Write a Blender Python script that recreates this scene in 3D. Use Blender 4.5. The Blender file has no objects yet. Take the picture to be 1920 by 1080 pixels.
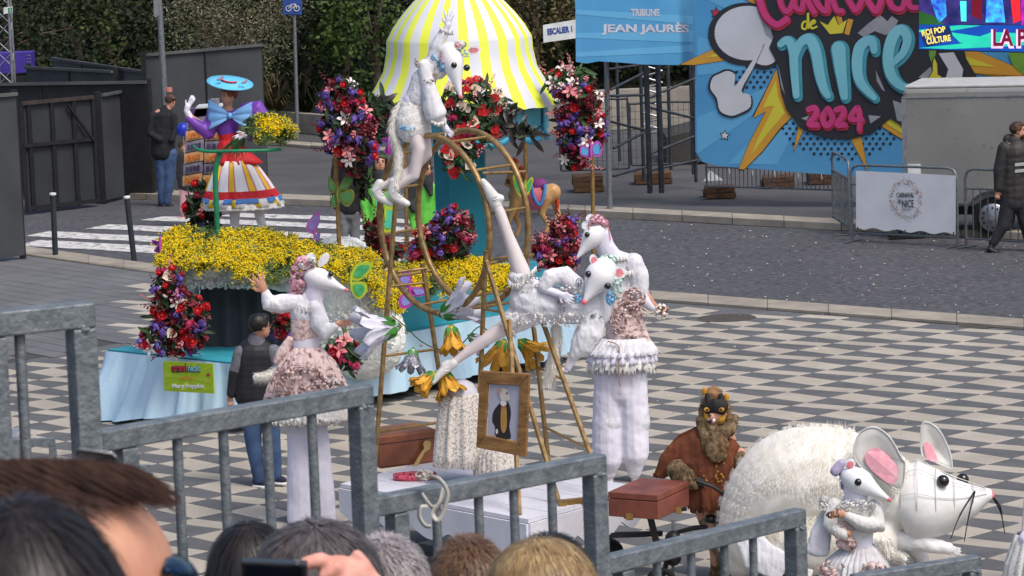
import bpy, math, random
import numpy as np
from mathutils import Vector, Matrix
rnd = random.Random(7)
SC = bpy.context.scene
COL = SC.collection
# ---------------------------------------------------------------- camera
FPX, PITCH, ROLL, CAMH = 6050.0, math.radians(7.3), math.radians(-2.1), 5.3
cr, sr, cp, sp = math.cos(ROLL), math.sin(ROLL), math.cos(PITCH), math.sin(PITCH)
RIGHT = Vector((cr, sr*sp, sr*cp)); UP = Vector((-sr, cr*sp, cr*cp)); FWD = Vector((0, cp, -sp))
cam = bpy.data.cameras.new('camera'); camo = bpy.data.objects.new('camera', cam); COL.objects.link(camo)
camo.matrix_world = Matrix(((RIGHT.x, UP.x, -FWD.x, 0), (RIGHT.y, UP.y, -FWD.y, 0), (RIGHT.z, UP.z, -FWD.z, CAMH), (0, 0, 0, 1)))
cam.sensor_width = 36; cam.lens = FPX/1920*36; cam.clip_start = .2; cam.clip_end = 2000
cam.dof.use_dof = True; cam.dof.focus_distance = 27; cam.dof.aperture_fstop = 24
SC.camera = camo
# ---------------------------------------------------------------- light
SUN_EL, SUN_AZ = math.radians(56), math.radians(140)     # azimuth clockwise from +Y (north)
wd = bpy.data.worlds.new('World'); SC.world = wd; wd.use_nodes = True
nt = wd.node_tree; bg = nt.nodes['Background']; sky = nt.nodes.new('ShaderNodeTexSky')
sky.sky_type = 'NISHITA'; sky.sun_disc = False; sky.sun_elevation = SUN_EL; sky.sun_rotation = SUN_AZ
sky.air_density = 1.0; sky.dust_density = 4.0; sky.ozone_density = .6
nt.links.new(sky.outputs[0], bg.inputs[0]); bg.inputs[1].default_value = .15
sl = bpy.data.lights.new('sun', 'SUN'); sl.energy = 1.65; sl.angle = math.radians(20); sl.color = (1, .955, .9)
so = bpy.data.objects.new('sun', sl); COL.objects.link(so)
sd = Vector((math.sin(SUN_AZ)*math.cos(SUN_EL), math.cos(SUN_AZ)*math.cos(SUN_EL), math.sin(SUN_EL)))
so.rotation_euler = sd.to_track_quat('Z', 'Y').to_euler(); so.location = (0, 0, 30)
SC.view_settings.view_transform = 'Standard'; SC.view_settings.look = 'None'
SC.view_settings.exposure = .18; SC.view_settings.gamma = 1
SC.view_settings.use_curve_mapping = False
# ---------------------------------------------------------------- picture coordinates -> world
def ray(px, py):
    x = (px-960)/FPX; y = -(py-540)/FPX
    d = RIGHT*x + UP*y + FWD
    return d/d.y
def W(px, py, Y):
    d = ray(px, py); return Vector((d.x*Y, Y, CAMH+d.z*Y))
def gp(px, py, z=0.0):
    d = ray(px, py); Y = (z-CAMH)/d.z; return Vector((d.x*Y, Y, z))
class VPlane:                       # vertical plane through two plan points
    def __init__(s, a, b):
        s.a = Vector((a[0], a[1], 0)); u = Vector((b[0]-a[0], b[1]-a[1], 0)); s.u = u.normalized()
        n = Vector((s.u.y, -s.u.x, 0)); s.n = n if n.y < 0 else -n
    def __call__(s, px, py, off=0):
        d = ray(px, py); o = Vector((0, 0, CAMH)); a = s.a + s.n*off
        t = (a-o).dot(s.n)/d.dot(s.n); return o+d*t
    def px(s, px, py): return s(px, py)
class Frame:                        # picture-pixel frame at a depth: x right, y down, z away (all in pixels)
    def __init__(s, Y): s.Y = Y; s.s = Y/FPX
    def __call__(s, x, y, z=0): return W(x, y, s.Y+z*s.s)
def L(r, g, b, k=1.0):
    f = lambda c: ((c/255+.055)/1.055)**2.4 if c > 10 else c/255/12.92
    return (f(r)*k, f(g)*k, f(b)*k, 1)
# ---------------------------------------------------------------- materials
MATS = {}
def mat(name, c, c2=None, sc=6, rough=.7, metal=0, bump=0, bsc=None, spec=.4, lo=.35, hi=.65, stretch=None, sheen=0, emit=0, trans=0, alpha=1, detail=5, world=0):
    if name in MATS: return MATS[name]
    m = bpy.data.materials.new(name); m.use_nodes = True; t = m.node_tree; N = t.nodes; K = t.links.new
    b = N['Principled BSDF']; c = tuple(c); c2 = c2 or tuple(x*.8 for x in c[:3])+(1,)
    tc = N.new('ShaderNodeTexCoord'); vec = N.new('ShaderNodeNewGeometry').outputs['Position'] if world else tc.outputs['Object']
    if stretch:
        mp = N.new('ShaderNodeMapping'); mp.inputs['Scale'].default_value = stretch; K(vec, mp.inputs[0]); vec = mp.outputs[0]
    no = N.new('ShaderNodeTexNoise'); no.inputs['Scale'].default_value = sc; no.inputs['Detail'].default_value = detail; K(vec, no.inputs['Vector'])
    rp = N.new('ShaderNodeValToRGB'); rp.color_ramp.elements[0].position = lo; rp.color_ramp.elements[1].position = hi
    rp.color_ramp.elements[0].color = c2; rp.color_ramp.elements[1].color = c
    K(no.outputs['Fac'], rp.inputs[0]); out = rp.outputs[0]
    if world:                                     # stains, worn patches and slab to slab differences
        def mul(fac, lo_, hi_, c0_, src):
            q = N.new('ShaderNodeValToRGB'); q.color_ramp.elements[0].position = lo_; q.color_ramp.elements[1].position = hi_; q.color_ramp.elements[0].color = (c0_, c0_, c0_, 1); q.color_ramp.elements[1].color = (1, 1, 1, 1); K(fac, q.inputs[0])
            m2 = N.new('ShaderNodeMix'); m2.data_type = 'RGBA'; m2.blend_type = 'MULTIPLY'; m2.inputs['Factor'].default_value = 1; K(src, m2.inputs['A']); K(q.outputs[0], m2.inputs['B']); return m2.outputs['Result']
        n3 = N.new('ShaderNodeTexNoise'); n3.inputs['Scale'].default_value = .7; n3.inputs['Detail'].default_value = 8; K(vec, n3.inputs['Vector']); out = mul(n3.outputs['Fac'], .35, .6, .86, out)
        n4 = N.new('ShaderNodeTexNoise'); n4.inputs['Scale'].default_value = 13; n4.inputs['Detail'].default_value = 2; K(vec, n4.inputs['Vector']); out = mul(n4.outputs['Fac'], .27, .33, .72, out)
        oi = N.new('ShaderNodeObjectInfo'); out = mul(oi.outputs['Random'], 0, 1, .88, out)
    K(out, b.inputs['Base Color'])
    b.inputs['Roughness'].default_value = rough; b.inputs['Metallic'].default_value = metal; b.inputs['Specular IOR Level'].default_value = spec
    if sheen: b.inputs['Sheen Weight'].default_value = sheen
    if trans: b.inputs['Subsurface Weight'].default_value = trans; b.inputs['Subsurface Radius'].default_value = (.02, .012, .008)
    if emit: K(rp.outputs[0], b.inputs['Emission Color']); b.inputs['Emission Strength'].default_value = emit
    if bump:
        n2 = N.new('ShaderNodeTexNoise'); n2.inputs['Scale'].default_value = bsc or sc*4; n2.inputs['Detail'].default_value = 4; K(vec, n2.inputs['Vector'])
        bp = N.new('ShaderNodeBump'); bp.inputs['Strength'].default_value = min(1, bump); bp.inputs['Distance'].default_value = .01*max(1, bump)
        K(n2.outputs['Fac'], bp.inputs['Height']); K(bp.outputs[0], b.inputs['Normal'])
    MATS[name] = m; return m
# ---------------------------------------------------------------- objects
ORG = {}
def props(o, label=None, cat=None, group=None, kind=None):
    for k, v in (('label', label), ('category', cat), ('group', group), ('kind', kind)):
        if v: o[k] = v
    return o
def thing(name, label, cat, loc, group=None):
    o = bpy.data.objects.new(name, None); COL.objects.link(o); o.location = loc; o.empty_display_size = .1
    ORG[o.name] = Vector(loc); return props(o, label, cat, group)
def frames(pts):
    out = []
    for i, p in enumerate(pts):
        t = (pts[min(i+1, len(pts)-1)]-pts[max(i-1, 0)])
        t = t.normalized() if t.length > 1e-9 else Vector((0, 0, 1)); out.append(t)
    return out
def smooth(pts, n=6, closed=False):
    pts = [Vector(p) for p in pts]; out = []; m = len(pts)
    rng = range(m if closed else m-1)
    for i in rng:
        g = (lambda k: pts[k % m]) if closed else (lambda k: pts[max(0, min(m-1, k))])
        a, b, c, d = g(i-1), g(i), g(i+1), g(i+2)
        for k in range(n):
            t = k/n
            out.append(.5*((2*b)+(c-a)*t+(2*a-5*b+4*c-d)*t*t+(3*b-a-3*c+d)*t*t*t))
    if not closed: out.append(pts[-1])
    return out
class MB:
    def __init__(s): s.v = []; s.f = []; s.sm = []
    def add(s, vs, fs, sm=False):
        o = len(s.v); s.v += [Vector(v) for v in vs]; s.f += [[i+o for i in f] for f in fs]; s.sm += [sm]*len(fs); return s
    def poly(s, pts): return s.add(pts, [list(range(len(pts)))])
    def prism(s, pts, off):                          # polygon swept along an offset
        n = len(pts); off = Vector(off); a = [Vector(p) for p in pts]; b = [p+off for p in a]
        return s.add(a+b, [list(range(n))[::-1], list(range(n, 2*n))]+[[i, (i+1) % n, n+(i+1) % n, n+i] for i in range(n)])
    def box(s, c, sz, rot=None):
        c = Vector(c); h = [x/2 for x in sz]; vs = []
        for x in (-1, 1):
            for y in (-1, 1):
                for z in (-1, 1):
                    p = Vector((x*h[0], y*h[1], z*h[2])); vs.append(c+(rot@p if rot else p))
        return s.add(vs, [[0, 1, 3, 2], [4, 6, 7, 5], [0, 4, 5, 1], [2, 3, 7, 6], [0, 2, 6, 4], [1, 5, 7, 3]])
    def beam(s, a, b, w, h, up=(0, 0, 1)):            # box from a to b
        a = Vector(a); b = Vector(b); t = (b-a).normalized(); up = Vector(up)
        x = t.cross(up); x = x.normalized() if x.length > 1e-4 else Vector((1, 0, 0)); y = x.cross(t)
        vs = [p+x*(i*w/2)+y*(j*h/2) for p in (a, b) for i, j in ((-1, -1), (1, -1), (1, 1), (-1, 1))]
        return s.add(vs, [[3, 2, 1, 0], [4, 5, 6, 7]]+[[i, (i+1) % 4, 4+(i+1) % 4, 4+i] for i in range(4)])
    def tube(s, pts, r, n=8, closed=False, caps=True, flat=1.0, ax=None):
        pts = [Vector(p) for p in pts]; m = len(pts); rs = r if isinstance(r, (list, tuple)) else [r]*m
        if closed: ts = [(pts[(i+1) % m]-pts[i-1]).normalized() for i in range(m)]
        else: ts = frames(pts)
        x = ts[0].orthogonal().normalized() if ax is None else Vector(ax); vs = []
        for p, t, q in zip(pts, ts, rs):
            x = (x-t*x.dot(t)); x = x.normalized() if x.length > 1e-6 else t.orthogonal().normalized(); y = t.cross(x)
            vs += [p+(x*math.cos(2*math.pi*k/n)+y*math.sin(2*math.pi*k/n)*flat)*q for k in range(n)]
        fs = [[i*n+k, i*n+(k+1) % n, ((i+1) % m)*n+(k+1) % n, ((i+1) % m)*n+k] for i in range(m if closed else m-1) for k in range(n)]
        s.add(vs, fs, True)
        if caps and not closed: s.add(vs[:n][::-1], [list(range(n))]); s.add(vs[-n:], [list(range(n))])
        return s
    def ell(s, c, rx, ry=None, rz=None, rot=None, n=12, m=8):
        c = Vector(c); ry = ry or rx; rz = rz or rx; vs = []; 
        for i in range(1, m):
            a = math.pi*i/m
            for k in range(n):
                b = 2*math.pi*k/n; p = Vector((rx*math.sin(a)*math.cos(b), ry*math.sin(a)*math.sin(b), rz*math.cos(a)))
                vs.append(c+(rot@p if rot else p))
        T = Vector((0, 0, rz)); vs += [c+(rot@T if rot else T), c-(rot@T if rot else T)]; t0 = (m-1)*n
        fs = [[i*n+k, (i+1)*n+k, (i+1)*n+(k+1) % n, i*n+(k+1) % n] for i in range(m-2) for k in range(n)]
        fs += [[t0, k, (k+1) % n] for k in range(n)]+[[t0+1, (m-2)*n+(k+1) % n, (m-2)*n+k] for k in range(n)]
        return s.add(vs, fs, True)
    def loft(s, secs, n=12, dep=None, caps=True):     # secs: (point, half width across the view, half depth)
        pts = [Vector(a[0]) for a in secs]; ts = frames(pts); dep = Vector(dep or (0, 1, 0)); vs = []; e2 = dep
        R = []
        for (p, w, d), t in zip(secs, ts):
            c = dep-t*dep.dot(t); e2 = c.normalized() if c.length > .25 else (e2-t*e2.dot(t)).normalized(); e1 = t.cross(e2).normalized()
            R.append((Vector(p), w, d, e1, e2, t))
        if caps:                                         # rounded ends
            def cap(r, sg):
                p, w, d, e1, e2, t = r; q = min(w, d)
                return [(p+t*sg*q*math.sin(a), w*math.cos(a), d*math.cos(a), e1, e2, t) for a in (1.35, .9, .45)]
            R = cap(R[0], -1)+R+cap(R[-1], 1)[::-1]
        m = len(R)
        for p, w, d, e1, e2, t in R: vs += [p+e1*w*math.cos(2*math.pi*k/n)+e2*d*math.sin(2*math.pi*k/n) for k in range(n)]
        s.add(vs, [[i*n+k, i*n+(k+1) % n, (i+1)*n+(k+1) % n, (i+1)*n+k] for i in range(m-1) for k in range(n)]
              + ([list(range(n))[::-1], list(range((m-1)*n, m*n))] if caps else []), True)
        return s
    def build(s, name, m, parent=None, loc=None, voxel=0, wrinkle=0, wsc=.06, bevel=0, solid=0, sub=0, hide=False):
        if loc is None: loc = ORG[parent.name] if parent else Vector((0, 0, 0))
        me = bpy.data.meshes.new(name); o0 = Vector(loc)
        me.from_pydata([tuple(v-o0) for v in s.v], [], s.f)
        if s.sm: me.polygons.foreach_set('use_smooth', s.sm)
        me.validate(); me.materials.append(m)
        o = bpy.data.objects.new(name, me); COL.objects.link(o)
        if parent: o.parent = parent
        else: o.location = o0
        ORG[o.name] = o0
        if voxel:
            r = o.modifiers.new('r', 'REMESH'); r.mode = 'VOXEL'; r.voxel_size = voxel; r.use_smooth_shade = True
            q = o.modifiers.new('s', 'SMOOTH'); q.factor = .5; q.iterations = 3
        if sub: q = o.modifiers.new('b', 'SUBSURF'); q.levels = sub; q.render_levels = sub
        if wrinkle:
            for k, (amp, z) in enumerate(((wrinkle*.5, wsc*1.5), (wrinkle*.14, wsc*.45))):
                tn = 'cloth_%d_%d' % (int(z*1000), k); tx = bpy.data.textures.get(tn) or bpy.data.textures.new(tn, 'CLOUDS')
                tx.noise_scale = z; tx.noise_depth = 1
                q = o.modifiers.new('d', 'DISPLACE'); q.texture = tx; q.texture_coords = 'LOCAL'; q.strength = amp*2; q.mid_level = .5
        if bevel: q = o.modifiers.new('v', 'BEVEL'); q.width = bevel; q.segments = 2; q.limit_method = 'ANGLE'
        if solid: q = o.modifiers.new('t', 'SOLIDIFY'); q.thickness = solid
        return o
def inst(me, name, M4, parent, m=None):
    o = bpy.data.objects.new(name, me); COL.objects.link(o); o.parent = parent
    o.matrix_local = Matrix.Translation(-ORG[parent.name])@M4 if parent else M4
    return o
def tagged(o, label, cat, group=None): return props(o, label, cat, group)
# text, fitted to its picture width at the end
TEXTS = []
def text(s, plane, x0, x1, yb, name, m, parent, off=.006, bold=.012, lift=.002, hpx=None, slope=None, vec=None):
    cu = bpy.data.curves.new(name, 'FONT'); cu.body = s; cu.size = 1; cu.extrude = lift; cu.offset = bold; cu.materials.append(m)
    o = bpy.data.objects.new(name, cu); COL.objects.link(o); o.parent = parent
    a = plane(x0, yb, off); b = plane(x1, yb+(slope or 0), off)
    TEXTS.append((o, a, b, plane, x0, yb, hpx, off, parent)); return o
def fit_texts():
    bpy.context.view_layer.update(); dg = bpy.context.evaluated_depsgraph_get(); out = []
    for o, a, b, plane, x0, yb, hpx, off, parent in TEXTS:
        w = o.dimensions.x or 1; h = o.dimensions.y or 1; u = (b-a); sx = u.length/w; u.normalize()
        top = plane(x0, yb-(hpx or 10), off); v = top-a
        sy = v.length/h if hpx else sx
        v = v-u*v.dot(u); v.normalize(); n = u.cross(v)
        me = bpy.data.meshes.new_from_object(o.evaluated_get(dg), depsgraph=dg)
        M4 = Matrix(((u.x*sx, v.x*sy, n.x, a.x), (u.y*sx, v.y*sy, n.y, a.y), (u.z*sx, v.z*sy, n.z, a.z), (0, 0, 0, 1)))
        me.transform(Matrix.Translation(-ORG[parent.name])@M4); nm = o.name; out.append((o, me, nm, parent))
    for o, me, nm, parent in out:
        bpy.data.objects.remove(o); q = bpy.data.objects.new('lettering', me); COL.objects.link(q); q.parent = parent
def stroke(mb, plane, pts, w, off, n=5, drift=.0004):     # flat brush stroke with round ends
    P = smooth([Vector((p[0], p[1], 0)) for p in pts], n); m = len(P)
    ws = w if isinstance(w, (list, tuple)) else [w]*len(pts)
    wi = [np.interp(i/(m-1)*(len(ws)-1), range(len(ws)), ws)/2 for i in range(m)]
    T = frames(P); Lf = [Vector((-t.y, t.x, 0)) for t in T]; q = lambda p, i: plane(p.x, p.y, off+i*drift)
    vs = []
    for i, (p, l, r) in enumerate(zip(P, Lf, wi)): vs += [q(p+l*r, i), q(p-l*r, i)]
    mb.add(vs, [[2*i, 2*i+1, 2*i+3, 2*i+2] for i in range(m-1)])
    for i, sg in ((0, -1), (m-1, 1)):
        p, l, r, t = P[i], Lf[i], wi[i], T[i]
        mb.poly([q(p+l*r*math.cos(a)+t*sg*r*math.sin(a), i) for a in [math.pi*k/6 for k in range(7)]])
# ================================================================= SETTING
STONE_D = mat('dark_paving', L(103, 104, 106), L(92, 93, 95), 3, .85, bump=.3, bsc=40, world=1)
STONE_L = mat('light_paving', L(183, 175, 162), L(169, 161, 149), 2, .85, bump=.3, bsc=40, world=1)
ROADM = mat('setts', L(98, 98, 103), L(68, 68, 74), 9, .85, bump=.9, bsc=26, stretch=(1, 2.2, 1), lo=.42, hi=.58, world=1)
ASPH = mat('asphalt', L(87, 86, 87), L(76, 76, 78), .9, .9, bump=.3, bsc=60, world=1)
PLANK = mat('grey_paving', L(112, 112, 114), L(100, 101, 104), 2.2, .8, bump=.2, bsc=30, world=1)
KERB = mat('kerb_stone', L(168, 159, 144), L(148, 141, 130), 3, .85, bump=.2, bsc=40, world=1)
PAINT = mat('road_paint', L(214, 212, 208), L(112, 112, 114), 7, .7, lo=.42, hi=.5, stretch=(1,3,1))
EARTH = mat('earth', L(58, 54, 44), L(40, 40, 30), 2, .95)
def zone(name, px, z, m, kind='structure'):
    mb = MB(); mb.poly([gp(x, y, z) for x, y in px]); return props(mb.build(name, m), kind=kind)
g = MB(); g.poly([(-400, -100, -.012), (400, -100, -.012), (400, 700, -.012), (-400, 700, -.012)]); props(g.build('ground', ASPH), kind='structure')
# polylines of the two kerbs (picture)
NEARK = [(-260, 428), (40, 464), (300, 500), (760, 521), (1220, 549), (1920, 603), (2300, 632)]
FARK = [(-100, 350), (200, 371), (350, 377), (620, 387), (1010, 401), (1470, 426), (1920, 450), (2300, 470)]
zone('road', NEARK+FARK[::-1], -.006, ROADM)
def strip(name, line, dy0, dy1, z, h, m, step=1.0):
    A = [gp(x, y+dy0, z) for x, y in line]; B = [gp(x, y+dy1, z) for x, y in line]
    base = MB()
    for i in range(len(line)-1): base.prism([A[i], A[i+1], B[i+1], B[i]], (0, 0, h*.85))
    o = props(base.build(name, mat('kerb_joint', L(104, 98, 90), rough=.9)), kind='structure')
    for i in range(len(line)-1):
        n = max(1, round((A[i+1]-A[i]).length/step))
        for k in range(n):
            a, b, c, d = A[i].lerp(A[i+1], k/n), A[i].lerp(A[i+1], (k+1)/n), B[i].lerp(B[i+1], (k+1)/n), B[i].lerp(B[i+1], k/n); e = (b-a)*.008; w = (a-d)*.02; up = Vector((0, 0, rnd.uniform(-.003, .003)))
            if topx(a.xy)[0] < -100 or topx(a.xy)[0] > 2050: continue
            mb = MB(); mb.prism([a+e+w+up, b-e+w+up, c-e-w+up, d+e-w+up], (0, 0, h)); mb.build('kerb_stone', m, o)
    return o
def topx(p):                       # plan point -> picture
    d = Vector((p[0], p[1], -CAMH)); f = d.dot(FWD); return 960+FPX*d.dot(RIGHT)/f, 540-FPX*d.dot(UP)/f
strip('far_kerb', FARK, -9, 0, 0, .1, KERB)
strip('near_kerb', NEARK, 0, 15, -.004, .03, KERB)
# checkered plaza: tiles of 0.29 x 0.58 m in alternating bands, rows taken from the photograph
fit_b = Vector((-.0393, -.0389))*CAMH; fit_a = Vector((.118, -.0365))*CAMH
TRI = [0, .22, .44, .22]
def vert(n, r): q = r+TRI[r % 4]-.22; return fit_a*n+fit_b*q
o_px = gp(1400+490/3.692, 560+172/3.692); O2 = Vector((o_px.x, o_px.y))-vert(0, 1)
plaza = MB(); plaza.poly([gp(x, y, -.008) for x, y in [(-500, 700), (0, 684), (240, 640), (330, 560), (760, 536), (1220, 564), (1920, 618), (2700, 668), (2700, 1700), (-500, 1700)]])
plaza = props(plaza.build('plaza_pavement', STONE_D), kind='structure'); 
def line_y(line, x): return np.interp(x, [p[0] for p in line], [p[1] for p in line])
def topx(p):                       # plan point -> picture
    d = Vector((p[0], p[1], -CAMH)); f = d.dot(FWD); return 960+FPX*d.dot(RIGHT)/f, 540-FPX*d.dot(UP)/f
def tile_quad(n, r): return [vert(n, r), vert(n, r+1)+fit_a*0, None, None]
cells = []
for r in range(-40, 110):
    for n in range(-90, 120):
        # light tile: top (n,r), left (n,r+1), right (n+1,r+1), bottom (n+1,r+2); dark: shifted one row
        if (r % 2) == 0: q = [vert(n, r), vert(n, r+1), vert(n+1, r+2), vert(n+1, r+1)]; light = 1
        else: q = [vert(n, r), vert(n, r+1), vert(n+1, r+2), vert(n+1, r+1)]; light = 0
        c = sum(q, Vector((0, 0)))/4+O2
        if c.y < 12 or c.y > 46: continue
        x, y = topx(c)
        if x < -500 or x > 2500 or y > 1250: continue
        lim = line_y([(-100, 700), (0, 688), (235, 650), (236, 530), (760, 540), (1220, 566), (1920, 622), (2300, 650)], x)
        if y < lim+3: continue
        cells.append((y, c, q, light, r % 4))
cells.sort(key=lambda k: -k[0])
PM = {}
for li in (0, 1):
    for t in range(4):
        pass
rest = {0: MB(), 1: MB()}; cnt = {0: 0, 1: 0}
def slab(pts, gap=.004, h=.012):
    c = sum(pts, Vector((0, 0)))/4; a = [p+(c-p).normalized()*gap*1.6 for p in pts]
    b = [p+(c-p).normalized()*gap*3 for p in pts]
    vs = [(p.x, p.y, -.008) for p in a]+[(p.x, p.y, h-.012) for p in a]+[(p.x, p.y, h-.008) for p in b]
    return vs, [[i, (i+1) % 4, 4+(i+1) % 4, 4+i] for i in range(4)]+[[4+i, 4+(i+1) % 4, 8+(i+1) % 4, 8+i] for i in range(4)]+[[8, 9, 10, 11]]
for y, c, q, light, t in cells:
    pass
    if cnt[light] < 150 and y < 1085 and -30 < x < 1950:
        k = (light, t)
        if k not in PM:
            vs, fs = slab([p-(c-O2) for p in q]); me = bpy.data.meshes.new('paving_tile'); me.from_pydata(vs, [], fs); me.materials.append(STONE_L if light else STONE_D); PM[k] = me
        o = bpy.data.objects.new('paving_tile', PM[k]); COL.objects.link(o); o.parent = plaza; o.location = (c.x, c.y, rnd.uniform(0, .0015)); cnt[light] += 1
    else:
        vs, fs = slab([p+O2 for p in q]); rest[light].add(vs, fs)
for li, m in ((0, STONE_D), (1, STONE_L)): props(rest[li].build('distant_paving_tiles', m, plaza), kind='stuff')
# plain grey paving of long slabs, left of the plaza
pl = MB(); pl.poly([gp(x, y, -.0065) for x, y in [(-260, 440), (40, 478), (300, 514), (400, 560), (240, 640), (0, 684), (-500, 700)]])
pl = props(pl.build('grey_pavement', mat('joint', L(70, 70, 72), rough=.9)), kind='structure')
sl1 = MB(); u = (gp(300, 512)-gp(40, 476)); u.z = 0; u.normalize(); v = Vector((-u.y, u.x, 0)); o = gp(40, 478)
for i in range(0, 34):
    for j in range(-9, 14):
        a = o-v*(.28*i+.02)+u*(.9*(j+(i % 3)*.33)); c = a+u*.45-v*.14; x, y = topx(c)
        if x < -80 or x > 420: continue
        if y > line_y([(-100, 700), (0, 681), (240, 637), (420, 600)], x) or y < line_y([(0, 476), (40, 481), (300, 517), (420, 522)], x): continue
        if x > 330 and y > 590: continue
        sl1.box(c+Vector((0, 0, rnd.uniform(-.001, .001)-.002)), (.888, .268, .01), Matrix.Rotation(math.atan2(u.y, u.x), 3, 'Z'))
props(sl1.build('paving_slabs', PLANK, pl), kind='stuff')
# tactile strip by the bollards
tc = MB()
for i in range(96):
    a = np.interp(i/96, [0, 1], [46, 310]); p = gp(a, 481+.135*(a-46)); q = gp(a+1.6, 481+.135*(a+1.6-46)); d = gp(a+1, 476+.135*(a-46))
    tc.box((p+d)/2+Vector((0, 0, .03)), (.012, .12, .006))
props(tc.build('tactile_ribs', KERB), kind='structure')
# zebra crossing
for i, (x0, y0, x1, y1, w) in enumerate([(52, 455, 760, 492, 11), (70, 438, 760, 470, 9), (182, 424, 780, 450, 8), (285, 409, 780, 431, 7), (430, 402, 800, 416, 6)]):
    mb = MB(); n = 14; A = []; B = []
    for k in range(n+1):
        t = k/n; x = x0+(x1-x0)*t; y = y0+(y1-y0)*t; A.append(gp(x+22, y-w/2+rnd.uniform(-.6, .6), .002)); B.append(gp(x-22, y+w/2+rnd.uniform(-.6, .6), .002))
    for k in range(n): mb.poly([A[k], B[k], B[k+1], A[k+1]])
    props(mb.build('crossing_stripe', PAINT), kind='structure')
# manholes
for x, y, r in ((1362, 596, .26), (1830, 611, .14)):
    mb = MB(); c = gp(x, y, .006); R2 = r*1.35
    mb.tube([c-Vector((0, 0, .008)), c], [R2, R2], 24); o = props(mb.build('manhole_cover', mat('cast_iron', L(84, 78, 70), L(60, 56, 50), 14, .7, bump=.5, bsc=60), loc=c), 'round cast iron manhole cover set in the checkered plaza' if r > .2 else 'small rusty drain lid in the light border of the plaza', 'manhole cover')
# confetti
mb = MB()
CF = [L(225, 222, 210), L(210, 205, 180), L(90, 180, 170), L(80, 110, 190)]
cf = [MB() for _ in CF]
for i in range(850):
    x = rnd.uniform(1000, 1930); yy = line_y(FARK, x)+2 + rnd.random()**1.2*145
    if i % 5 == 0: yy = rnd.uniform(560, 1000)
    c = gp(x, yy, .012+.004*rnd.random()); a = rnd.uniform(0, 3.1); s = rnd.uniform(.004, .012); u2 = Vector((math.cos(a), math.sin(a), 0))*s; v2 = Vector((-math.sin(a), math.cos(a), .3))*s*.8
    cf[rnd.choice([0, 0, 0, 1, 1, 1, 2, 3])].poly([c-u2-v2, c+u2-v2, c+u2+v2, c-u2+v2])
for m_, k, n in zip(cf, CF, ('white', 'cream', 'green', 'blue')): props(m_.build('confetti', mat('confetti_'+n, k, rough=.5)), kind='stuff', label='tiny %s confetti scattered over road and plaza' % n)
# ================================================================= BACKGROUND
Z = Vector((0, 0, 1))
HILLM = mat('undergrowth', L(42, 44, 30), L(24, 26, 18), 3, .95)
hl = MB(); prof = [(72, 0), (78, 1.5), (88, 6), (100, 11), (140, 14), (300, 14)]
for i in range(len(prof)-1):
    (a, b), (c, d) = prof[i], prof[i+1]; hl.poly([(-80, a, b-.02), (80, a, b-.02), (80, c, d-.02), (-80, c, d-.02)])
props(hl.build('planted_slope', HILLM), kind='structure')
LEAFM = {}
def leaf_mat(n, a, b): LEAFM[n] = mat('leaf_'+n, a, b, 1.3, .65, spec=.25, lo=.3, hi=.7); return LEAFM[n]
G1 = leaf_mat('dark', L(46, 58, 32), L(18, 26, 14)); G2 = leaf_mat('mid', L(70, 84, 42), L(30, 42, 22)); G3 = leaf_mat('olive', L(132, 130, 104), L(76, 78, 60)); G4 = leaf_mat('bright', L(80, 102, 46), L(40, 58, 26)); G5 = leaf_mat('brown', L(104, 92, 60), L(58, 50, 34))
BARK = mat('bark', L(104, 92, 76), L(66, 58, 48), 12, .9, bump=.6, bsc=50)
def leaves(c, R, n, size, mb, clumps=26, seed=0, elong=1.6, shell=.55):
    r = random.Random(seed); cc = []
    for _ in range(clumps):
        while True:
            p = Vector((r.uniform(-1, 1), r.uniform(-1, 1), r.uniform(-1, 1)))
            if shell < p.length < 1: break
        cc.append(Vector((p.x*R[0], p.y*R[1], p.z*R[2]))+c)
    for i in range(n):
        k = r.choice(cc); q = Vector((r.gauss(0, 1), r.gauss(0, 1), r.gauss(0, 1)))*min(R)*.21; p = k+q
        if p.z < .05: continue
        a = Vector((r.uniform(-1, 1), r.uniform(-1, 1), r.uniform(-.8, .6))).normalized()*size*r.uniform(.6, 1.3); b = a.orthogonal().normalized()
        b = (Matrix.Rotation(r.uniform(0, 6.3), 3, a)@b)*size*r.uniform(.6, 1.2)/elong
        mb.add([p-a*.5, p+b*.5, p+a*.5, p-b*.5], [[0, 1, 2, 3]])
def tree(name, lab, cat, base, R, hc, m, n, size, trunks=1, grp=None, seed=0, elong=1.6, clumps=26, tr=.12):
    t = thing(name, lab, cat, base, grp); r = random.Random(seed); c = Vector(base)+Z*hc
    for k in range(trunks):
        mb = MB(); top = c+Vector((r.uniform(-.4, .4)*R[0], r.uniform(-.3, .3), 0)); b0 = Vector(base)+Vector((r.uniform(-.1, .1), 0, 0))*trunks
        mid = (b0+top)/2+Vector((r.uniform(-.1, .1), 0, 0)); mb.tube(smooth([b0, mid, top]), list(np.linspace(tr, tr*.35, 13)), 7)
        for _ in range(5):
            e = c+Vector((r.uniform(-1, 1)*R[0], r.uniform(-1, 1)*R[1], r.uniform(-.3, 1)*R[2]))*.75; s0 = mid.lerp(top, r.random())
            mb.tube([s0, (s0+e)/2+Z*.1, e], [tr*.3, tr*.2, tr*.07], 5)
        mb.build('trunk', BARK, t)
    mb = MB(); leaves(c, R, n, size, mb, clumps, seed, elong); mb.build('crown', m, t)
    return t
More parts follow.
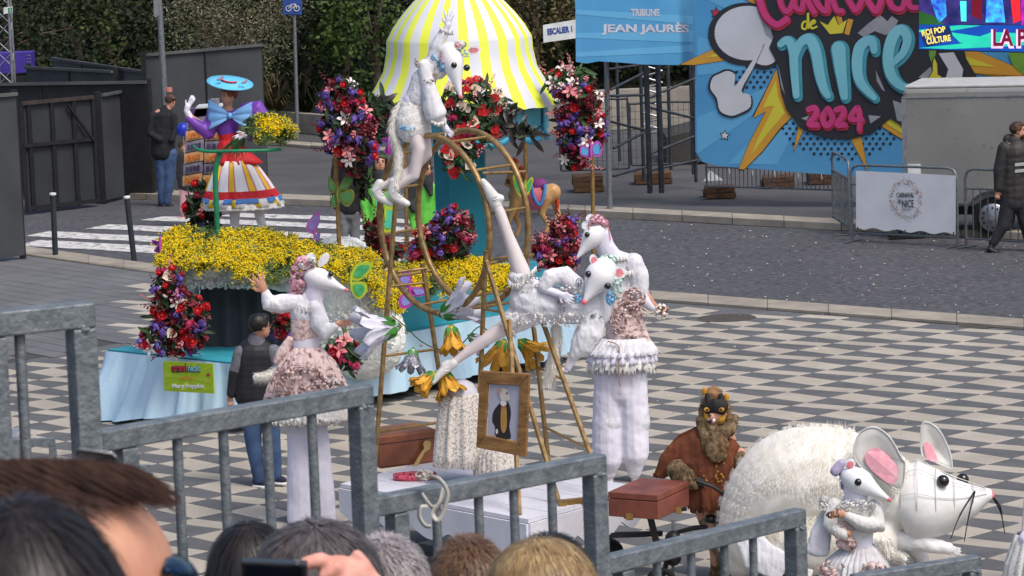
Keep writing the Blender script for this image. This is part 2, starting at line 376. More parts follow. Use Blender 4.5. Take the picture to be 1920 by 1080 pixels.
# evergreen mass behind, then the trees one can tell apart
mb = MB()
for i in range(40): leaves(Vector((-11.5+i*.62, 74.5+rnd.uniform(-1, 1.2), .9+(i % 3)*.95)), (1.25, .9, 1.5), 1500, .16, mb, 40, 50+i, 1.5, .1)
props(mb.build('dense_shrubbery', G1), kind='stuff', label='dark evergreen shrubbery filling the bank behind the fences')
TL = [(60, 66, 1.5, G1, 'dark leafy tree behind the lattice tower and black fence', 'mid'), (150, 68, 1.35, G2, 'green tree with yellowish leaves behind the black fence', ''), (235, 70, 1.3, G1, 'dark evergreen tree just beside the grey lamp post', ''),
      (560, 72, 1.2, G2, 'green leafy tree behind the blue cycle sign pole', ''), (640, 70, 1.1, G1, 'dark tree behind the striped tent roof', ''), (690, 69, 1.0, G4, 'bright leafed shrub tree beside the striped tent', ''), (1000, 70, 1.1, G5, 'brownish twiggy tree between tent and blue banner', ''), (1060, 71, 1.2, G2, 'green tree behind the ESCALIER 1 sign', ''), (1150, 72, 1.1, G1, 'dark tree seen under the blue banner', ''), (1230, 71, 1.1, G1, 'dark flowering shrub tree behind the scaffold legs', '')]
for i, (x, Y, r, m, lab, _) in enumerate(TL):
    b = W(x, 300, Y); b.z = 0; tree('leafy_tree', lab, 'tree', b, (r, .9, 1.7), 2.4, m, 2600, .13, 1, 'trees on the planted bank', 100+i, 1.5, 34)
b = gp(440, 262); b.z = 0
tree('olive_tree', 'broad grey green olive tree with several slim stems behind the blue hat', 'tree', b, (1.45, 1.0, 1.15), 2.6, G3, 8200, .085, 5, None, 31, 2.6, 60, .06)
b = gp(545, 250); b.z = .3
for k, (px, m, n, lab) in enumerate([(520, G5, 70, 'dry spiky plant with arching brown blades in the planter'), (575, G1, 60, 'dark strappy plant beside the cycle sign pole')]):
    t = thing('spiky_plant', lab, 'plant', gp(px, 244), 'plants in the concrete planter'); mb = MB()
    for i in range(n):
        a = rnd.uniform(0, 6.28); l = rnd.uniform(.5, 1.1); h = rnd.uniform(.3, 1.0); d = Vector((math.cos(a), math.sin(a), 0)); p = ORG[t.name]+Z*.3
        q = [p, p+d*l*.35+Z*h*.7, p+d*l*.7+Z*h, p+d*l+Z*h*.75]; w = Vector((-d.y, d.x, 0))*.025
        mb.add([q[0]-w, q[0]+w, q[1]-w, q[1]+w, q[2]-w*.7, q[2]+w*.7, q[3]], [[0, 1, 3, 2], [2, 3, 5, 4], [4, 5, 6]])
    mb.build('blade', m, t)
for n_, pts, h, lab in (('planter_wall', [(380, 236), (520, 246), (640, 256), (760, 262)], .42, 'low pale concrete planter wall behind the purple sleeved lady'),
                  ('planter_wall', [(1000, 250), (1140, 244), (1320, 236), (1500, 228)], .82, 'pale concrete planter wall behind the scaffold')):
    mb = MB()
    P_ = [gp(x, y) for x, y in pts]
    for a, c in zip(P_, P_[1:]): mb.prism([a, c, c+Vector((0, .35, 0)), a+Vector((0, .35, 0))], (0, 0, h))
    props(mb.build(n_, mat('concrete', L(158, 152, 142), L(134, 128, 118), 3, .9, bump=.3, bsc=30), loc=P_[0]), lab, 'wall')
strip('back_kerb', [(380, 262), (530, 270), (640, 279), (760, 286)], -3, 3, 0, .05, KERB)
# ---- black site hoarding
HOARD = mat('hoarding_mesh', L(66, 70, 74), L(52, 56, 60), 1.2, .7, bump=.3, bsc=120); HOARD2 = mat('hoarding_grey', L(88, 90, 90), L(70, 74, 74), 1.2, .75, bump=.2, bsc=90)
BLK = mat('black_metal', L(34, 34, 37), L(26, 26, 28), 8, .5, spec=.4)
def hoard(a, b, h, lab, m=HOARD, posts=(0, 1), rail=True):
    a = Vector(a); b = Vector(b); a.z = b.z = 0; t = thing('hoarding_panel', lab, 'fence panel', a, 'black hoarding panels round the site')
    u = (b-a).normalized(); nn = Vector((-u.y, u.x, 0))
    mb = MB(); mb.prism([a+Z*.06, b+Z*.06, b+nn*.02+Z*.06, a+nn*.02+Z*.06], (0, 0, h-.06)); mb.build('mesh_sheet', m, t)
    for kk in range(1, max(2, int((b-a).length/2))): p = a.lerp(b, kk/max(2, int((b-a).length/2))); mb = MB(); mb.box(p-nn*.012+Z*h/2, (.035, .02, h-.1), Matrix.Rotation(math.atan2(u.y, u.x), 3, 'Z')); mb.build('seam_batten', BLK, t)
    for f in posts: p = a.lerp(b, f); mb = MB(); mb.box(p+nn*.05+Z*(h/2+.03), (.09, .06, h+.06)); mb.build('post', BLK, t)
    if rail: mb = MB(); mb.beam(a-nn*.03+Z*h, b-nn*.03+Z*h, .05, .05); mb.build('top_rail', HOARD2, t)
    return t
def at(px, py, Y): p = W(px, py, Y); return Vector((p.x, p.y, 0))
def hz(px, py, Y): return W(px, py, Y).z
hoard(at(272, 103, 55.5), at(490, 88, 57.5), hz(272, 103, 55.5), 'dark hoarding panel behind the man in black and the grey pole')
hoard(at(100, 120, 62), at(272, 104, 56.2), hz(150, 115, 60.5), 'grey green hoarding panel furthest back, under the trees', HOARD2)
hoard(at(50, 137, 60), at(212, 122, 57.5), hz(120, 129, 59), 'charcoal hoarding panel ending beside a black post, second row back')
hoard(at(-120, 148, 56.5), at(276, 159, 55.2), hz(100, 155, 56), 'black hoarding with a rail top running behind the gate', BLK)
hoard(gp(200, 382), at(279, 160, 56.6), hz(197, 178, gp(200, 382).y), 'dark hoarding panel angled away at the end of the gate')
hoard(gp(-60, 500), gp(47, 486), hz(30, 176, gp(47, 486).y), 'near charcoal hoarding panel cut by the picture edge', HOARD, (1,))
# gate
a = gp(52, 402); b = gp(186, 386); a.z = b.z = 0; u = (b-a).normalized(); h1 = hz(30, 194, a.y)
gt = thing('site_gate', 'black framed site gate with square bars beside the bollards', 'gate', a)
mb = MB(); mb.prism([a+Z*.08, b+Z*.08, b+Z*h1, a+Z*h1], (0, .02, 0)); mb.build('sheet', mat('gate_sheet', L(48, 52, 56), L(40, 43, 47), 2, .7), gt)
for f in (.0, .1, .42, .72, 1): p = a.lerp(b, f); mb = MB(); mb.beam(p+Z*.05-Vector((0, .04, 0)), p+Z*h1-Vector((0, .04, 0)), .06, .06, (1, 0, 0)); mb.build('bar', BLK, gt)
for z_ in (.1, h1*.62, h1): mb = MB(); mb.beam(a+Z*z_-Vector((0, .07, 0)), b+Z*z_-Vector((0, .07, 0)), .05, .06); mb.build('cross_rail', mat('rusty', L(66, 56, 50), L(44, 40, 38), 6, .8) if z_ == h1 else BLK, gt)
mb = MB(); mb.beam(a.lerp(b, .65)+Z*h1*.95-Vector((0, .1, 0)), a.lerp(b, .99)+Z*h1*.6-Vector((0, .1, 0)), .04, .04); mb.build('brace', BLK, gt)
# ---- lattice tower, exit sign, purple box
ALU = mat('aluminium', L(176, 180, 186), L(150, 154, 160), 10, .35, .8)
GALV = mat('galvanised', L(138, 143, 146), L(104, 109, 113), 26, .5, .55, bump=.15, bsc=60, lo=.3, hi=.7)
tb = at(14, 200, 59); tw = thing('lattice_tower', 'silver aluminium lattice tower behind the black fence', 'truss tower', tb)
k = 59/FPX; cs = [tb+Vector((dx, dy, 0)) for dx, dy in ((-.14, -.14), (.14, -.14), (.14, .14), (-.14, .14))]
for c in cs: mb = MB(); mb.tube([c, c+Z*5], [.025, .025], 8); mb.build('chord', ALU, tw)
for f in range(4):
    for i in range(14):
        A, B = cs[f], cs[(f+1) % 4]; z0 = 1+i*.28
        if i % 2: A, B = B, A
        mb = MB(); mb.tube([A+Z*z0, B+Z*(z0+.28)], [.011, .011], 5); mb.build('brace', ALU, tw)
pe = VPlane(at(6, 20, 58.8), at(28, 20, 58.8)); es = thing('exit_sign', 'small green and white emergency exit sign fixed on the lattice tower', 'sign', pe(16, 20))
mb = MB(); mb.prism([pe(7, 26), pe(24, 24), pe(24, 12), pe(7, 14)], pe.n*.02); mb.build('panel', mat('sign_white', L(222, 226, 226)), es)
mb = MB(); mb.poly([pe(15, 24, .023), pe(23, 23, .023), pe(23, 14, .023), pe(15, 15, .023)]); mb.build('pictogram', mat('sign_green', L(20, 140, 100)), es)
mb = MB(); mb.ell(pe(19, 17, .03), .008); mb.tube([pe(19, 18, .03), pe(18, 21, .03), pe(20, 23, .03)], .005, 5); mb.tube([pe(17, 19, .03), pe(21, 19, .03)], .004, 5); mb.build('running_figure', MATS['sign_white'], es)
pv = VPlane(at(9, 110, 62.5), at(60, 110, 62.5)); mb = MB(); mb.prism([pv(-20, 140), pv(59, 136), pv(59, 97), pv(-20, 100)], (0, .5, 0)); pb = mb.build('flight_case', mat('purple', L(70, 52, 150), L(60, 44, 134), 4, .5), loc=pv(20, 140), bevel=.01)
props(pb, 'deep purple transport box standing behind the lattice tower', 'flight case')
mb = MB()
for i in range(5): mb.box(pv(52, 104+i*6, .01), (.02, .02, .02)); mb.box(pv(56, 104+i*6, .01), (.02, .02, .02))
mb.build('rivet', ALU, pb)
bx = VPlane(at(0, 110, 54.3), at(60, 110, 54.3)); mb = MB(); c = pv(20, 140.5); mb.box(Vector((c.x, c.y+.25, c.z/2-.01)), (.9, .5, c.z-.02)); props(mb.build('stage_block', BLK, loc=Vector((c.x, c.y, 0))), 'black block under the purple transport box behind the fence', 'block')
# ---- poles
lp = thing('lamp_post', 'tall grey post with a sign back, in front of the black hoarding', 'lamp post', gp(320, 372))
b = ORG[lp.name]; tp = W(293, -90, b.y)
mb = MB(); mb.tube([b, b.lerp(tp, .4), tp], [.062, .055, .05], 12); mb.build('pole', GALV, lp)
q = VPlane(at(280, 0, b.y-.05), at(320, 0, b.y-.05)); mb = MB(); mb.prism([q(288, 30), q(291, 33), q(302, 27), q(301, -60), q(288, -60)], (0, .03, 0)); mb.build('sign_back', mat('sign_grey', L(128, 132, 136)), lp)
mb = MB(); mb.tube([W(316, 164, b.y), W(316, 172, b.y)], [.066, .066], 12); mb.build('red_sticker', mat('sticker', L(200, 130, 120)), lp)
sp_ = thing('cycle_sign_post', 'thin grey post carrying a blue cycle sign at the top', 'sign post', gp(558, 262)); b = ORG[sp_.name]
mb = MB(); mb.tube([b, W(550, -40, b.y)], [.04, .035], 10); mb.build('pole', GALV, sp_)
q = VPlane(at(530, 0, b.y-.06), at(566, 0, b.y-.06)); mb = MB(); mb.prism([q(530, 27), q(566, 28), q(566, -30), q(530, -30)], (0, .02, 0)); s_ = mb.build('sign_panel', mat('sign_blue', L(44, 74, 150)), sp_, bevel=.005)
mb = MB()
for cy in (16,):
    for cx in (541, 556): mb.tube([q(cx+5*math.cos(a), cy+5*math.sin(a), .012) for a in np.linspace(0, 6.28, 16)[:-1]], .008, 5, closed=True)
    mb.tube([q(541, cy, .012), q(546, cy-8, .012), q(554, cy-8, .012), q(556, cy, .012)], .008, 5); mb.tube([q(546, cy-8, .012), q(549, cy, .012), q(554, cy-8, .012)], .008, 5)
mb.build('bicycle_symbol', MATS['sign_white'], s_)
lp = thing('lamp_post', 'plain grey galvanised post standing in front of the scaffold', 'lamp post', gp(1144, 403)); b = ORG[lp.name]
mb = MB(); mb.tube([b, W(1137, 118, b.y), W(1133, -60, b.y)], [.045, .04, .04], 12); mb.tube([b, b+Z*.12], [.056, .052], 12); mb.build('pole', GALV, lp)
# bollards
for (x0, y0, x1, y1), lab in (((104, 481, 99, 362), 'black bollard with a white cap nearest the hoarding'), ((252, 491, 238, 368), 'leaning black bollard with a dented white cap beside the float')):
    t = thing('bollard', lab, 'bollard', gp(x0, y0), 'bollards by the crossing'); b = ORG[t.name]; e = W(x1, y1+4, b.y)
    mb = MB(); mb.tube([b, e], [.042, .042], 14); mb.build('shaft', mat('bollard_paint', L(44, 50, 56), L(36, 41, 46), 6, .45), t)
    mb = MB(); d = (e-b).normalized(); mb.tube([e, e+d*.02, e+d*.035], [.045, .052, .045], 14); mb.build('cap', mat('sign_white', L(222, 226, 226)), t)
# ---- scaffold + banners
SCAF = mat('scaffold_dark', L(70, 76, 84), L(52, 56, 62), 8, .45, .4)
t = thing('scaffold_tower', 'dark steel scaffold legs and diagonal braces under the blue banner', 'scaffold', gp(1205, 338))
def bar(nm, x0, y0, x1, y1, Y0, Y1, r, m): 
    mb = MB(); mb.tube([W(x0, y0, Y0), W(x1, y1, Y1)], [r, r], 8); return mb.build(nm, m, t)
for x, y, Y in ((1207, 330, 54), (1218, 338, 52), (1240, 338, 52), (1258, 320, 56), (1300, 315, 55), (1162, 300, 58), (1305, 335, 53.6)):
    b = W(x, y, Y); mb = MB(); mb.tube([Vector((b.x, b.y, .1)), Vector((b.x, b.y, 3.6))], [.045 if Y < 53 else .03]*2, 8); mb.build('upright', SCAF, t)
for x0, y0, x1, y1 in ((1145, 168, 1210, 135), (1212, 185, 1303, 147), (1140, 130, 1215, 120), (1145, 228, 1212, 245), (1212, 200, 1303, 222), (1150, 278, 1215, 245), (1215, 290, 1303, 255), (1150, 330, 1215, 312), (1145, 180, 1215, 178), (1215, 320, 1310, 300)):
    bar('brace', x0, y0, x1, y1, 53, 53.6, .022, SCAF)
for i in range(12):
    x = 1200+(i % 2)*8; bar('lattice', 1204+(i % 2)*38, 122+i*11, 1204+((i+1) % 2)*38, 133+i*11, 58, 58, .018, ALU)
# wire mesh crowd barriers under the scaffold
def mesh_fence(x0, x1, yt, yb, Y, lab, m, wire=True, name='mesh_barrier'):
    t = thing(name, lab, 'barrier', at(x0, yb, Y), 'wire barriers under the scaffold'); b0 = at(x0, yb, Y); zt = hz(x0, yt, Y); zb = max(.02, hz(x0, yb, Y)); e = at(x1, yb, Y)
    mb = MB(); r = .02
    mb.tube(smooth([b0+Z*zb, b0+Z*(zt-.1), b0+Z*zt+(e-b0).normalized()*.1]+[e+Z*zt-(e-b0).normalized()*.1, e+Z*(zt-.1), e+Z*zb], 4), r, 7); mb.tube([b0+Z*zb, e+Z*zb], r, 7); mb.build('frame', m, t)
    mb = MB(); n = int((e-b0).length/.09)
    for i in range(1, n): p = b0.lerp(e, i/n); mb.tube([p+Z*zb, p+Z*zt], .005, 4, caps=False)
    if wire:
        for j in range(1, 8): mb.tube([b0+Z*(zb+(zt-zb)*j/8), e+Z*(zb+(zt-zb)*j/8)], .005, 4, caps=False)
    mb.build('wire', m, t)
mesh_fence(1052, 1180, 190, 320, 56, 'dark wire mesh barrier beside the hanging flowers, behind the post', SCAF)
mesh_fence(1184, 1305, 195, 310, 57, 'wire mesh barrier behind the scaffold legs', SCAF)
# wood packing blocks
WOODD = mat('packing_wood', L(102, 72, 48), L(60, 42, 30), 5, .85, bump=.4, bsc=30, stretch=(1, 1, 8))
def blocks(x, y, w, rows, lab, dd=.5):
    c = gp(x, y); t = thing('packing_blocks', lab, 'timber packing', c, 'timber packing under the scaffold'); hh = .09
    for i in range(rows):
        for j in (0, 1):
            mb = MB(); mb.box(c+Vector((rnd.uniform(-.02, .02), .1+j*.3, hh*(i+.5))), (w, .26, hh-.008), Matrix.Rotation(rnd.uniform(-.04, .04), 3, 'Z')); mb.build('timber', WOODD, t)
blocks(1103, 360, .5, 3, 'stack of brown timber blocks by the hanging flowers'); blocks(1226, 345, .62, 2, 'brown timber blocks under the dark scaffold leg'); blocks(1350, 372, .48, 2, 'timber blocks under the corner of the big blue banner'); blocks(1462, 352, .5, 2, 'timber blocks in the shade beneath the big banner'); blocks(1545, 345, .5, 2, 'shaded timber blocks behind the slanted barrier')
mb = MB(); c = gp(1335, 356); mb.add([c+Vector((-.14, 0, .15)), c+Vector((.2, 0, .15)), c+Vector((-.02, .05, .33)), c+Vector((.02, .3, .15))], [[0, 1, 2], [1, 3, 2], [3, 0, 2], [0, 3, 1]]); props(mb.build('plastic_sheet', mat('sheet_white', L(190, 194, 196)), loc=c), 'crumpled whitish sheet on the timber blocks under the banner', 'sheet')
# dark underside of the grandstand behind the banner
mb = MB(); c = at(1260, 250, 60); mb.prism([W(1250, 258, 58), W(1330, 236, 58), W(1330, 300, 58), W(1250, 318, 58)], (0, 2, 0)); props(mb.build('access_ramp', mat('ramp', L(66, 64, 60), L(52, 50, 48), 2, .9), loc=c), 'dark sloping access ramp behind the scaffold', 'ramp')
# ---- banners
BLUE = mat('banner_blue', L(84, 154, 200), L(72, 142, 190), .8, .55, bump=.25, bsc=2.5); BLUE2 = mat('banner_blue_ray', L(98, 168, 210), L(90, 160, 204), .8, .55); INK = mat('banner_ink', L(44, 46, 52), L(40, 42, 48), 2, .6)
PALE = mat('banner_pale', L(200, 202, 208), L(190, 192, 198), 2, .6); PALE2 = mat('banner_greyshade', L(150, 152, 160), rough=.6); ORG_ = mat('banner_orange', L(206, 152, 58), L(198, 144, 52), 2, .6); YEL = mat('banner_yellow', L(206, 196, 60), L(200, 190, 56), 2, .6)
AQUA = mat('banner_aqua', L(122, 190, 204), L(114, 182, 198), 2, .6); TEAL_ = mat('banner_teal', L(72, 154, 172), rough=.6); PINK = mat('banner_pink', L(200, 62, 124), L(190, 56, 116), 2, .6); RED_ = mat('banner_red', L(186, 50, 70), rough=.6); LILAC = mat('banner_lilac', L(192, 196, 210), rough=.6)
B1 = VPlane(at(1078, 100, 48.0), at(1310, 100, 51.3)); B2 = VPlane(at(1303, 250, 50.6), at(1920, 250, 48.6))
def sheet(name, plane, px, m, parent, off=0, nx=24):
    mb = MB(); top = px[0]; bot = px[1]; n = len(top)
    T = [(np.interp(i/nx, np.linspace(0, 1, len(top)), [p[0] for p in top]), np.interp(i/nx, np.linspace(0, 1, len(top)), [p[1] for p in top])) for i in range(nx+1)]
    Bq = [(np.interp(i/nx, np.linspace(0, 1, len(bot)), [p[0] for p in bot]), np.interp(i/nx, np.linspace(0, 1, len(bot)), [p[1] for p in bot])) for i in range(nx+1)]
    for i in range(nx): mb.prism([plane(*T[i], off), plane(*Bq[i], off), plane(*Bq[i+1], off), plane(*T[i+1], off)], -plane.n*.004)
    return mb.build(name, m, parent)
bn1 = thing('stand_banner', 'plain blue banner with two lines of pale capitals above the scaffold', 'banner', at(1078, 118, 48.0))
sheet('fabric', B1, [[(1078, -60), (1306, -60)], [(1080, 116), (1100, 119), (1122, 115), (1160, 117), (1210, 121), (1260, 122), (1306, 122)]], BLUE, bn1)
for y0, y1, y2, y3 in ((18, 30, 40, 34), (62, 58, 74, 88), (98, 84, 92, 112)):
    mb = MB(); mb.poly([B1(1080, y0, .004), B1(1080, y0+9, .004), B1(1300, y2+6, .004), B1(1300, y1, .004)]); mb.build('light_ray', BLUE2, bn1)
text('TRIBUNE', B1, 1183, 1237, 30, 'lettering', LILAC, bn1, .007, .03, hpx=14)
text('JEAN JAURÈS', B1, 1131, 1294, 60, 'lettering', LILAC, bn1, .007, .035, hpx=24)
p1 = VPlane(at(1020, 60, 47.9), at(1078, 60, 47.95)); sg = thing('stair_sign', 'white sign with blue letters ESCALIER 1 beside the blue banner', 'sign', p1(1050, 76))
mb = MB(); mb.prism([p1(1019, 80), p1(1077, 72), p1(1077, 37), p1(1018, 47)], (.02, .05, 0)); mb.build('panel', mat('sign_white', L(222, 226, 226)), sg)
text('ESCALIER 1', p1, 1027, 1073, 65, 'lettering', mat('sign_blue', L(44, 74, 150)), sg, .006, .035, hpx=12, slope=-6)
bn = thing('festival_banner', 'huge comic style blue banner with aqua letters, yellow bolts and pink 2024', 'banner', at(1303, 320, 50.6))
sheet('fabric', B2, [[(1303, -60), (1990, -60)], [(1304, 284), (1316, 303), (1345, 311), (1420, 317), (1560, 328), (1640, 331), (1760, 338), (1990, 350)]], BLUE, bn, 0, 40)
def shape(name, pts, off, m, plane=B2, parent=None, sm=0):
    if sm: pts = [(p.x, p.y) for p in smooth([(x, y, 0) for x, y in pts], sm, True)]
    mb = MB(); mb.poly([plane(x, y, off) for x, y in pts]); return mb.build(name, m, parent or bn)
def outl(pts, g):
    c = (sum(p[0] for p in pts)/len(pts), sum(p[1] for p in pts)/len(pts))
    return [(c[0]+(x-c[0])*(1+g/max(6, math.hypot(x-c[0], y-c[1]))), c[1]+(y-c[1])*(1+g/max(6, math.hypot(x-c[0], y-c[1])))) for x, y in pts]
for k in range(9):
    a = math.radians(100+k*19); a2 = a+math.radians(9); r = 460
    q = [(1560, 110)]+[(max(1307, min(1980, 1560+r*math.cos(b)*1.3)), min(304+max(0, 1560+r*math.cos(b)-1316)*.03, 110+r*math.sin(b))) for b in (a, a2)]
    shape('light_ray', q, .003, BLUE2)
S_ = [('left', [(1275, 121), (1385, 70), (1398, 108), (1300, 122)], [(1322, 108), (1386, 84), (1389, 102)]),
      ('bolt', [(1456, 130), (1412, 221), (1436, 209), (1405, 268), (1385, 317), (1395, 318), (1430, 283), (1463, 240), (1486, 218), (1466, 180)], [(1455, 150), (1430, 202), (1452, 198), (1420, 262), (1410, 288), (1436, 254), (1472, 212), (1458, 180)]),
      ('top', [(1385, -8), (1418, 10), (1420, -20)], [(1400, -8), (1416, 0), (1416, -14)]),
      ('thin', [(1497, 236), (1488, 284), (1507, 243)], None), ('low', [(1594, 258), (1628, 324), (1614, 252)], None),
      ('right', [(1652, 236), (1676, 252), (1760, 300), (1720, 240), (1672, 210)], [(1662, 232), (1700, 256), (1674, 218)]),
      ('far', [(1800, 92), (1830, 95), (1925, 134), (1990, 160), (1990, 146), (1925, 148), (1812, 136)], [(1808, 104), (1868, 126), (1815, 122)])]
for n_, o_, i_ in S_:
    shape('spike_outline', outl(o_, 3), .006, INK); shape('spike', o_, .009, ORG_)
    if i_: shape('spike_core', i_, .012, YEL)
def puff(cx, cy, rx, ry, m, off, n=9, amp=.09):
    return [(cx+rx*(1+amp*abs(math.sin(n*a/2)))*math.cos(a), cy+ry*(1+amp*abs(math.sin(n*a/2)))*math.sin(a)) for a in np.linspace(0, 2*math.pi, 60)[:-1]]
shape('cloud_outline', puff(1398, 64, 70, 58, 0, 0, 2, .02), .0135, INK); shape('cloud_outline', puff(1432, 98, 34, 32, 0, 0, 2, .02), .0145, INK)
shape('cloud', puff(1402, 62, 62, 50, 0, 0, 2, .02), .016, PALE); shape('cloud', puff(1434, 98, 26, 24, 0, 0, 2, .02), .0165, PALE); shape('cloud_shade', [(1420, 20), (1462, 60), (1458, 82), (1436, 66)], .018, PALE2)
sc_ = [(1350, 138), (1336, 146), (1332, 166), (1344, 184), (1350, 208), (1370, 217), (1388, 212), (1407, 200), (1406, 178), (1390, 170), (1412, 128), (1432, 84), (1408, 118), (1378, 162), (1378, 140), (1364, 133)]
shape('small_cloud_outline', outl(sc_, 4), .019, INK, sm=3); shape('small_cloud', sc_, .022, PALE, sm=3)
shape('black_blob', [(1420, -60), (1435, 20), (1450, 70), (1442, 90), (1450, 105), (1462, 130), (1464, 170), (1474, 205), (1500, 240), (1540, 258), (1590, 262), (1635, 250), (1668, 222), (1690, 235), (1720, 240), (1770, 225), (1810, 190), (1835, 150), (1812, 110), (1800, 60), (1800, -60)], .0245, INK)
for pts in ([(1608, 62), (1628, 44), (1650, 28), (1664, 40), (1672, 30), (1684, 38), (1676, 58), (1660, 66), (1640, 58), (1620, 70)], [(1642, 132), (1660, 172), (1654, 168), (1644, 152)], [(1502, 222), (1518, 216), (1512, 226)], [(1628, 216), (1652, 218), (1632, 232)], [(1674, 188), (1697, 196), (1697, 230), (1682, 226)], [(1460, 128), (1472, 178), (1464, 160)], [(1722, 145), (1745, 125), (1752, 152)]): shape('white_gleam', pts, .027, PALE2)
shape('cloud', [(1760, 100), (1788, 98), (1806, 130), (1802, 158), (1770, 158), (1778, 130)], .027, PALE)
LET = []
for pts, w in (([(1464, 84), (1478, 76), (1488, 96), (1490, 130), (1494, 180)], [16, 20, 22, 20, 16]), ([(1488, 120), (1500, 84), (1518, 74), (1530, 96), (1538, 140), (1546, 168), (1553, 180)], [14, 20, 26, 26, 24, 20, 16]), ([(1573, 92), (1577, 130), (1584, 182)], [34, 28, 18]), ([(1640, 96), (1634, 76), (1614, 88), (1608, 120), (1614, 155), (1640, 184)], [16, 22, 26, 26, 22, 14]), ([(1672, 122), (1694, 100), (1702, 72), (1690, 56), (1674, 72), (1666, 108), (1672, 142), (1690, 162), (1708, 164)], [14, 18, 22, 24, 26, 26, 24, 20, 14])):
    LET.append((pts, w))
N4 = [([(1516, 205), (1528, 202), (1530, 214), (1517, 232), (1532, 234)], 11), ([(1552, 204), (1542, 220), (1550, 236), (1561, 222), (1554, 205)], 11), ([(1568, 206), (1580, 203), (1581, 215), (1569, 233), (1584, 234)], 11), ([(1606, 202), (1594, 222), (1616, 224)], 10), ([(1609, 202), (1612, 222), (1611, 242)], 10)]
def letter(nm, m, strokes, off):
    mb = MB()
    for pts, w in strokes: stroke(mb, B2, pts, w, off)
    mb.build(nm, m, bn)
for pts, w in N4[:4]:
    S2 = [(pts, w)]+([N4[4]] if pts is N4[3][0] else [])
    letter('pink_digit_shadow', RED_, [([(x+1, y+4) for x, y in p], ww+2) for p, ww in S2], .030); letter('pink_digit', PINK, S2, .042)
for pts, w in (([(1418, -30), (1424, 0), (1436, 30), (1456, 46), (1474, 36)], 15), ([(1460, -20), (1464, 8), (1476, 22), (1486, 4), (1490, -10)], 12), ([(1488, -8), (1490, 12), (1502, 18), (1506, 2)], 12), ([(1508, -10), (1518, 8), (1526, 22)], 13), ([(1524, -10), (1536, 12), (1550, 20), (1552, -5)], 13), ([(1558, -10), (1568, 18), (1578, 20)], 12), ([(1586, -10), (1598, 12), (1606, 18), (1618, -5)], 13), ([(1620, -10), (1634, 12), (1644, 20), (1654, -6)], 14), ([(1664, -10), (1672, 12), (1690, 16), (1698, -4)], 13), ([(1700, -10), (1706, 12), (1722, 14)], 12)):
    letter('pink_letter_shadow', RED_, [([(x+1, y+3) for x, y in pts], w+2)], .030); letter('pink_letter', PINK, [(pts, w*.8)], .042)
for pts, w in LET:
    letter('aqua_letter_shadow', TEAL_, [([(x+2, y+2) for x, y in pts], [a+3 for a in w])], .030); letter('aqua_letter', AQUA, [([(x-1, y-1) for x, y in pts], [a*.78 for a in w])], .045)
my = MB()
for pts in ([(1514, 40), (1506, 42), (1504, 52), (1511, 54), (1514, 42), (1515, 24), (1516, 52)], [(1520, 46), (1528, 42), (1526, 38), (1520, 44), (1522, 53), (1531, 50)]): stroke(my, B2, pts, 4, .030)
my.build('de_letters', YEL, bn); shape('crown_emblem', [(1537, 40), (1552, 47), (1564, 30), (1572, 47), (1588, 37), (1580, 62), (1556, 64)], .031, YEL); shape('crown_shade', [(1567, 30), (1578, 32), (1580, 42), (1573, 46)], .0285, ORG_); shape('crown_shade', [(1590, 35), (1600, 37), (1592, 66), (1583, 63)], .0285, ORG_)
md = MB()
def dots(x0, x1, y0, y1, cond=lambda x, y: True):
    for j, y in enumerate(np.arange(y0, y1, 9.5)):
        for x in np.arange(x0+(j % 2)*6.5, x1, 13):
            if cond(x, y): md.poly([B2(x+3*math.cos(a), y+3*math.sin(a), .0055) for a in np.linspace(0, 6.28, 9)[:-1]])
dots(1366, 1400, 58, 84, lambda x, y: x < 1392); dots(1368, 1460, 116, 168, lambda x, y: y > 112+(1460-x)*.2 and x < 1462-(y-112)*.55)
dots(1468, 1697, 222, 300, lambda x, y: (x-1580)**2/125**2+(y-215)**2/85**2 < 1)
props(md.build('dot_pattern', INK, bn), kind='stuff')
def star(cx, cy, r, m, off, name):
    shape(name+'_outline', [(cx+(r+3)*(1 if k % 2 == 0 else .5)*math.sin(k*math.pi/5+.1), cy-(r+3)*(1 if k % 2 == 0 else .5)*math.cos(k*math.pi/5+.1)) for k in range(10)], off, INK)
    shape(name, [(cx+r*(1 if k % 2 == 0 else .45)*math.sin(k*math.pi/5+.1), cy-r*(1 if k % 2 == 0 else .45)*math.cos(k*math.pi/5+.1)) for k in range(10)], off+.002, m)
star(1342, 24, 9, RED_, .0055, 'star'); star(1359, 254, 8, PALE, .0055, 'star')
# banana and green print at the edge
shape('banana_outline', [(1750, 106), (1754, 106), (1758, 118), (1760, 140), (1769, 142), (1763, 150), (1768, 160), (1752, 150), (1738, 156), (1726, 150), (1740, 146), (1747, 135), (1748, 118)], .0285, INK); shape('banana', [(1752, 108), (1757, 120), (1758, 140), (1766, 144), (1760, 148), (1764, 158), (1752, 148), (1738, 154), (1730, 150), (1742, 146), (1749, 134), (1749, 118)], .0305, YEL)
shape('green_print', [(1890, 100), (1900, 97), (1990, 96), (1990, 150), (1925, 145), (1900, 125)], .013, mat('banner_green', L(112, 160, 62), rough=.6)); shape('green_print', [(1742, 90), (1756, 90), (1754, 104), (1746, 116), (1742, 104)], .0285, MATS['banner_green'])
mb = MB()
for x in (1367, 1410, 1452, 1496, 1540): mb.tube([B2(x, 314+(x-1340)*.06), B2(x+1, 326+(x-1340)*.06), B2(x+3, 320+(x-1340)*.06)], .006, 4)
mb.build('cable_tie', MATS['sign_white'], bn)
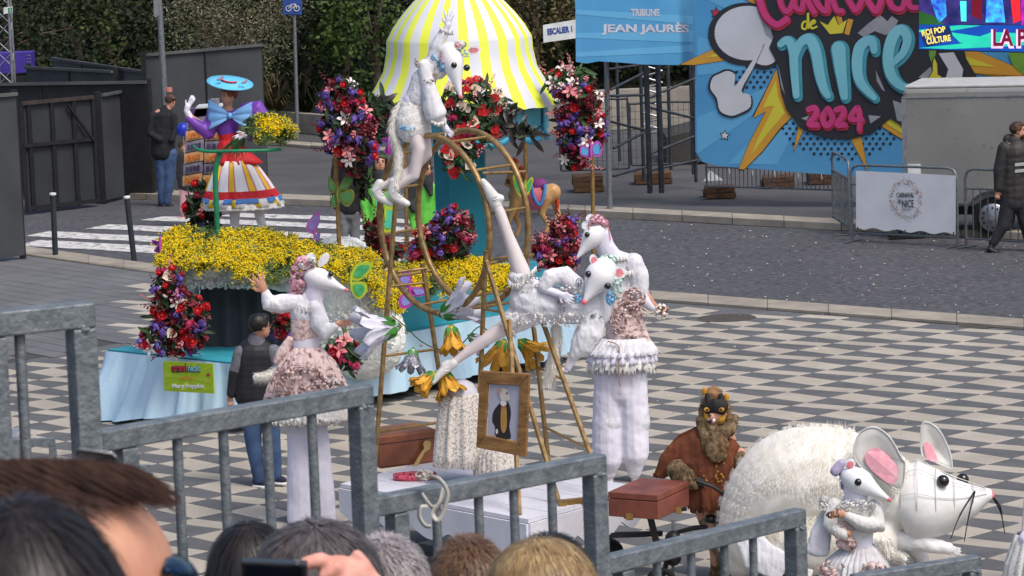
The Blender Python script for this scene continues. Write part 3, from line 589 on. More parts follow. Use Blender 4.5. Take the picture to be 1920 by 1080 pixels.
# LED screen
B3 = VPlane(at(1722, 50, 47.3), at(1920, 50, 46.7)); sc3 = thing('led_screen', 'bright LED screen with a yellow lettered badge hanging before the banner', 'screen', B3(1722, 92)); sc3.location.z = ORG[sc3.name].z
E_ = lambda n, c, c2=None, s=3: mat('screen_'+n, c, c2, s, .5, emit=.75, spec=.2)
mb = MB(); mb.prism([B3(1722, 94), B3(1990, 101), B3(1990, -60), B3(1722, -60)], -B3.n*.12); mb.build('cabinet', BLK, sc3)
def sshape(pts, off, m, nm='screen_picture'): shape(nm, pts, off, m, B3, sc3)
sshape([(1723, 92), (1990, 99), (1990, 48), (1723, 46)], .004, E_('navy', L(20, 70, 160)))
for pts in ([(1723, 60), (1760, 62), (1840, 48), (1800, 47), (1723, 56)], [(1723, 90), (1800, 82), (1860, 60), (1990, 66), (1990, 80), (1870, 88), (1780, 92)], [(1780, 60), (1860, 72), (1800, 80)]): sshape(pts, .007, E_('green', L(40, 190, 160), L(30, 170, 150), 2))
sshape([(1723, 45), (1990, 47), (1990, -60), (1723, -60)], .004, E_('violet', L(60, 50, 120), L(30, 30, 80), 5))
for pts, c in (([(1740, -20), (1772, -20), (1775, 30), (1760, 44), (1748, 10)], ('sky', L(60, 170, 230), L(40, 60, 180), 9)), ([(1800, 2), (1812, 2), (1812, 40), (1802, 40)], ('cyan', L(80, 230, 230))), ([(1850, 0), (1880, 0), (1885, 42), (1848, 42)], ('cyan2', L(60, 200, 240), L(60, 90, 220), 8)), ([(1723, 20), (1750, 30), (1770, 46), (1723, 46)], ('dgreen', L(40, 90, 40))), ([(1822, -10), (1842, -10), (1840, 38), (1822, 30)], ('dred', L(110, 20, 40))), ([(1895, 0), (1912, -10), (1914, 38), (1900, 44)], ('red', L(230, 40, 50))), ([(1915, -20), (1990, -20), (1990, 47), (1915, 47)], ('magenta', L(200, 40, 180), L(120, 20, 140), 8))): sshape(pts, .007, E_(*c))
sshape([(1726, 62), (1745, 50), (1780, 48), (1786, 66), (1775, 78), (1738, 88), (1730, 76)], .010, E_('badge', L(26, 40, 90)), 'badge')
YE = E_('yellow', L(240, 220, 110))
text('ROI', B3, 1729, 1748, 68, 'caption', YE, sc3, .013, .03, hpx=11, slope=-5); text('POP', B3, 1752, 1773, 63, 'caption', YE, sc3, .013, .03, hpx=11, slope=-4); text('DE LA', B3, 1735, 1751, 72, 'caption', YE, sc3, .013, .02, hpx=5, slope=-3); text('CULTURE', B3, 1738, 1783, 83, 'caption', YE, sc3, .013, .03, hpx=12, slope=-7)
text('LA PE', B3, 1859, 1942, 87, 'caption', E_('pale', L(240, 200, 230)), sc3, .009, .09, hpx=36); text('LA PE', B3, 1861, 1939, 85, 'caption', E_('maroon', L(110, 16, 50)), sc3, .014, .03, hpx=32)
# ---- trailer
TRY = 47.2; t0 = at(1697, 420, 45.2); t1 = at(1990, 420, 44.6); tp_ = VPlane(t0, t1); TRL = mat('trailer_panel', L(140, 140, 138), L(132, 132, 130), 1, .45, .1, bump=.08, bsc=3, world=1)
tr = thing('cargo_trailer', 'plain grey box trailer parked in front of the big banner', 'trailer', Vector((t0.x, t0.y, 0)))
zt, zb = tp_(1697, 168).z, .45; u = tp_.u; bk = -tp_.n
def tbx(nm, a, b, z0, z1, d0, d1, m, bev=.02): mb = MB(); A = t0+u*a+bk*d0; B = t0+u*b+bk*d0; mb.prism([A+Z*z0, B+Z*z0, B+Z*z1, A+Z*z1], bk*(d1-d0)); return mb.build(nm, m, tr, bevel=bev)
tbx('body', 0, 3.2, zb, zt, 0, 1.5, TRL, .05); tbx('roof_lid', .02, 3.25, zt+.003, zt+.05, .1, 1.6, mat('lid', L(186, 186, 184)), .02); tbx('top_trim', -.01, 3.2, zt-.12, zt-.1, -.012, -.002, ALU, 0); tbx('corner_trim', -.015, .05, zb, zt-.13, -.015, -.002, ALU, 0); tbx('chassis', .1, 3.2, .33, zb-.004, .1, 1.4, BLK, 0)
fx = (tp_(1862, 400)-t0).dot(u)
mb = MB(); wc = t0+u*fx+Z*.30-bk*.02; mb.tube([wc, wc+bk*.2], [.29, .29], 26); mb.build('tyre', mat('rubber', L(28, 28, 30), L(22, 22, 24), 9, .85), tr)
mb = MB(); mb.tube([wc-bk*.012, wc-bk*.03, wc-bk*.028], [.2, .185, .03], 24); rim = mb.build('rim', ALU, tr)
mb = MB()
for k in range(12): a = k*math.pi/6; c = wc-bk*.034+u*.14*math.cos(a)+Z*.14*math.sin(a); mb.tube([c, c-bk*.004], .016, 7); mb.build('rim_hole', BLK, rim); mb = MB()
mb.tube([wc-bk*.03, wc-bk*.06], .04, 10); mb.build('hub', ALU, rim)
mb = MB(); A = [wc-bk*.06+u*(.38*math.cos(a))+Z*(.38*math.sin(a)) for a in np.linspace(.1, 3.04, 9)]
for a, b in zip(A, A[1:]): mb.prism([a, b, b+Z*.02, a+Z*.02], bk*.26)
mb.build('fender', ALU, tr)
for kx in range(26): p = t0+u*(.06+kx*.12)+Z*(zt-.16)-bk*.002; mb = MB(); mb.ell(p, .007, .004, .007, None, 6, 4); mb.build('rivet', ALU, tr)
tbx('side_lamp', .12, .2, .52, .56, -.016, -.002, mat('lamp_orange', L(214, 120, 40)), 0); tbx('white_tag', (tp_(1702, 300)-t0).dot(u), (tp_(1726, 300)-t0).dot(u), .9, 1.06, -.02, -.004, MATS['sign_white'], 0)
# ---- crowd barriers on the right
def crowd(a, b, lab, bars=16, h=1.08, z0=.12, r=.019, feet=True, grp='galvanised crowd barriers by the trailer'):
    a = Vector(a); b = Vector(b); t = thing('crowd_barrier', lab, 'crowd barrier', a, grp); u = (b-a).normalized(); w = (b-a).length
    mb = MB(); mb.tube([a, a+Z*(h-.14)]+smooth([a+Z*(h-.14), a+Z*(h-.04)+u*.04, a+Z*h+u*.14], 4)[1:]+[b+Z*h-u*.14]+smooth([b+Z*h-u*.14, b+Z*(h-.04)-u*.04, b+Z*(h-.14)], 4)[1:]+[b], r, 8); mb.build('frame', GALV, t)
    for z_ in (z0, h-.27): mb = MB(); mb.tube([a+Z*z_, b+Z*z_], r*.8, 7); mb.build('rail', GALV, t)
    for i in range(1, bars): p = a.lerp(b, i/bars); mb = MB(); mb.tube([p+Z*z0, p+Z*(h-.27)], .008, 6, caps=False); mb.build('bar', GALV, t)
    if feet:
        for p in (a+u*.02, b-u*.02): mb = MB(); q = Vector((-u.y, u.x, 0)); mb.beam(p-q*.24+Z*.01, p+q*.24+Z*.01, .04, .012); mb.build('foot', GALV, t)
    return t
c0, c1 = gp(1598, 452), gp(1796, 462)
cb = crowd(c0, c1, 'galvanised crowd barrier carrying the white printed cloth', 14)
crowd(gp(1563, 420), gp(1594, 441), 'short looking galvanised barrier set end on beside the cloth one', 12)
crowd(gp(1812, 463), gp(2010, 476), 'galvanised crowd barrier in front of the trailer wheel', 14)
crowd(gp(1326, 372), gp(1594, 381), 'long low wire barrier hung under the blue banner hem', 34, .78, .2, .018)
PC = VPlane(c0-Vector((0, .06, 0)), c1-Vector((0, .06, 0)))
cl = thing('barrier_cloth', 'white cloth printed with black letters inside a ring of confetti', 'banner', PC(1700, 440))
mb = MB(); n = 24
top = [(1605+187*i/n, 320+9*i/n) for i in range(n+1)]; bot = [(1605+187*i/n, 428+11*i/n+2.5*math.sin(i*1.1)*(i/n > .05)) for i in range(n+1)]
mb.add([PC(top[i][0]+(bot[i][0]-top[i][0])*j/6, top[i][1]+(bot[i][1]-top[i][1])*j/6, .008+.004*math.sin(i*.45+j*.3)*j/6) for j in range(7) for i in range(n+1)], [[j*(n+1)+i, (j+1)*(n+1)+i, (j+1)*(n+1)+i+1, j*(n+1)+i+1] for j in range(6) for i in range(n)], True)
mb.build('cloth', mat('cloth_white', L(226, 226, 230), L(216, 216, 222), 3, .8), cl)
TX = mat('print_black', L(40, 40, 44), rough=.7)
for s_, x0, x1, yb, h_ in (('CARNAVAL', 1681, 1714, 370, 9), ('DE', 1683, 1689, 381, 7), ('NICE', 1691, 1713, 389, 14)): text(s_, PC, x0, x1, yb, 'lettering', TX, cl, .018, 0, hpx=h_)
text('DEPUIS 1873', PC, 1691, 1708, 394, 'lettering', mat('print_grey', L(150, 150, 150)), cl, .018, 0, hpx=3)
cfm = [MB() for _ in range(3)]
for i in range(330):
    a = rnd.uniform(0, 6.28); r = rnd.gauss(1, .11); x = 1698+27*r*math.cos(a)+4*math.sin(a); y = 374+34*r*math.sin(a); s_ = rnd.uniform(.5, 1.1)
    cfm[i % 3].poly([PC(x+s_*math.cos(a+k*1.57), y+s_*math.sin(a+k*1.57), .018) for k in range(4)])
for m_, c, n_ in zip(cfm, (L(60, 56, 56), L(150, 120, 90), L(196, 130, 120)), 'abc'): PR = m_.build('printed_confetti', mat('print_dot_'+n_, c), cl); PR['kind'] = 'stuff'
mb = MB()
for x, y in ((1608, 428), (1697, 434), (1788, 438)): mb.tube([PC(x, y-3, .02), PC(x, y+2, .02)], .008, 5)
mb.build('tie', TX, cl)
c = gp(1700, 447); mb = MB(); mb.box(c+Z*.03, (.5, .12, .05), Matrix.Rotation(.1, 3, 'Z')); mb.box(c+Vector((0, .02, .09)), (.2, .08, .07), Matrix.Rotation(.3, 3, 'Z')); props(mb.build('barrier_weight', BLK, loc=c), 'flat black weight lying under the white cloth', 'weight')
# ================================================================= FLOWERS
GREENS = mat('stem_green', L(60, 92, 44), L(34, 58, 30), 9, .6); DGREEN = mat('deep_green', L(44, 66, 38), L(22, 38, 22), 9, .6); RED = mat('petal_red', L(196, 26, 30), L(150, 14, 22), 30, .45); CREAM = mat('petal_cream', L(232, 214, 190), L(214, 188, 160), 30, .45)
PURP = mat('petal_violet', L(116, 92, 172), L(84, 62, 140), 30, .6); MAG = mat('petal_magenta', L(186, 44, 96), L(140, 24, 64), 30, .6); WINE = mat('petal_wine', L(120, 24, 40), L(78, 14, 28), 30, .6); PINKP = mat('petal_pink', L(228, 150, 150), L(210, 104, 116), 40, .6); WHITEP = mat('petal_white', L(236, 230, 224), L(222, 206, 200), 40, .6); YELP = mat('petal_yellow', L(246, 222, 24), L(236, 200, 8), 30, .8); BROWNL = mat('dark_leaf', L(50, 40, 40), L(28, 24, 26), 12, .4)
def mesh_of(mb, m, name):
    o = mb.build(name, m); me = o.data; bpy.data.objects.remove(o); return me
def petal(mb, a, l, w, cup, z=0, tip=.0):
    d = Vector((math.cos(a), math.sin(a), 0)); s = Vector((-d.y, d.x, 0)); c = Vector((0, 0, z))
    P = [c, c+d*l*.45+s*w*.5+Z*cup*.5, c+d*l*.45-s*w*.5+Z*cup*.5, c+d*l*.8+s*w*.38+Z*cup*.9, c+d*l*.8-s*w*.38+Z*cup*.9, c+d*l+Z*(cup-tip)]
    mb.add(P, [[0, 1, 2], [1, 3, 4, 2], [3, 5, 4]], True)
def fl_anth():
    mb = MB(); pts = [(.0, -.01), (.02, -.035), (.05, -.03), (.06, .0), (.045, .035), (.0, .075), (-.045, .035), (-.06, 0), (-.05, -.03), (-.02, -.035)]
    c = Vector((0, .01, -.006)); vs = [c]+[Vector((x, y, .012*(abs(x)*12)**2+.004)) for x, y in pts]; mb.add(vs, [[0, i+1, (i+1) % 10+1] for i in range(10)], True)
    mb.tube([Vector((0, -.005, 0)), Vector((0, .03, .03))], [.006, .003], 6); return mb
def fl_lily():
    mb = MB()
    for k in range(6): petal(mb, k*math.pi/3, .07, .03, .03 if k % 2 else .018, 0, .012)
    mb.tube([Vector((0, 0, 0)), Vector((0, 0, .04))], [.004, .003], 5); return mb
def fl_rose():
    mb = MB(); mb.ell((0, 0, .01), .02, .02, .02, None, 7, 5)
    for k in range(5): petal(mb, k*1.256, .034, .04, .028, -.004)
    for k in range(5): petal(mb, k*1.256+.6, .026, .03, .034, 0)
    return mb
def fl_tuft(n=14, R=.05):
    mb = MB(); r = random.Random(3); mb.ell((0, 0, .01), R*.55, R*.55, R*.5, None, 6, 4)
    for _ in range(n):
        d = Vector((r.gauss(0, 1), r.gauss(0, 1), abs(r.gauss(0, 1)))).normalized(); p = d*R*r.uniform(.5, 1); e = d.orthogonal().normalized()*R*.26; f = d.cross(e)
        mb.add([p-e, p+f, p+e+d*R*.3, p-f], [[0, 1, 2, 3]])
    return mb
def fl_leaf():
    mb = MB(); n = 5; vs = []
    for i in range(n+1):
        t = i/n; w = .035*math.sin(math.pi*min(1, t*.96+.04))**.8; z_ = .09*t*(1-t); vs += [Vector((-w, t*.3, z_+w*.3)), Vector((0, t*.3, z_)), Vector((w, t*.3, z_+w*.3))]
    mb.add(vs, [[3*i+k, 3*i+k+1, 3*i+k+4, 3*i+k+3] for i in range(n) for k in (0, 1)], True); return mb
def fl_spike():
    mb = MB(); r = random.Random(5)
    for i in range(12):
        t = i/12; p = Vector((math.cos(i*2.4)*.018*(1.2-t), math.sin(i*2.4)*.018*(1.2-t), t*.16)); s = .011*(1.1-t*.6); mb.ell(p, s, s, s, None, 5, 4)
    return mb
FLW = {}
for n_, f, ms in (('anthurium', fl_anth, dict(red=RED, cream=CREAM)), ('lily', fl_lily, dict(pink=PINKP, white=WHITEP)), ('rose', fl_rose, dict(red=RED, wine=WINE)), ('iris', fl_tuft, dict(violet=PURP, magenta=MAG)), ('snapdragon', fl_spike, dict(pink=PINKP, wine=WINE, magenta=MAG)), ('leaf', fl_leaf, dict(green=GREENS, deep=DGREEN, dark=BROWNL))):
    for c_, m_ in ms.items(): FLW[(n_, c_)] = mesh_of(f(), m_, n_)
def orient(d, roll):
    q = Vector(d).to_track_quat('Z', 'Y').to_matrix().to_4x4(); return q@Matrix.Rotation(roll, 4, 'Z')
def bouquet(lab, Y, blobs, mix, seed=0, fill=260, fillm=(DGREEN, WINE), name='flower_arrangement', size=1.0, base=None, rz=.7, grp='flower arrangements on the float', stem=None):
    r = random.Random(seed); F = Frame(Y); s = F.s
    cx, cy, rx, ry, tl = blobs[0]
    b = base if base is not None else F(cx, cy+ry)
    t = thing(name, lab, 'flowers', b, grp)
    def sample(sh=.75):
        k = r.choices(range(len(blobs)), [q[2]*q[3] for q in blobs])[0]; cx, cy, rx, ry, tl = blobs[k]
        while True:
            p = Vector((r.uniform(-1, 1), r.uniform(-1, 1), r.uniform(-1, .35)))
            if sh < p.length < 1: break
        x, y = p.x*rx, p.y*ry; c_, s_ = math.cos(tl), math.sin(tl); z_ = min(rx, ry)*rz
        return F(cx+x*c_-y*s_, cy+x*s_+y*c_, p.z*z_), Vector((p.x*c_-p.y*s_, p.z*1.1-.35, -(p.x*s_+p.y*c_)+.25)).normalized()
    for m_, w in zip(fillm, (1, .6, .6)):
        mb = MB()
        for i in range(int(fill*w)):
            p, d = sample(.1); a = Vector((r.uniform(-1, 1), r.uniform(-1, 1), r.uniform(-1, 1))).normalized()*r.uniform(.02, .055)*size; b_ = a.orthogonal()*.45; mb.add([p-a, p+b_, p+a, p-b_], [[0, 1, 2, 3]])
        props(mb.build('filler_foliage', m_, t), kind='stuff')
    for (k, c_), n in mix.items():
        for i in range(n):
            p, d = sample(.78 if k != 'leaf' else .4); sc = (size if k != 'leaf' else size**.5)*r.uniform(.75, 1.15)*(1.35 if k in ('rose', 'iris') else .52 if k == 'leaf' else 1.2)
            d = (d+Vector((r.uniform(-.4, .4), r.uniform(-.6, 0) - (.7 if k == 'anthurium' else 0), r.uniform(-.3, .4)))).normalized()
            if k == 'snapdragon' or k == 'leaf': d2 = (d*1.0+Vector((0, 0, .35 if k != 'leaf' else 0))).normalized()
            else: d2 = d
            M4 = Matrix.Translation(p)@orient(d2 if k != 'leaf' else (d2+Vector((0, -1, .2))), r.uniform(0, 6.28))@Matrix.Scale(sc, 4)
            inst(FLW[(k, c_)], k, M4, t)
    return t
A_ = lambda **k: {tuple(a.split('_')): v for a, v in k.items()}
# ================================================================= FLOAT
YF = 32.0
pA, pC, pD = gp(215, 775), gp(452, 812), gp(1092, 677)
u = (pD-pC).normalized(); v = Vector((-u.y, u.x, 0)); wid = 1.9; lenf = (pD-pC).length; A_ratio = 1.16
pA = pC+v*wid; pE = pD+v*wid
SKIRT = mat('skirt_satin', L(188, 216, 234), L(172, 206, 228), 2, .42, spec=.5, bump=2, bsc=5, stretch=(1.4, 1.4, .35)); TEALP = mat('teal_paint', L(56, 158, 176), L(44, 142, 162), 3, .6, bump=.1, bsc=12)
HZ = .68
fl = thing('parade_float', 'parade float with pale blue satin skirt, teal deck and white cotton hill with a cave', 'parade float', pC)
mb = MB(); lp_ = [pA, pC, pD, pE]; per = []; 
def edge(a, b, n): return [a.lerp(b, i/n) for i in range(n)]
ring = edge(pC, pD, 90)+edge(pD, pE, 30)+edge(pE, pA, 90)+edge(pA, pC, 40); cc = (pA+pC+pD+pE)/4; n = len(ring); vs = []
for j in range(9):
    tz = j/8
    for i, p in enumerate(ring):
        o_ = (p-cc).normalized(); w = (math.sin(i*.86)+.6*math.sin(i*1.93+1)+.4*math.sin(i*.37))*.042*tz**.5; left = max(0, 1-(p-pA).length/1.6)
        w += math.sin(i*.5+tz*3)*.05*tz*left
        vs.append(p+o_*(.03+.07*tz+.32*left*tz**1.2+w)+Z*(HZ*(1-tz)+.1*tz*(1-left)+.02*math.sin(i*.31)*tz+.02*tz))
mb.add(vs, [[j*n+i, (j+1)*n+i, (j+1)*n+(i+1) % n, j*n+(i+1) % n] for j in range(8) for i in range(n)], True); mb.build('satin_skirt', SKIRT, fl)
mb = MB(); mb.prism([p+Z*(HZ-.06) for p in lp_], (0, 0, .07)); mb.build('deck', TEALP, fl)
mb = MB(); mb.prism([p.lerp(cc, .12)+Z*.2 for p in lp_], (0, 0, .35)); mb.build('chassis', BLK, fl)
for f in (.2, .75):
    for w_ in (.25, wid-.25): c = pC.lerp(pD, f)+v*w_+Z*.22; mb = MB(); mb.tube([c-v*.1, c+v*.1], .22, 18); mb.build('wheel', mat('rubber', L(28, 28, 30)), fl)
# raised teal stage under the carousel
F = Frame(33.2)
s0 = pC.lerp(pD, .40)+v*.12; s1 = pC.lerp(pD, .985)+v*.12; s2 = s1+v*(wid-.3); s3 = s0+v*(wid-.3); UPZ = 1.08
mb = MB(); mb.prism([s0+Z*HZ, s1+Z*HZ, s2+Z*HZ, s3+Z*HZ], (0, 0, UPZ-HZ)); mb.build('raised_stage', TEALP, fl)
# white cotton hill with cave
COT = mat('cotton', L(244, 243, 238), L(220, 228, 224), 5, .95, bump=4, bsc=24, lo=.3, hi=.6)
F = Frame(YF); q = lambda x, y, z=0: F(x, y, z); k = F.s
mb = MB()
mb.loft([(q(345, 502, 70), 24*k, 100*k), (q(420, 494, 70), 28*k, 100*k), (q(520, 500, 70), 32*k, 110*k), (q(600, 512, 80), 48*k, 130*k), (q(660, 535, 90), 60*k, 130*k)], 16)
mb.loft([(q(332, 520, 0), 22*k, 30*k), (q(400, 506, 4), 26*k, 40*k), (q(470, 512, 6), 24*k, 40*k), (q(540, 524, 6), 24*k, 40*k), (q(600, 540, 20), 30*k, 50*k)], 14)
mb.loft([(q(640, 520, 60), 80*k, 120*k), (q(660, 575, 50), 85*k, 110*k), (q(680, 632, 40), 84*k, 90*k)], 16)
mb.loft([(q(580, 520, 70), 50*k, 100*k), (q(600, 640, 60), 40*k, 80*k)], 14); mb.loft([(q(352, 500, 90), 22*k, 120*k), (q(345, 650, 90), 20*k, 90*k)], 12)
for i in range(40):
    a = rnd.choice([(345+rnd.random()*250, 500+rnd.uniform(-8, 22)), (rnd.uniform(590, 735), rnd.uniform(500, 640))]); mb.ell(q(a[0], a[1], -15+rnd.uniform(-20, 15)), rnd.uniform(9, 20)*k, rnd.uniform(9, 20)*k, rnd.uniform(9, 18)*k, None, 8, 6)
mb.build('cotton_hill', COT, fl, voxel=.035, wrinkle=.05, wsc=.07)
mb = MB(); r = random.Random(8)
for i in range(4500):
    x = r.uniform(322, 742); bot = 540 if x < 590 else 650; y = r.uniform(486, bot); d_ = -28 if x < 590 else -62*math.sqrt(max(0, 1-((x-665)/82)**2))+10+max(0, (560-y))*.5; p = q(x, y, d_+r.uniform(-10, 8)); a = Vector((r.gauss(0, 1), r.gauss(0, 1), r.gauss(0, 1))).normalized()*r.uniform(.01, .028); b_ = a.orthogonal().normalized()*a.length; mb.add([p-a, p+b_, p+a, p-b_], [[0, 1, 2, 3]])
props(mb.build('cotton_fluff', COT, fl), kind='stuff')
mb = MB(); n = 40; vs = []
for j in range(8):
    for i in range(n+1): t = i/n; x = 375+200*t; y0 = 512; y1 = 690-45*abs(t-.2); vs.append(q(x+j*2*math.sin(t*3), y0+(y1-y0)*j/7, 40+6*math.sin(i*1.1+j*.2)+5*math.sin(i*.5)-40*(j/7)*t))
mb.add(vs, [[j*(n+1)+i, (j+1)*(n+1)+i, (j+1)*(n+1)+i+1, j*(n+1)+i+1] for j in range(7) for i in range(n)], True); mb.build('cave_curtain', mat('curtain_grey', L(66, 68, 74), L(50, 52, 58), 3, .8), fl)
# mimosa
def mimosa(lab, poly_top, poly_bot, Y, n, seed, depth=1.4, hang=0, balls=15):
    r = random.Random(seed); F = Frame(Y); t = None; g = MB(); y_ = MB(); lx = [p[0] for p in poly_top]
    x0, x1 = lx[0], lx[-1]; c = F((x0+x1)/2, (poly_top[0][1]+poly_bot[0][1])/2, 20); t = thing('mimosa_garland', lab, 'garland', c, 'mimosa garlands on the float')
    patch = [(r.uniform(x0, x1), r.random(), r.uniform(10, 28)) for _ in range(int(n/110))]
    for i in range(n):
        x = r.uniform(x0, x1); a = np.interp(x, lx, [p[1] for p in poly_top]); b = np.interp(x, [p[0] for p in poly_bot], [p[1] for p in poly_bot]); b += 13*max(0, math.sin(x*.19+seed)+.6*math.sin(x*.071))*(1 if r.random() < .8 else 0); f = r.random(); y = a+(b-a)*f
        z_ = (1-f)*depth*(b-a)-14+r.uniform(-8, 10); p = F(x, y, z_); d = Vector((r.uniform(-.6, 1), -.4, r.uniform(-1, .15))).normalized()
        for k_ in range(9):                                      # feathery leaf blades
            e = (d+Vector((r.uniform(-.7, .7), r.uniform(-.5, .5), r.uniform(-.5, .7)))).normalized()*r.uniform(.04, .11); w = e.orthogonal().normalized()*.009; g.add([p-w, p+w, p+e], [[0, 1, 2]])
        inp = any(abs(x-px) < w*1.3 and abs(f-pf) < .26+.012*abs(x-px) for px, pf, w in patch)
        if inp or r.random() < .035:
            for k_ in range(balls):
                o_ = p+d*r.uniform(0, .09)+Vector((r.gauss(0, 1), r.gauss(0, 1)-1.2, r.gauss(0, 1)))*.016; s_ = r.uniform(.0055, .0095)
                y_.add([o_+Vector(w)*s_ for w in ((1, 0, 0), (-1, 0, 0), (0, 1, 0), (0, -1, 0), (0, 0, 1), (0, 0, -1))], [[0, 3, 4], [3, 1, 4], [1, 2, 4], [2, 0, 4], [3, 0, 5], [1, 3, 5], [0, 2, 5], [2, 1, 5]])
    props(g.build('feathery_leaves', mat('mimosa_leaf', L(124, 142, 84), L(72, 94, 52), 6, .8), t), kind='stuff'); props(y_.build('yellow_blossom', YELP, t), kind='stuff')
mimosa('long bank of yellow mimosa over the cave, under the waving lady', [(298, 448), (330, 424), (420, 428), (500, 428), (570, 450), (640, 462), (700, 468), (748, 492)], [(298, 494), (345, 488), (400, 484), (430, 494), (470, 508), (512, 528), (540, 500), (600, 496), (650, 504), (700, 534), (722, 572), (748, 564)], 31.6, 3000, 5)
mimosa('yellow mimosa garland along the stage edge behind the gold wheel', [(745, 490), (800, 482), (880, 480), (965, 500)], [(745, 528), (800, 534), (880, 530), (965, 540)], 32.6, 1200, 6, .8)
# flower arrangements
bouquet('big arrangement of red, violet and lily flowers climbing beside the cave', 31.3, [(325, 632, 62, 34, -.1), (318, 560, 34, 62, .1), (350, 600, 44, 50, 0)], A_(rose_red=42, rose_wine=16, iris_violet=16, iris_magenta=10, lily_white=5, anthurium_cream=4, snapdragon_wine=10, snapdragon_pink=6, leaf_green=14, leaf_deep=14), 1, 700, base=gp(325, 668, HZ))
bouquet('red and pink flowers with dark foliage at the foot of the waving lady', 32.6, [(372, 385, 24, 50, .1), (395, 400, 20, 40, 0)], A_(rose_red=9, rose_wine=6, iris_violet=3, leaf_deep=10, snapdragon_pink=5), 2, 360, (DGREEN, DGREEN), rz=.6)
bouquet('hanging cascade of violet, wine and lily flowers below the tent edge, beside the green butterfly', 31.6, [(640, 190, 38, 45, .2), (650, 240, 50, 60, 0), (670, 290, 36, 40, .2)], A_(iris_violet=26, iris_magenta=10, rose_red=18, rose_wine=16, lily_pink=9, lily_white=7, snapdragon_pink=6, snapdragon_wine=14, leaf_deep=8, leaf_green=6), 3, 760, (DGREEN, WINE), base=q(650, 330))
bouquet('spray of long dark leaves and palm fronds beside the tent edge', 31.9, [(704, 225, 24, 42, .1), (715, 200, 34, 18, .3), (680, 320, 14, 50, 0)], A_(leaf_dark=26, leaf_deep=26, leaf_green=10), 4, 360, (DGREEN, BROWNL), size=1.5)
bouquet('hanging cascade of violet and red flowers between tent and grey post', 33.4, [(1082, 195, 44, 46, 0), (1088, 245, 48, 50, .1), (1078, 290, 26, 30, 0)], A_(iris_violet=28, iris_magenta=10, rose_red=24, rose_wine=12, lily_white=10, lily_pink=7, snapdragon_wine=20, snapdragon_pink=6, leaf_green=14, leaf_deep=6), 8, 760, base=Frame(33.4)(1085, 325))
bouquet('ferny greenery and pale lilies on top of the hanging cascade near the post', 33.6, [(1050, 155, 26, 26, 0), (1085, 145, 30, 18, 0)], A_(leaf_green=18, lily_white=5, anthurium_red=2, snapdragon_pink=6, rose_red=3), 9, 420, (GREENS, GREENS))
bouquet('large bouquet of red and cream anthuriums hung on the teal column', 32.9, [(885, 190, 62, 42, 0), (893, 235, 52, 38, 0), (862, 290, 34, 40, 0)], A_(anthurium_red=50, anthurium_cream=32, leaf_green=30, leaf_deep=24, leaf_dark=8, iris_magenta=4, snapdragon_pink=5), 10, 800, (DGREEN, GREENS), size=.92)
bouquet('dark pointed leaves fanning sideways from the anthurium bouquet', 33.0, [(960, 240, 52, 16, .25), (945, 205, 36, 10, .1)], A_(leaf_dark=22), 11, 60, (BROWNL, DGREEN), size=1.8)
bouquet('mixed red roses and lilies banked at the foot of the teal column', 32.7, [(830, 455, 58, 36, 0), (850, 425, 40, 36, 0), (800, 470, 30, 20, 0)], A_(rose_red=22, rose_wine=18, iris_violet=10, iris_magenta=6, lily_pink=8, snapdragon_wine=14, snapdragon_pink=6, leaf_deep=18, leaf_dark=12), 12, 760, base=gp(840, 492, UPZ))
bouquet('wine red and violet flowers with pink lilies beside the horse legs', 33.2, [(1045, 474, 46, 32, 0), (1058, 440, 24, 36, 0)], A_(rose_red=12, rose_wine=16, iris_violet=14, iris_magenta=10, lily_pink=9, snapdragon_wine=26, snapdragon_pink=10, leaf_dark=4, leaf_green=8), 13, 700, base=gp(1040, 505, UPZ))
bouquet('small dark red flowers beside the green butterfly at the stage edge', 32.0, [(705, 440, 22, 30, 0), (735, 470, 24, 18, 0)], A_(rose_wine=10, rose_red=4, snapdragon_wine=8, leaf_deep=6), 14, 240, (WINE, DGREEN))
bouquet('red flowers behind the man in the quilted vest', 31.0, [(530, 610, 18, 26, 0)], A_(rose_red=12, rose_wine=6, iris_violet=2), 15, 160, base=gp(530, 648, HZ))
bouquet('red and pink flowers with big drooping green leaves beside the pink skirt', 30.6, [(640, 655, 30, 20, 0), (655, 668, 28, 24, 0)], A_(rose_red=6, lily_pink=3, iris_magenta=3, leaf_green=14, leaf_deep=16), 16, 160, (DGREEN, GREENS), size=1.3)
# ---- carousel
CAROY = 34.2; F = Frame(CAROY); ca = F(868, 500); cb_ = Vector((ca.x, ca.y, UPZ))
cr_ = thing('carousel_tent', 'carousel tent with yellow and white striped roof on a teal column', 'carousel', cb_); k = F.s
mb = MB(); zc = F(868, 250).z; w = 50*k
mb.prism([cb_+Vector((a, b, 0)) for a, b in ((-w*.95, 0), (-w*.4, -w*.75), (w*.95, -w*.55), (w, w*.4), (-w*.3, w))], (0, 0, zc-UPZ)); mb.build('column', mat('teal_deep', L(30, 132, 150), L(24, 118, 138), 3, .6, bump=.2, bsc=10), cr_, bevel=.01)
prof = [(-46, 6), (-34, 34), (-18, 60), (0, 82), (24, 104), (48, 122), (70, 134), (74, 135), (95, 136), (128, 144), (160, 162), (186, 178), (198, 184)]
n = 132; vs = []; cx = 862; zt_ = [F(cx, y).z for y, r in prof]; c0_ = F(cx, 100)
for (y, r), z_ in zip(prof, zt_):
    for i in range(n):
        a = 2*math.pi*i/n; rr = r*k*(1+.012*math.cos(8*a)+(.03*(abs(math.sin(4*a))-.5) if y > 120 else 0)); dz = (-.012*abs(math.sin(8*a)) if y > 190 else 0)
        vs.append((c0_.x+rr*math.cos(a), c0_.y+rr*math.sin(a), z_+dz))
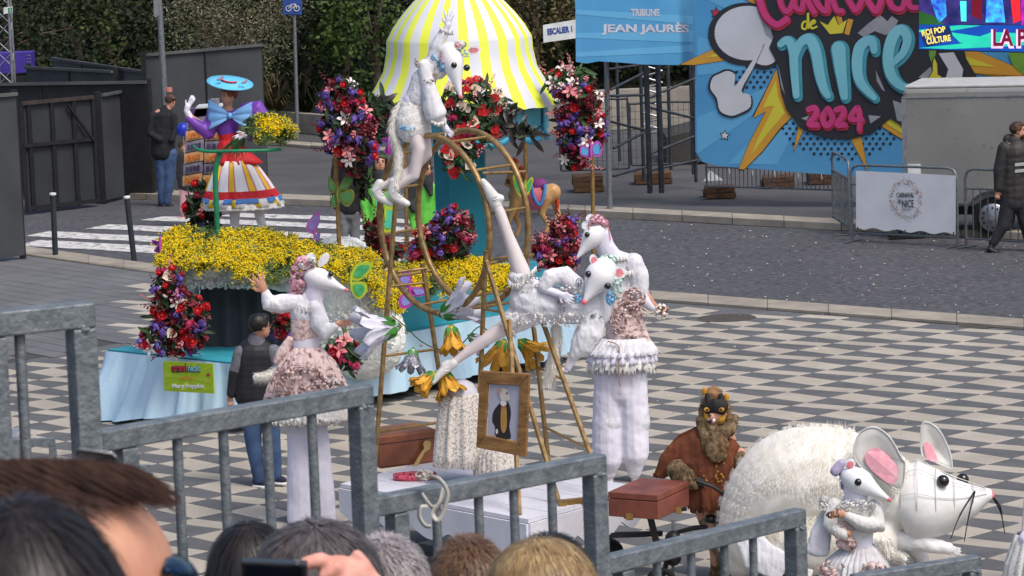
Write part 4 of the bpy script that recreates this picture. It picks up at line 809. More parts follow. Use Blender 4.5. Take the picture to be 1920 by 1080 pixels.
mb = MB(); mb.add(vs, [[j*n+i, j*n+(i+1) % n, (j+1)*n+(i+1) % n, (j+1)*n+i] for j in range(len(prof)-1) for i in range(n)], True)
ro = mb.build('striped_roof', mat('tent_white', L(216, 218, 226), L(206, 208, 218), 2, .7, bump=.15, bsc=4), cr_); ro.data.materials.append(mat('tent_yellow', L(230, 238, 84), L(222, 232, 70), 2, .7, bump=.15, bsc=4))
for i, p in enumerate(ro.data.polygons): p.material_index = 1 if ((i % n)//3) % 2 else 0
mb = MB(); vs = []
for j, (y, r) in enumerate(((204, 158), (236, 158), (236, 150), (204, 150))):
    z_ = F(cx, y).z
    for i in range(48): a = 2*math.pi*i/48; vs.append((c0_.x+r*k*math.cos(a), c0_.y+r*k*math.sin(a), z_))
mb.add(vs, [[j*48+i, j*48+(i+1) % 48, ((j+1) % 4)*48+(i+1) % 48, ((j+1) % 4)*48+i] for j in range(4) for i in range(48)]); TEALR = mat('teal_rim', L(98, 178, 200), L(84, 166, 190), 2, .6); mb.build('rim_band', TEALR, cr_)
for i in range(10):
    a = math.pi*2*i/10+.35; d = Vector((math.cos(a), math.sin(a), 0)); s_ = Vector((-d.y, d.x, 0)); c = Vector((c0_.x, c0_.y, 0))+d*160*k; mb = MB(); P = []
    for t in range(9): b = math.pi*t/8; P.append(c+s_*12*k*math.cos(b)+Z*(F(cx, 190).z+14*k*math.sin(b)))
    P += [c-s_*15*k+Z*F(cx, 244).z, c+s_*15*k+Z*F(cx, 244).z]; mb.prism(P, d*.02); mb.build('rim_tab', TEALR, cr_)
mb = MB()
for i in range(10):
    a0 = math.pi*2*i/10+.35; pts = []
    for t in range(9): a = a0+.628*t/8; pts.append(Vector((c0_.x+158*k*math.cos(a), c0_.y+158*k*math.sin(a), F(cx, 244).z-.11*math.sin(math.pi*t/8))))
    mb.tube(pts, [.02+.02*math.sin(math.pi*t/8) for t in range(9)], 6)
mb.build('blue_swag', mat('swag', L(70, 176, 214), L(50, 150, 196), 20, .5), cr_)
GOLD = mat('gold_pole', L(178, 146, 92), L(140, 110, 64), 20, .42, .6, lo=.3, hi=.7); GOLDF = mat('gold_frame', L(168, 140, 96), L(128, 102, 64), 16, .45, .5, bump=.1, bsc=60)
for x, y0, y1, Y in ((985, 250, 470, 33.6), (760, 255, 470, 33.4), (905, 240, 300, 35.4)):
    mb = MB(); mb.tube([W(x, y0, Y), W(x+3, y1, Y)], .022, 10); mb.build('gold_pole', GOLD, cr_)
for lab, pts, Y in (('gold pole carrying the hanging flowers beside the green butterfly', ((628, 270), (636, 460)), 31.8), ('gold pole below the hanging flowers, behind the taller stilt walker', ((1110, 270), (1112, 400), (1113, 560)), 33.9)):
    t = thing('gold_pole', lab, 'pole', W(*pts[-1], Y)); mb = MB(); mb.tube([W(x, y, Y) for x, y in pts], .022, 10); mb.build('shaft', GOLD, t)
    mb = MB(); mb.ell(W(*pts[0], Y), .03); mb.build('knob', GOLD, t)
# butterflies
def butterfly(lab, c, wings, Y, m1, m2, stick=None):
    F = Frame(Y); t = thing('paper_butterfly', lab, 'butterfly', F(*c), 'painted butterflies on the float')
    for pts in wings:
        P = [(p.x, p.y, p.z) for p in smooth([Vector((x, y, (p[2] if len(p) > 2 else 0))) for p in pts for x, y in [p[:2]]], 4, True)]; mb = MB(); mb.prism([F(*p) for p in P], (0, .012, 0)); w_ = mb.build('wing', m1, t)
        cx, cy = sum(p[0] for p in P)/len(P), sum(p[1] for p in P)/len(P); mb = MB(); mb.poly([F(cx+(x-cx)*.68, cy+(y-cy)*.68, z_-1.2) for x, y, z_ in P]); mb.build('wing_centre', m2, w_)
    mb = MB(); mb.tube([F(c[0], c[1]-14, -2), F(c[0], c[1], -3), F(c[0], c[1]+16, -2)], [.008, .014, .008], 7); mb.build('body', m1, t)
LIME = mat('butterfly_lime', L(156, 172, 46), L(136, 152, 36), 9, .6); GRN = mat('butterfly_green', L(88, 178, 106), L(50, 150, 90), 14, .6); MGN = mat('butterfly_magenta', L(190, 70, 160), L(150, 60, 170), 8, .6); LBL = mat('butterfly_blue', L(128, 150, 210), L(150, 110, 190), 12, .6); OLV = mat('butterfly_olive', L(104, 116, 40), L(84, 96, 34), 9, .6); DGR = mat('butterfly_deep', L(62, 120, 76), L(70, 106, 44), 14, .6)
butterfly('olive green butterfly tied to the gold pole', (632, 365), [[(632, 355), (618, 330), (615, 345), (620, 362)], [(633, 358), (648, 330), (662, 326), (658, 345), (646, 358)], [(633, 362), (660, 355), (664, 372), (652, 388), (636, 376)], [(631, 362), (620, 372), (624, 388), (633, 384)]], 31.6, OLV, DGR)
butterfly('turquoise and lime butterfly behind the acrobat boots', (722, 398), [[(722, 392), (700, 366), (706, 392), (714, 402)], [(722, 388), (742, 390), (744, 412), (738, 434), (718, 434), (716, 404)]], 31.5, mat('butterfly_lime2', L(178, 200, 50)), mat('butterfly_turq', L(90, 196, 160), L(70, 180, 150)))
butterfly('green and yellow butterfly perched before the cotton hill', (658, 528), [[(657, 522), (663, 502), (676, 492), (700, 494), (692, 510), (674, 526)], [(658, 530), (684, 530), (688, 546), (674, 561), (661, 550)]], 31.0, mat('butterfly_lime2', L(178, 200, 50)), GRN)
butterfly('pink and blue butterfly upright on the mimosa', (590, 440), [[(590, 440), (574, 430), (580, 412), (598, 395), (600, 412), (594, 430)], [(591, 442), (586, 452), (598, 452), (600, 434)]], 31.9, mat('butterfly_pink', L(190, 110, 190)), LBL)
butterfly('blue and magenta butterfly behind the wheel legs', (768, 540), [[(768, 538), (746, 540), (748, 520), (762, 505), (772, 520)], [(766, 542), (748, 560), (752, 578), (770, 574), (776, 552)], [(770, 540), (792, 540), (802, 550), (780, 556)]], 31.2, MGN, LBL)
butterfly('purple butterfly by the tail of the upper acrobat', (728, 272), [[(728, 268), (712, 262), (714, 248), (728, 246), (736, 258)], [(728, 272), (720, 284), (732, 290), (740, 276)]], 32.4, MGN, mat('butterfly_violet', L(130, 60, 150)))
butterfly('sky blue butterfly with magenta rim on the gold pole beside the grey post', (1108, 282), [[(1108, 276), (1120, 264), (1130, 276), (1126, 292), (1112, 292)], [(1106, 280), (1090, 272), (1088, 290), (1102, 294)]], 33.2, mat('butterfly_rim', L(190, 90, 190)), mat('butterfly_sky', L(90, 170, 220)))
butterfly('green and orange butterfly on the gold pole in front of the horse', (985, 352), [[(984, 346), (966, 326), (962, 338), (970, 362), (982, 370)], [(986, 348), (996, 332), (1000, 340), (990, 366)]], 33.2, mat('butterfly_lime2', L(178, 200, 50)), GRN)
butterfly('dark plum butterfly at the end of the mimosa bank', (300, 456), [[(300, 454), (284, 450), (290, 460)], [(300, 458), (288, 470), (300, 474)]], 31.4, MGN, mat('butterfly_plum', L(60, 34, 80)))
# carousel horse
F = Frame(34.6); k = F.s; ho = thing('carousel_horse', 'painted carousel horse with orange mane and pink blue saddle beside the column', 'carousel horse', F(1000, 425)); HM = mat('horse_cream', L(206, 162, 108), L(180, 132, 84), 6, .4, spec=.5)
mb = MB(); mb.loft([(F(970, 366), 21*k, 18*k), (F(995, 372), 23*k, 20*k), (F(1020, 368), 21*k, 18*k), (F(1036, 360), 17*k, 16*k)], 14)
mb.loft([(F(972, 356), 17*k, 12*k), (F(966, 335), 12*k, 10*k), (F(965, 315), 10*k, 8*k)], 12); mb.loft([(F(969, 311), 10*k, 9*k), (F(959, 328), 8*k, 7*k), (F(951, 345), 6.5*k, 6*k)], 10)
for a in ([(966, 378, -10), (958, 402, -12), (952, 422, -10), (955, 440, -10)], [(974, 380, 8), (966, 404, 8), (974, 424, 8), (968, 440, 8)], [(1026, 372, -10), (1016, 400, -10), (1028, 422, -10), (1022, 440, -10)], [(1038, 366, 8), (1044, 392, 8), (1048, 416, 8), (1044, 440, 8)]): mb.loft([(F(*a[0]), 11*k, 9*k), (F(*a[1]), 7*k, 6*k), (F(*a[2]), 4.6*k, 4.5*k), (F(*a[3]), 5.5*k, 5.5*k)], 8)
mb.build('body', HM, ho, voxel=.012)
mb = MB(); mb.loft([(F(964, 300), 6*k, 5*k), (F(976, 318), 8*k, 9*k), (F(986, 345), 7*k, 9*k)], 8); mb.build('mane', mat('horse_mane', L(200, 70, 40), L(150, 40, 30), 20, .6), ho, voxel=.01)
mb = MB(); mb.loft([(F(986, 369), 24.5*k, 21.5*k), (F(1014, 369), 24.5*k, 21.5*k)], 14, caps=False); mb.build('blanket', mat('horse_pink', L(214, 110, 130), L(190, 80, 110), 12, .5), ho, solid=.01)
mb = MB(); mb.loft([(F(996, 348), 12*k, 17*k), (F(1014, 346), 12*k, 17*k)], 12); mb.build('saddle', mat('saddle_purple', L(140, 60, 130), L(110, 40, 110)), ho); mb = MB(); mb.tube(smooth([F(996, 348, -16), F(1002, 372, -23), F(1012, 384, -22), F(1020, 366, -20), F(1022, 345, -14)]), .02, 8); mb.build('stirrup_ribbon', mat('ribbon_blue', L(80, 140, 210)), ho)
mb = MB(); mb.loft([(F(1040, 362), 3*k, 3*k), (F(1046, 378), 4*k, 4*k), (F(1044, 396), 2*k, 2*k)], 8); mb.build('tail', mat('horse_mane', L(200, 70, 40)), ho); mb = MB(); mb.ell(F(960, 326, -6.5), 1.8*k); mb.build('eye', BLK, ho); mb = MB(); mb.loft([(F(953, 345), 6*k, 6.4*k), (F(956, 336), 6.6*k, 6.8*k)], 10, caps=False); mb.build('bridle', mat('horse_brown', L(120, 60, 40)), ho, solid=.004)
# leaning toy townhouse behind the waving lady
F = Frame(33.3); th = thing('toy_townhouse', 'leaning painted model house with orange windows and grey roof behind the waving lady', 'model house', F(380, 335))  # windows painted orange and purple, alternating by storey
PP = VPlane(at(340, 300, 33.6), at(382, 300, 33.1)); PQ = VPlane(at(382, 300, 33.1), at(430, 300, 33.7)); HGR = mat('house_grey', L(150, 148, 158), L(120, 116, 130), 12, .7); HOR = mat('house_peach', L(222, 176, 128), L(200, 150, 104), 9, .7); HWI = mat('house_window', L(226, 140, 60), L(190, 100, 40), 30, .6); HPU = mat('house_purple', L(84, 66, 104), L(60, 46, 80), 9, .7)
mb = MB(); mb.prism([F(352, 205), F(430, 200), F(436, 330), F(345, 338)], (0, .3, 0)); mb.build('core', HPU, th)
for j in range(6):
    y0 = 222+j*21; m_ = HGR if j % 2 == 0 else HOR
    for pl_, xa, xb, sl_ in ((F, 350-j*1.5, 384-j*1, -8), (F, 386-j, 432, -3)):
        mb = MB(); mb.prism([pl_(xa, y0+19-sl_*.4, -10), pl_(xb, y0+19+sl_*.4, -12), pl_(xb, y0+sl_*.4, -12), pl_(xa, y0-sl_*.4, -10)], (0, .05, 0)); fr = mb.build('storey', m_, th)
        for i in range(4):
            x = xa+4+(xb-xa-8)*i/4; w_ = (xb-xa)/4*.55; mb = MB(); ys = -sl_*.4+sl_*.8*(x-xa)/(xb-xa); mb.prism([pl_(x, y0+15+ys, -14), pl_(x+w_, y0+15+ys, -14), pl_(x+w_, y0+5+ys, -14), pl_(x, y0+5+ys, -14)], (0, .01, 0)); mb.build('window', HWI if j % 2 else HPU, fr)
mb = MB(); mb.prism([F(358, 222), F(430, 214), F(428, 196), F(368, 199)], (0, .3, 0)); mb.build('roof', mat('house_roof', L(196, 202, 204), L(170, 178, 182)), th, bevel=.01); mb = MB(); mb.prism([F(395, 200), F(410, 199), F(410, 185), F(395, 186)], (0, .1, 0)); mb.build('chimney', HGR, th)
# green safety ring in front of her
F = Frame(31.9); GRP = mat('green_rail', L(30, 132, 92), L(22, 112, 76), 9, .4); rl = thing('safety_rail', 'bright green steel hoop rail on a bent post in front of the waving lady', 'rail', F(408, 432))
mb = MB(); mb.tube(smooth([F(408, 440), F(406, 390), F(404, 322), F(412, 290), F(416, 286)]), 5*F.s, 10); mb.build('post', GRP, rl)
mb = MB(); mb.tube(smooth([F(364, 274, 30), F(372, 281, 5), F(395, 284, -5), F(440, 283, -8), F(500, 282, 0), F(526, 280, 24)]), 3.2*F.s, 10); mb.build('hoop', GRP, rl)
# name board on the skirt
pb0, pb1 = pA.lerp(pC, .52), pC.lerp(pD, .02)
PB = VPlane(at(306, 700, 31.0), at(402, 700, 30.55)); nb = thing('name_board', 'lime green board with red, blue and white lettering on the pale blue satin skirt', 'sign', PB(306, 735))
mb = MB(); mb.prism([PB(308, 733), PB(401, 738), PB(399, 682), PB(306, 677)], -PB.n*.012); mb.build('panel', mat('board_lime', L(160, 190, 30), L(150, 180, 24), 2, .5), nb)
mb = MB()
for i in range(12): a = i*math.pi/6; mb.poly([PB(353, 708, .002)]+[PB(353+max(-44, min(44, 90*math.cos(b))), 708+max(-24, min(24, 60*math.sin(b))), .002) for b in (a, a+.2)])
props(mb.build('sunburst', mat('board_lime2', L(176, 204, 50))), kind='stuff') if 0 else props(mb.build('sunburst', mat('board_lime2', L(176, 204, 50)), nb), kind='stuff')
text('carnaval', PB, 322, 350, 697, 'caption', mat('board_ink', L(70, 30, 50)), nb, .005, .06, hpx=17); text('carnaval', PB, 323, 349, 695, 'caption', MATS['banner_red'], nb, .010, .02, hpx=12); text('nice!', PB, 352, 375, 697, 'caption', MATS['board_ink'], nb, .005, .06, hpx=15); text('nice!', PB, 353, 374, 696, 'caption', AQUA, nb, .010, .02, hpx=12); text('2024', PB, 337, 362, 711, 'caption', ORG_, nb, .005, .05, hpx=5); text('Mary Poppins', PB, 323, 382, 727, 'caption', MATS['sign_white'], nb, .005, .03, hpx=10)
shape('star', [(390+5*(1 if k_ % 2 == 0 else .45)*math.sin(k_*math.pi/5), 703-5*(1 if k_ % 2 == 0 else .45)*math.cos(k_*math.pi/5)) for k_ in range(10)], .005, MATS['banner_red'], PB, nb)
# blue balloon held by the child
F = Frame(50); bl = thing('balloon', 'shiny deep blue balloon beside the man in black', 'balloon', F(344, 256)); mb = MB(); mb.ell(F(343, 243), .1, .1, .11, None, 18, 12); mb.build('envelope', mat('balloon_blue', L(30, 50, 180), L(26, 44, 166), 2, .3), bl); mb = MB(); mb.tube([F(344, 256), F(346, 290)], .003, 4); mb.ell(F(344, 256), .012); mb.build('string', MATS['sign_white'], bl)
# ================================================================= PEOPLE AND COSTUMES
SKIN = mat('skin', L(206, 156, 130), L(190, 134, 110), 14, .5, spec=.35, trans=.08); WHITEC = mat('white_cloth', L(226, 226, 230), L(210, 210, 218), 4, .85, bump=2.2, bsc=11, stretch=(1.6, 1.6, .55)); TIGHTS = mat('tights', L(222, 212, 212), L(208, 196, 196), 4, .7); LACE = mat('lace_white', L(232, 230, 226), L(206, 204, 204), 60, .9, bump=.5, bsc=120, lo=.4, hi=.55)
LAWN = mat('white_lawn', L(226, 224, 236), L(214, 211, 228), 3, .85, bump=1.8, bsc=8, stretch=(1.3, 1.3, .2)); PINKL = mat('pink_print', L(220, 196, 192), L(122, 92, 92), 22, .9, bump=.6, bsc=80, lo=.36, hi=.5); PINKL2 = mat('pink_lace', L(224, 202, 198), L(176, 140, 136), 30, .9, bump=.6, bsc=80, lo=.38, hi=.55)
MASK = mat('mask_white', L(236, 236, 238), L(228, 228, 232), 2, .38, spec=.5); EYEB = mat('eye_black', L(16, 16, 20), L(12, 12, 16), 3, .08, spec=.8); PINKN = mat('pink_nose', L(236, 132, 142), L(226, 112, 126), 12, .45); EARP = mat('ear_pink', L(232, 150, 156), L(220, 120, 134), 9, .6)
FURW = mat('white_fur', L(240, 237, 230), L(226, 221, 210), 9, .95, sheen=.3); GLOVE = mat('glove_white', L(228, 226, 238), L(212, 210, 228), 8, .6); BOOT = mat('boot_white', L(226, 224, 220), L(206, 204, 202), 12, .5); TULP = mat('tulle_pink', L(236, 190, 200), L(220, 160, 176), 26, .8, bump=.5, bsc=60); TULG = mat('tulle_mint', L(206, 228, 218), L(180, 212, 200), 26, .8); TULB = mat('ribbon_pale_blue', L(140, 196, 232), L(110, 176, 220), 12, .5)
SILV = mat('sequins', L(196, 196, 204), L(110, 110, 120), 90, .3, .6, bump=1, bsc=200)
DENIM = mat('denim', L(66, 90, 126), L(46, 66, 100), 6, .85, bump=.3, bsc=90); BLKC = mat('black_cloth', L(50, 50, 56), L(38, 38, 42), 5, .8, bump=.3, bsc=30)
mat('vest_black', L(36, 36, 42), L(26, 26, 30), 5, .6)
class Fig:
    def __init__(s, name, lab, cat, Y, foot, grp=None, z=None):
        s.F = Frame(Y); s.k = s.F.s; b = s.F(*foot); s.t = thing(name, lab, cat, b if z is None else Vector((b.x, b.y, z)), grp)
    def P(s, p): return s.F(p[0], p[1], p[2] if len(p) > 2 else 0)
    def lo(s, mb, secs, n=12, caps=True):                # (x, y, z, half width, half depth)
        mb.loft([(s.F(a[0], a[1], a[2]), a[3]*s.k, (a[4] if len(a) > 4 else a[3])*s.k) for a in secs], n, None, caps)
    def el(s, mb, x, y, z, rx, ry, rz=None, ang=0, n=12): mb.ell(s.F(x, y, z), rx*s.k, (rz or rx)*s.k, ry*s.k, Matrix.Rotation(ang, 3, 'Y'), n, 8)
    def part(s, name, m, lofts=(), ells=(), voxel=.012, wrinkle=0, wsc=.06, parent=None, extra=None, **kw):
        mb = MB()
        for l in lofts: s.lo(mb, l)
        for e in ells: s.el(mb, *e)
        if extra: extra(mb)
        return mb.build(name, m, parent or s.t, voxel=voxel, wrinkle=wrinkle, wsc=wsc, **kw)
    def hand(s, mb, w, ang, Lp, thumb=1, spread=1.0, curl=0.0, z=0, wid=1.0):
        a = math.radians(ang); dx, dy = math.cos(a), -math.sin(a); sx, sy = -dy*thumb, dx*thumb; x, y = w[0], w[1]
        s.lo(mb, [(x, y, z, Lp*.13, Lp*.1), (x+dx*Lp*.2, y+dy*Lp*.2, z, Lp*.2*wid, Lp*.1), (x+dx*Lp*.42, y+dy*Lp*.42, z, Lp*.23*wid, Lp*.09)])
        for i, (off, fl_, an) in enumerate(((.18, .44, .30), (.065, .5, .1), (-.055, .46, -.1), (-.165, .36, -.32))):
            b = a-math.radians(an*57*spread)*thumb*-1*-1; ex, ey = math.cos(b), -math.sin(b); q = [x+dx*Lp*.42+sx*off*Lp*wid, y+dy*Lp*.42+sy*off*Lp*wid]; c = curl*Lp
            s.lo(mb, [(q[0], q[1], z, Lp*.065, Lp*.06), (q[0]+ex*Lp*fl_*.5, q[1]+ey*Lp*fl_*.5, z-c*.22, Lp*.058, Lp*.055), (q[0]+ex*Lp*fl_*(1-.25*curl), q[1]+ey*Lp*fl_*(1-.25*curl), z-c*.1+c*.3, Lp*.045, Lp*.045)], 8)
        b = a+math.radians(-55)*thumb; ex, ey = math.cos(b), -math.sin(b); q = (x+dx*Lp*.14+sx*.14*Lp, y+dy*Lp*.14+sy*.14*Lp)
        s.lo(mb, [(q[0], q[1], z, Lp*.08, Lp*.07), (q[0]+ex*Lp*.2, q[1]+ey*Lp*.2, z-2*curl, Lp*.065, Lp*.06), (q[0]+ex*Lp*.26+dx*Lp*.1, q[1]+ey*Lp*.26+dy*Lp*.1, z-4*curl, Lp*.05, Lp*.05)], 8)
    def skirt(s, name, m, secs, nf=14, amp=.06, n=96, jag=0, parent=None, solid=.004, ph=0, sm=True):
        mb = MB(); secs2 = []
        for i in range(len(secs)-1):
            for t in (0, .34, .67): secs2.append([a+(b-a)*t for a, b in zip(secs[i], secs[i+1])])
        secs2.append(list(secs[-1])); m_ = len(secs2); vs = []
        for j, (cx, cy, cz, rx, rd) in enumerate(secs2):
            c = s.F(cx, cy, cz); f = j/(m_-1)
            for i in range(n):
                a = 2*math.pi*i/n; w = 1+amp*(.3+.7*f)*(math.sin(nf*a+ph+math.sin(3*a)*1.2+f)+.5*math.sin(nf*2.3*a+j*.25)); z_ = (rnd.uniform(-1, 1)*jag*s.k if j == m_-1 else 0)
                vs.append(c+Vector((rx*s.k*w*math.cos(a), rd*s.k*w*math.sin(a), z_)))
        mb.add(vs, [[j*n+i, j*n+(i+1) % n, (j+1)*n+(i+1) % n, (j+1)*n+i] for j in range(m_-1) for i in range(n)], sm)
        return mb.build(name, m, parent or s.t, solid=solid)
    def ruffle(s, name, m, path, w, nf=60, amp=3, parent=None):     # wavy lace edging along a path (x, y, z)
        P_ = smooth([Vector(p) for p in path], max(4, nf//len(path))); mb = MB(); n = len(P_); vs = []
        for i, p in enumerate(P_):
            a = math.sin(i*1.9)*amp; vs += [s.F(p.x, p.y, p.z-1), s.F(p.x+math.cos(i*1.9)*amp*.4, p.y+w*.55, p.z+a), s.F(p.x, p.y+w+rnd.uniform(-.12, .12)*w, p.z+a*1.3)]
        mb.add(vs, [[3*i+k, 3*i+k+1, 3*i+k+4, 3*i+k+3] for i in range(n-1) for k in (0, 1)], True); return mb.build(name, m, parent or s.t, solid=.003)
    def frill(s, name, m, blobs, n, sz, parent=None, seed=1):       # crumpled petals: rosettes, tulle, sequin clusters
        r = random.Random(seed); mb = MB()
        for i in range(n):
            x, y, z, rx, ry, rz = r.choice(blobs); d = Vector((r.gauss(0, 1), r.gauss(0, 1), r.gauss(0, 1))).normalized(); p = s.F(x+d.x*rx, y+d.y*ry, z+d.z*rz); w = Vector((d.x, d.z, -d.y)); e = w.orthogonal().normalized(); e = Matrix.Rotation(r.uniform(0, 6.3), 3, w)@e; f = w.cross(e); q = sz*s.k*r.uniform(.6, 1.3)
            mb.add([p-e*q, p+f*q*.8+w*q*.4, p+e*q+w*q*.2, p-f*q*.7], [[0, 1, 2, 3]], True)
        return props(mb.build(name, m, parent or s.t, solid=.001), kind='stuff')
    def fur(s, name, m, path, n, ln, parent=None, seed=2, droop=.3, w=.6):   # path of (x, y, z, r): tufts leaving the surface of a limb
        r = random.Random(seed); mb = MB(); pts = [Vector(p[:3]) for p in path]; rr = [p[3] for p in path]; seg = [(b-a).length for a, b in zip(pts, pts[1:])]; tot = sum(seg)
        for i in range(n):
            u = r.random()*tot; j = 0
            while u > seg[j] and j < len(seg)-1: u -= seg[j]; j += 1
            f = min(1, u/seg[j]) if seg[j] else 0; p = pts[j].lerp(pts[j+1], f); R_ = rr[j]+(rr[j+1]-rr[j])*f; tg = (pts[j+1]-pts[j]).normalized(); a = r.uniform(0, 6.28); x = tg.orthogonal().normalized(); y = tg.cross(x); d = x*math.cos(a)+y*math.sin(a)
            q = p+d*R_*.9; e = q+(d*.6+tg*.8+Vector((r.gauss(0, .2), droop+r.gauss(0, .2), r.gauss(0, .2))))*ln*r.uniform(.6, 1.2); sd = tg.cross(d)*w
            mb.add([s.F(*(q-sd)), s.F(*(q+sd)), s.F(*e)], [[0, 1, 2]])
        return props(mb.build(name, m, parent or s.t), kind='stuff')
    def mask(s, back, tip, R, eyes, ears, parent=None, nose=.16, er=.3):
        b, t_ = Vector(back), Vector(tip); mb = MB(); prof = [(0, .86), (.1, .98), (.25, 1.0), (.4, .84), (.55, .6), (.7, .4), (.85, .25), (.96, .15), (1.0, .09)]
        s.lo(mb, [(*(b.lerp(t_, f)), R*q, R*q) for f, q in prof], 22); mk = mb.build('rat_mask', MASK, parent or s.t)
        mb = MB(); e = b.lerp(t_, .985); mb.ell(s.F(*e), R*nose*1.25*s.k, R*nose*1.25*s.k, R*nose*1.25*s.k, None, 10, 8); mb.build('nose', PINKN, mk)
        for x, y, z in eyes: mb = MB(); mb.ell(s.F(x, y, z), R*er*s.k, R*er*s.k, R*er*s.k, None, 16, 10); mb.build('eye', EYEB, mk)
        for (x, y, z), ang, l, w, face in ears:
            a = math.radians(ang); dx, dy = math.cos(a), -math.sin(a)
            for nm, m_, g, dz in (('ear', MASK, 1, 0), ('inner_ear', EARP, .7, -1.2)):
                if nm == 'inner_ear' and face == 0: continue
                mb = MB(); pts = []
                for i in range(14): b2 = 2*math.pi*i/14; u_ = (1-math.cos(b2))/2*l*g+l*(1-g)*.4; v_ = math.sin(b2)*w*g*(.55+.45*math.sin(b2/2)); pts.append(s.F(x+dx*u_-dy*v_, y+dy*u_+dx*v_, z+dz-abs(v_)*.3))
                mb.prism(pts, (0, .006, 0)); mb.build(nm, m_, mk)
        return mk
def head(fg, c, h, yaw, skin, hairm, hair='short', tilt=0, body=None, glasses=None, beard=None, mouth=True):
    """adds skull, face, nose and ears to body mesh builder; hair and eyes are built as children"""
    S = h/2*fg.k*1.0; C = fg.F(*c); R3 = Matrix.Rotation(math.radians(yaw), 3, 'Z')@Matrix.Rotation(math.radians(tilt), 3, 'X')
    f = lambda x, y, z: C+R3@Vector((x, -y, z))*S        # x to its side, y forward, z up
    E = lambda mb, p, r, n=12: mb.ell(f(*p), r[0]*S, r[1]*S, r[2]*S, R3, n, 8)
    E(body, (0, -.1, .2), (.66, .78, .76)); E(body, (0, .1, -.28), (.52, .6, .6)); E(body, (0, .34, -.62), (.3, .3, .26)); E(body, (0, .74, -.1), (.1, .16, .14), 8); E(body, (0, .7, .08), (.07, .1, .2), 8); E(body, (0, .62, -.42), (.22, .1, .08), 8)
    for sx in (-1, 1): E(body, (sx*.66, -.05, -.05), (.08, .14, .2), 8)
    for sx in (-1, 1):
        mb = MB(); E(mb, (sx*.24, .6, .06), (.09, .06, .05), 8); mb.build('eye', EYEB, fg.t)
        mb = MB(); E(mb, (sx*.25, .63, .2), (.15, .05, .03), 8); mb.build('eyebrow', hairm, fg.t)
    mb = MB(); E(mb, (0, .7, -.42), (.17, .06, .035), 8); mb.build('lips', mat('lips', L(176, 90, 84)), fg.t)
    if hair:
        mb = MB(); E(mb, (0, -.2, .3), (.74, .84, .76), 16)
        if hair == 'long': mb2 = [(f(0, -.5, .3), .7*S, .5*S), (f(0, -.55, -.5), .72*S, .45*S), (f(0, -.4, -1.3), .66*S, .4*S)]; mb.loft(mb2, 14); [mb.loft([(f(sx*.55, .15, .3), .22*S, .3*S), (f(sx*.64, .1, -.5), .2*S, .3*S), (f(sx*.6, .1, -1.2), .2*S, .3*S)], 10) for sx in (-1, 1)]; E(mb, (0, .5, .56), (.5, .22, .16))
        else: E(mb, (0, .2, .66), (.55, .5, .34)); [E(mb, (sx*.6, -.1, .15), (.14, .34, .3)) for sx in (-1, 1)]
        mb.build('hair', hairm, fg.t, voxel=max(.006, .045*S*1.4), wrinkle=.07*S, wsc=.25*S)
    if glasses:
        for sx in (-1, 1): mb = MB(); mb.tube([f(sx*.26+.17*math.cos(a), .72, .05+.13*math.sin(a)) for a in np.linspace(0, 6.28, 13)[:-1]], .022*S, 5, closed=True); (E(mb, (sx*.26, .7, .05), (.18, .04, .14), 10) if glasses == 'dark' else None); mb.tube([f(sx*.42, .7, .08), f(sx*.66, .1, .08)], .022*S, 5); mb.build('glasses', EYEB, fg.t)
    if beard: mb = MB(); E(mb, (0, .32, -.56), (.42, .42, .36)); mb.build('beard', beard, fg.t, voxel=.008, wrinkle=.01, wsc=.02)
HBLK = mat('hair_black', L(34, 28, 28), L(18, 16, 16), 30, .5); HBRN = mat('hair_brown', L(86, 60, 42), L(52, 36, 26), 30, .6); SHOE = mat('shoe_black', L(28, 28, 30), L(20, 20, 22), 9, .5)
# ---------------------------------------------------------------- bystanders
f = Fig('person', 'man in a black quilted vest and jeans seen from behind beside the skirted float', 'man', gp(500, 912).y, (500, 914), z=0)
b = MB(); head(f, (489, 612, 0), 50, 118, SKIN, HBLK, 'short', 0, b, 'clear'); f.lo(b, [(484, 630, 3, 11), (480, 652, 4, 11)]); f.hand(b, (433, 742, -4), 265, 26, 1, .6, .5)
for l in ([(474, 755, 5, 12), (476, 830, 2, 9), (486, 895, 0, 6)], [(497, 755, 0, 12), (511, 830, 0, 9), (517, 890, -3, 6)]): f.lo(b, l)
f.lo(b, [(479, 660, 5, 24, 12), (481, 755, 4, 26, 14)]); f.lo(b, [(454, 668, 0, 9), (440, 705, -1, 7), (434, 742, -3, 6)])
b.build('body', SKIN, f.t, voxel=.012)
f.part('trousers', DENIM, [[(478, 742, 4, 34, 22), (478, 770, 4, 34, 22)], [(470, 760, 5, 21, 20), (475, 830, 2, 16, 16), (486, 898, 0, 12, 12)], [(503, 765, 0, 21, 20), (513, 830, 0, 14, 15), (518, 892, -3, 11, 12)]], wrinkle=.008)
f.part('sleeves', mat('grey_knit', L(112, 112, 120), L(96, 96, 104), 20, .9), [[(452, 662, 0, 15, 15), (440, 700, -2, 12, 12), (434, 738, -2, 9, 9)], [(513, 660, 0, 15, 15), (524, 700, -6, 12, 12), (520, 728, -14, 9, 9)]], wrinkle=.006)
f.part('lower_sleeve', MATS['vest_black'], [[(441, 698, -2, 12.6, 12.6), (434, 738, -2, 9.6, 9.6)]]); f.part('lower_sleeve', MATS['vest_black'], [[(524, 700, -6, 12.4, 12.4), (520, 729, -14, 9.6, 9.6)]])
f.part('collar', MATS['grey_knit'], [[(481, 636, 3, 17, 15), (480, 650, 4, 22, 17)]])
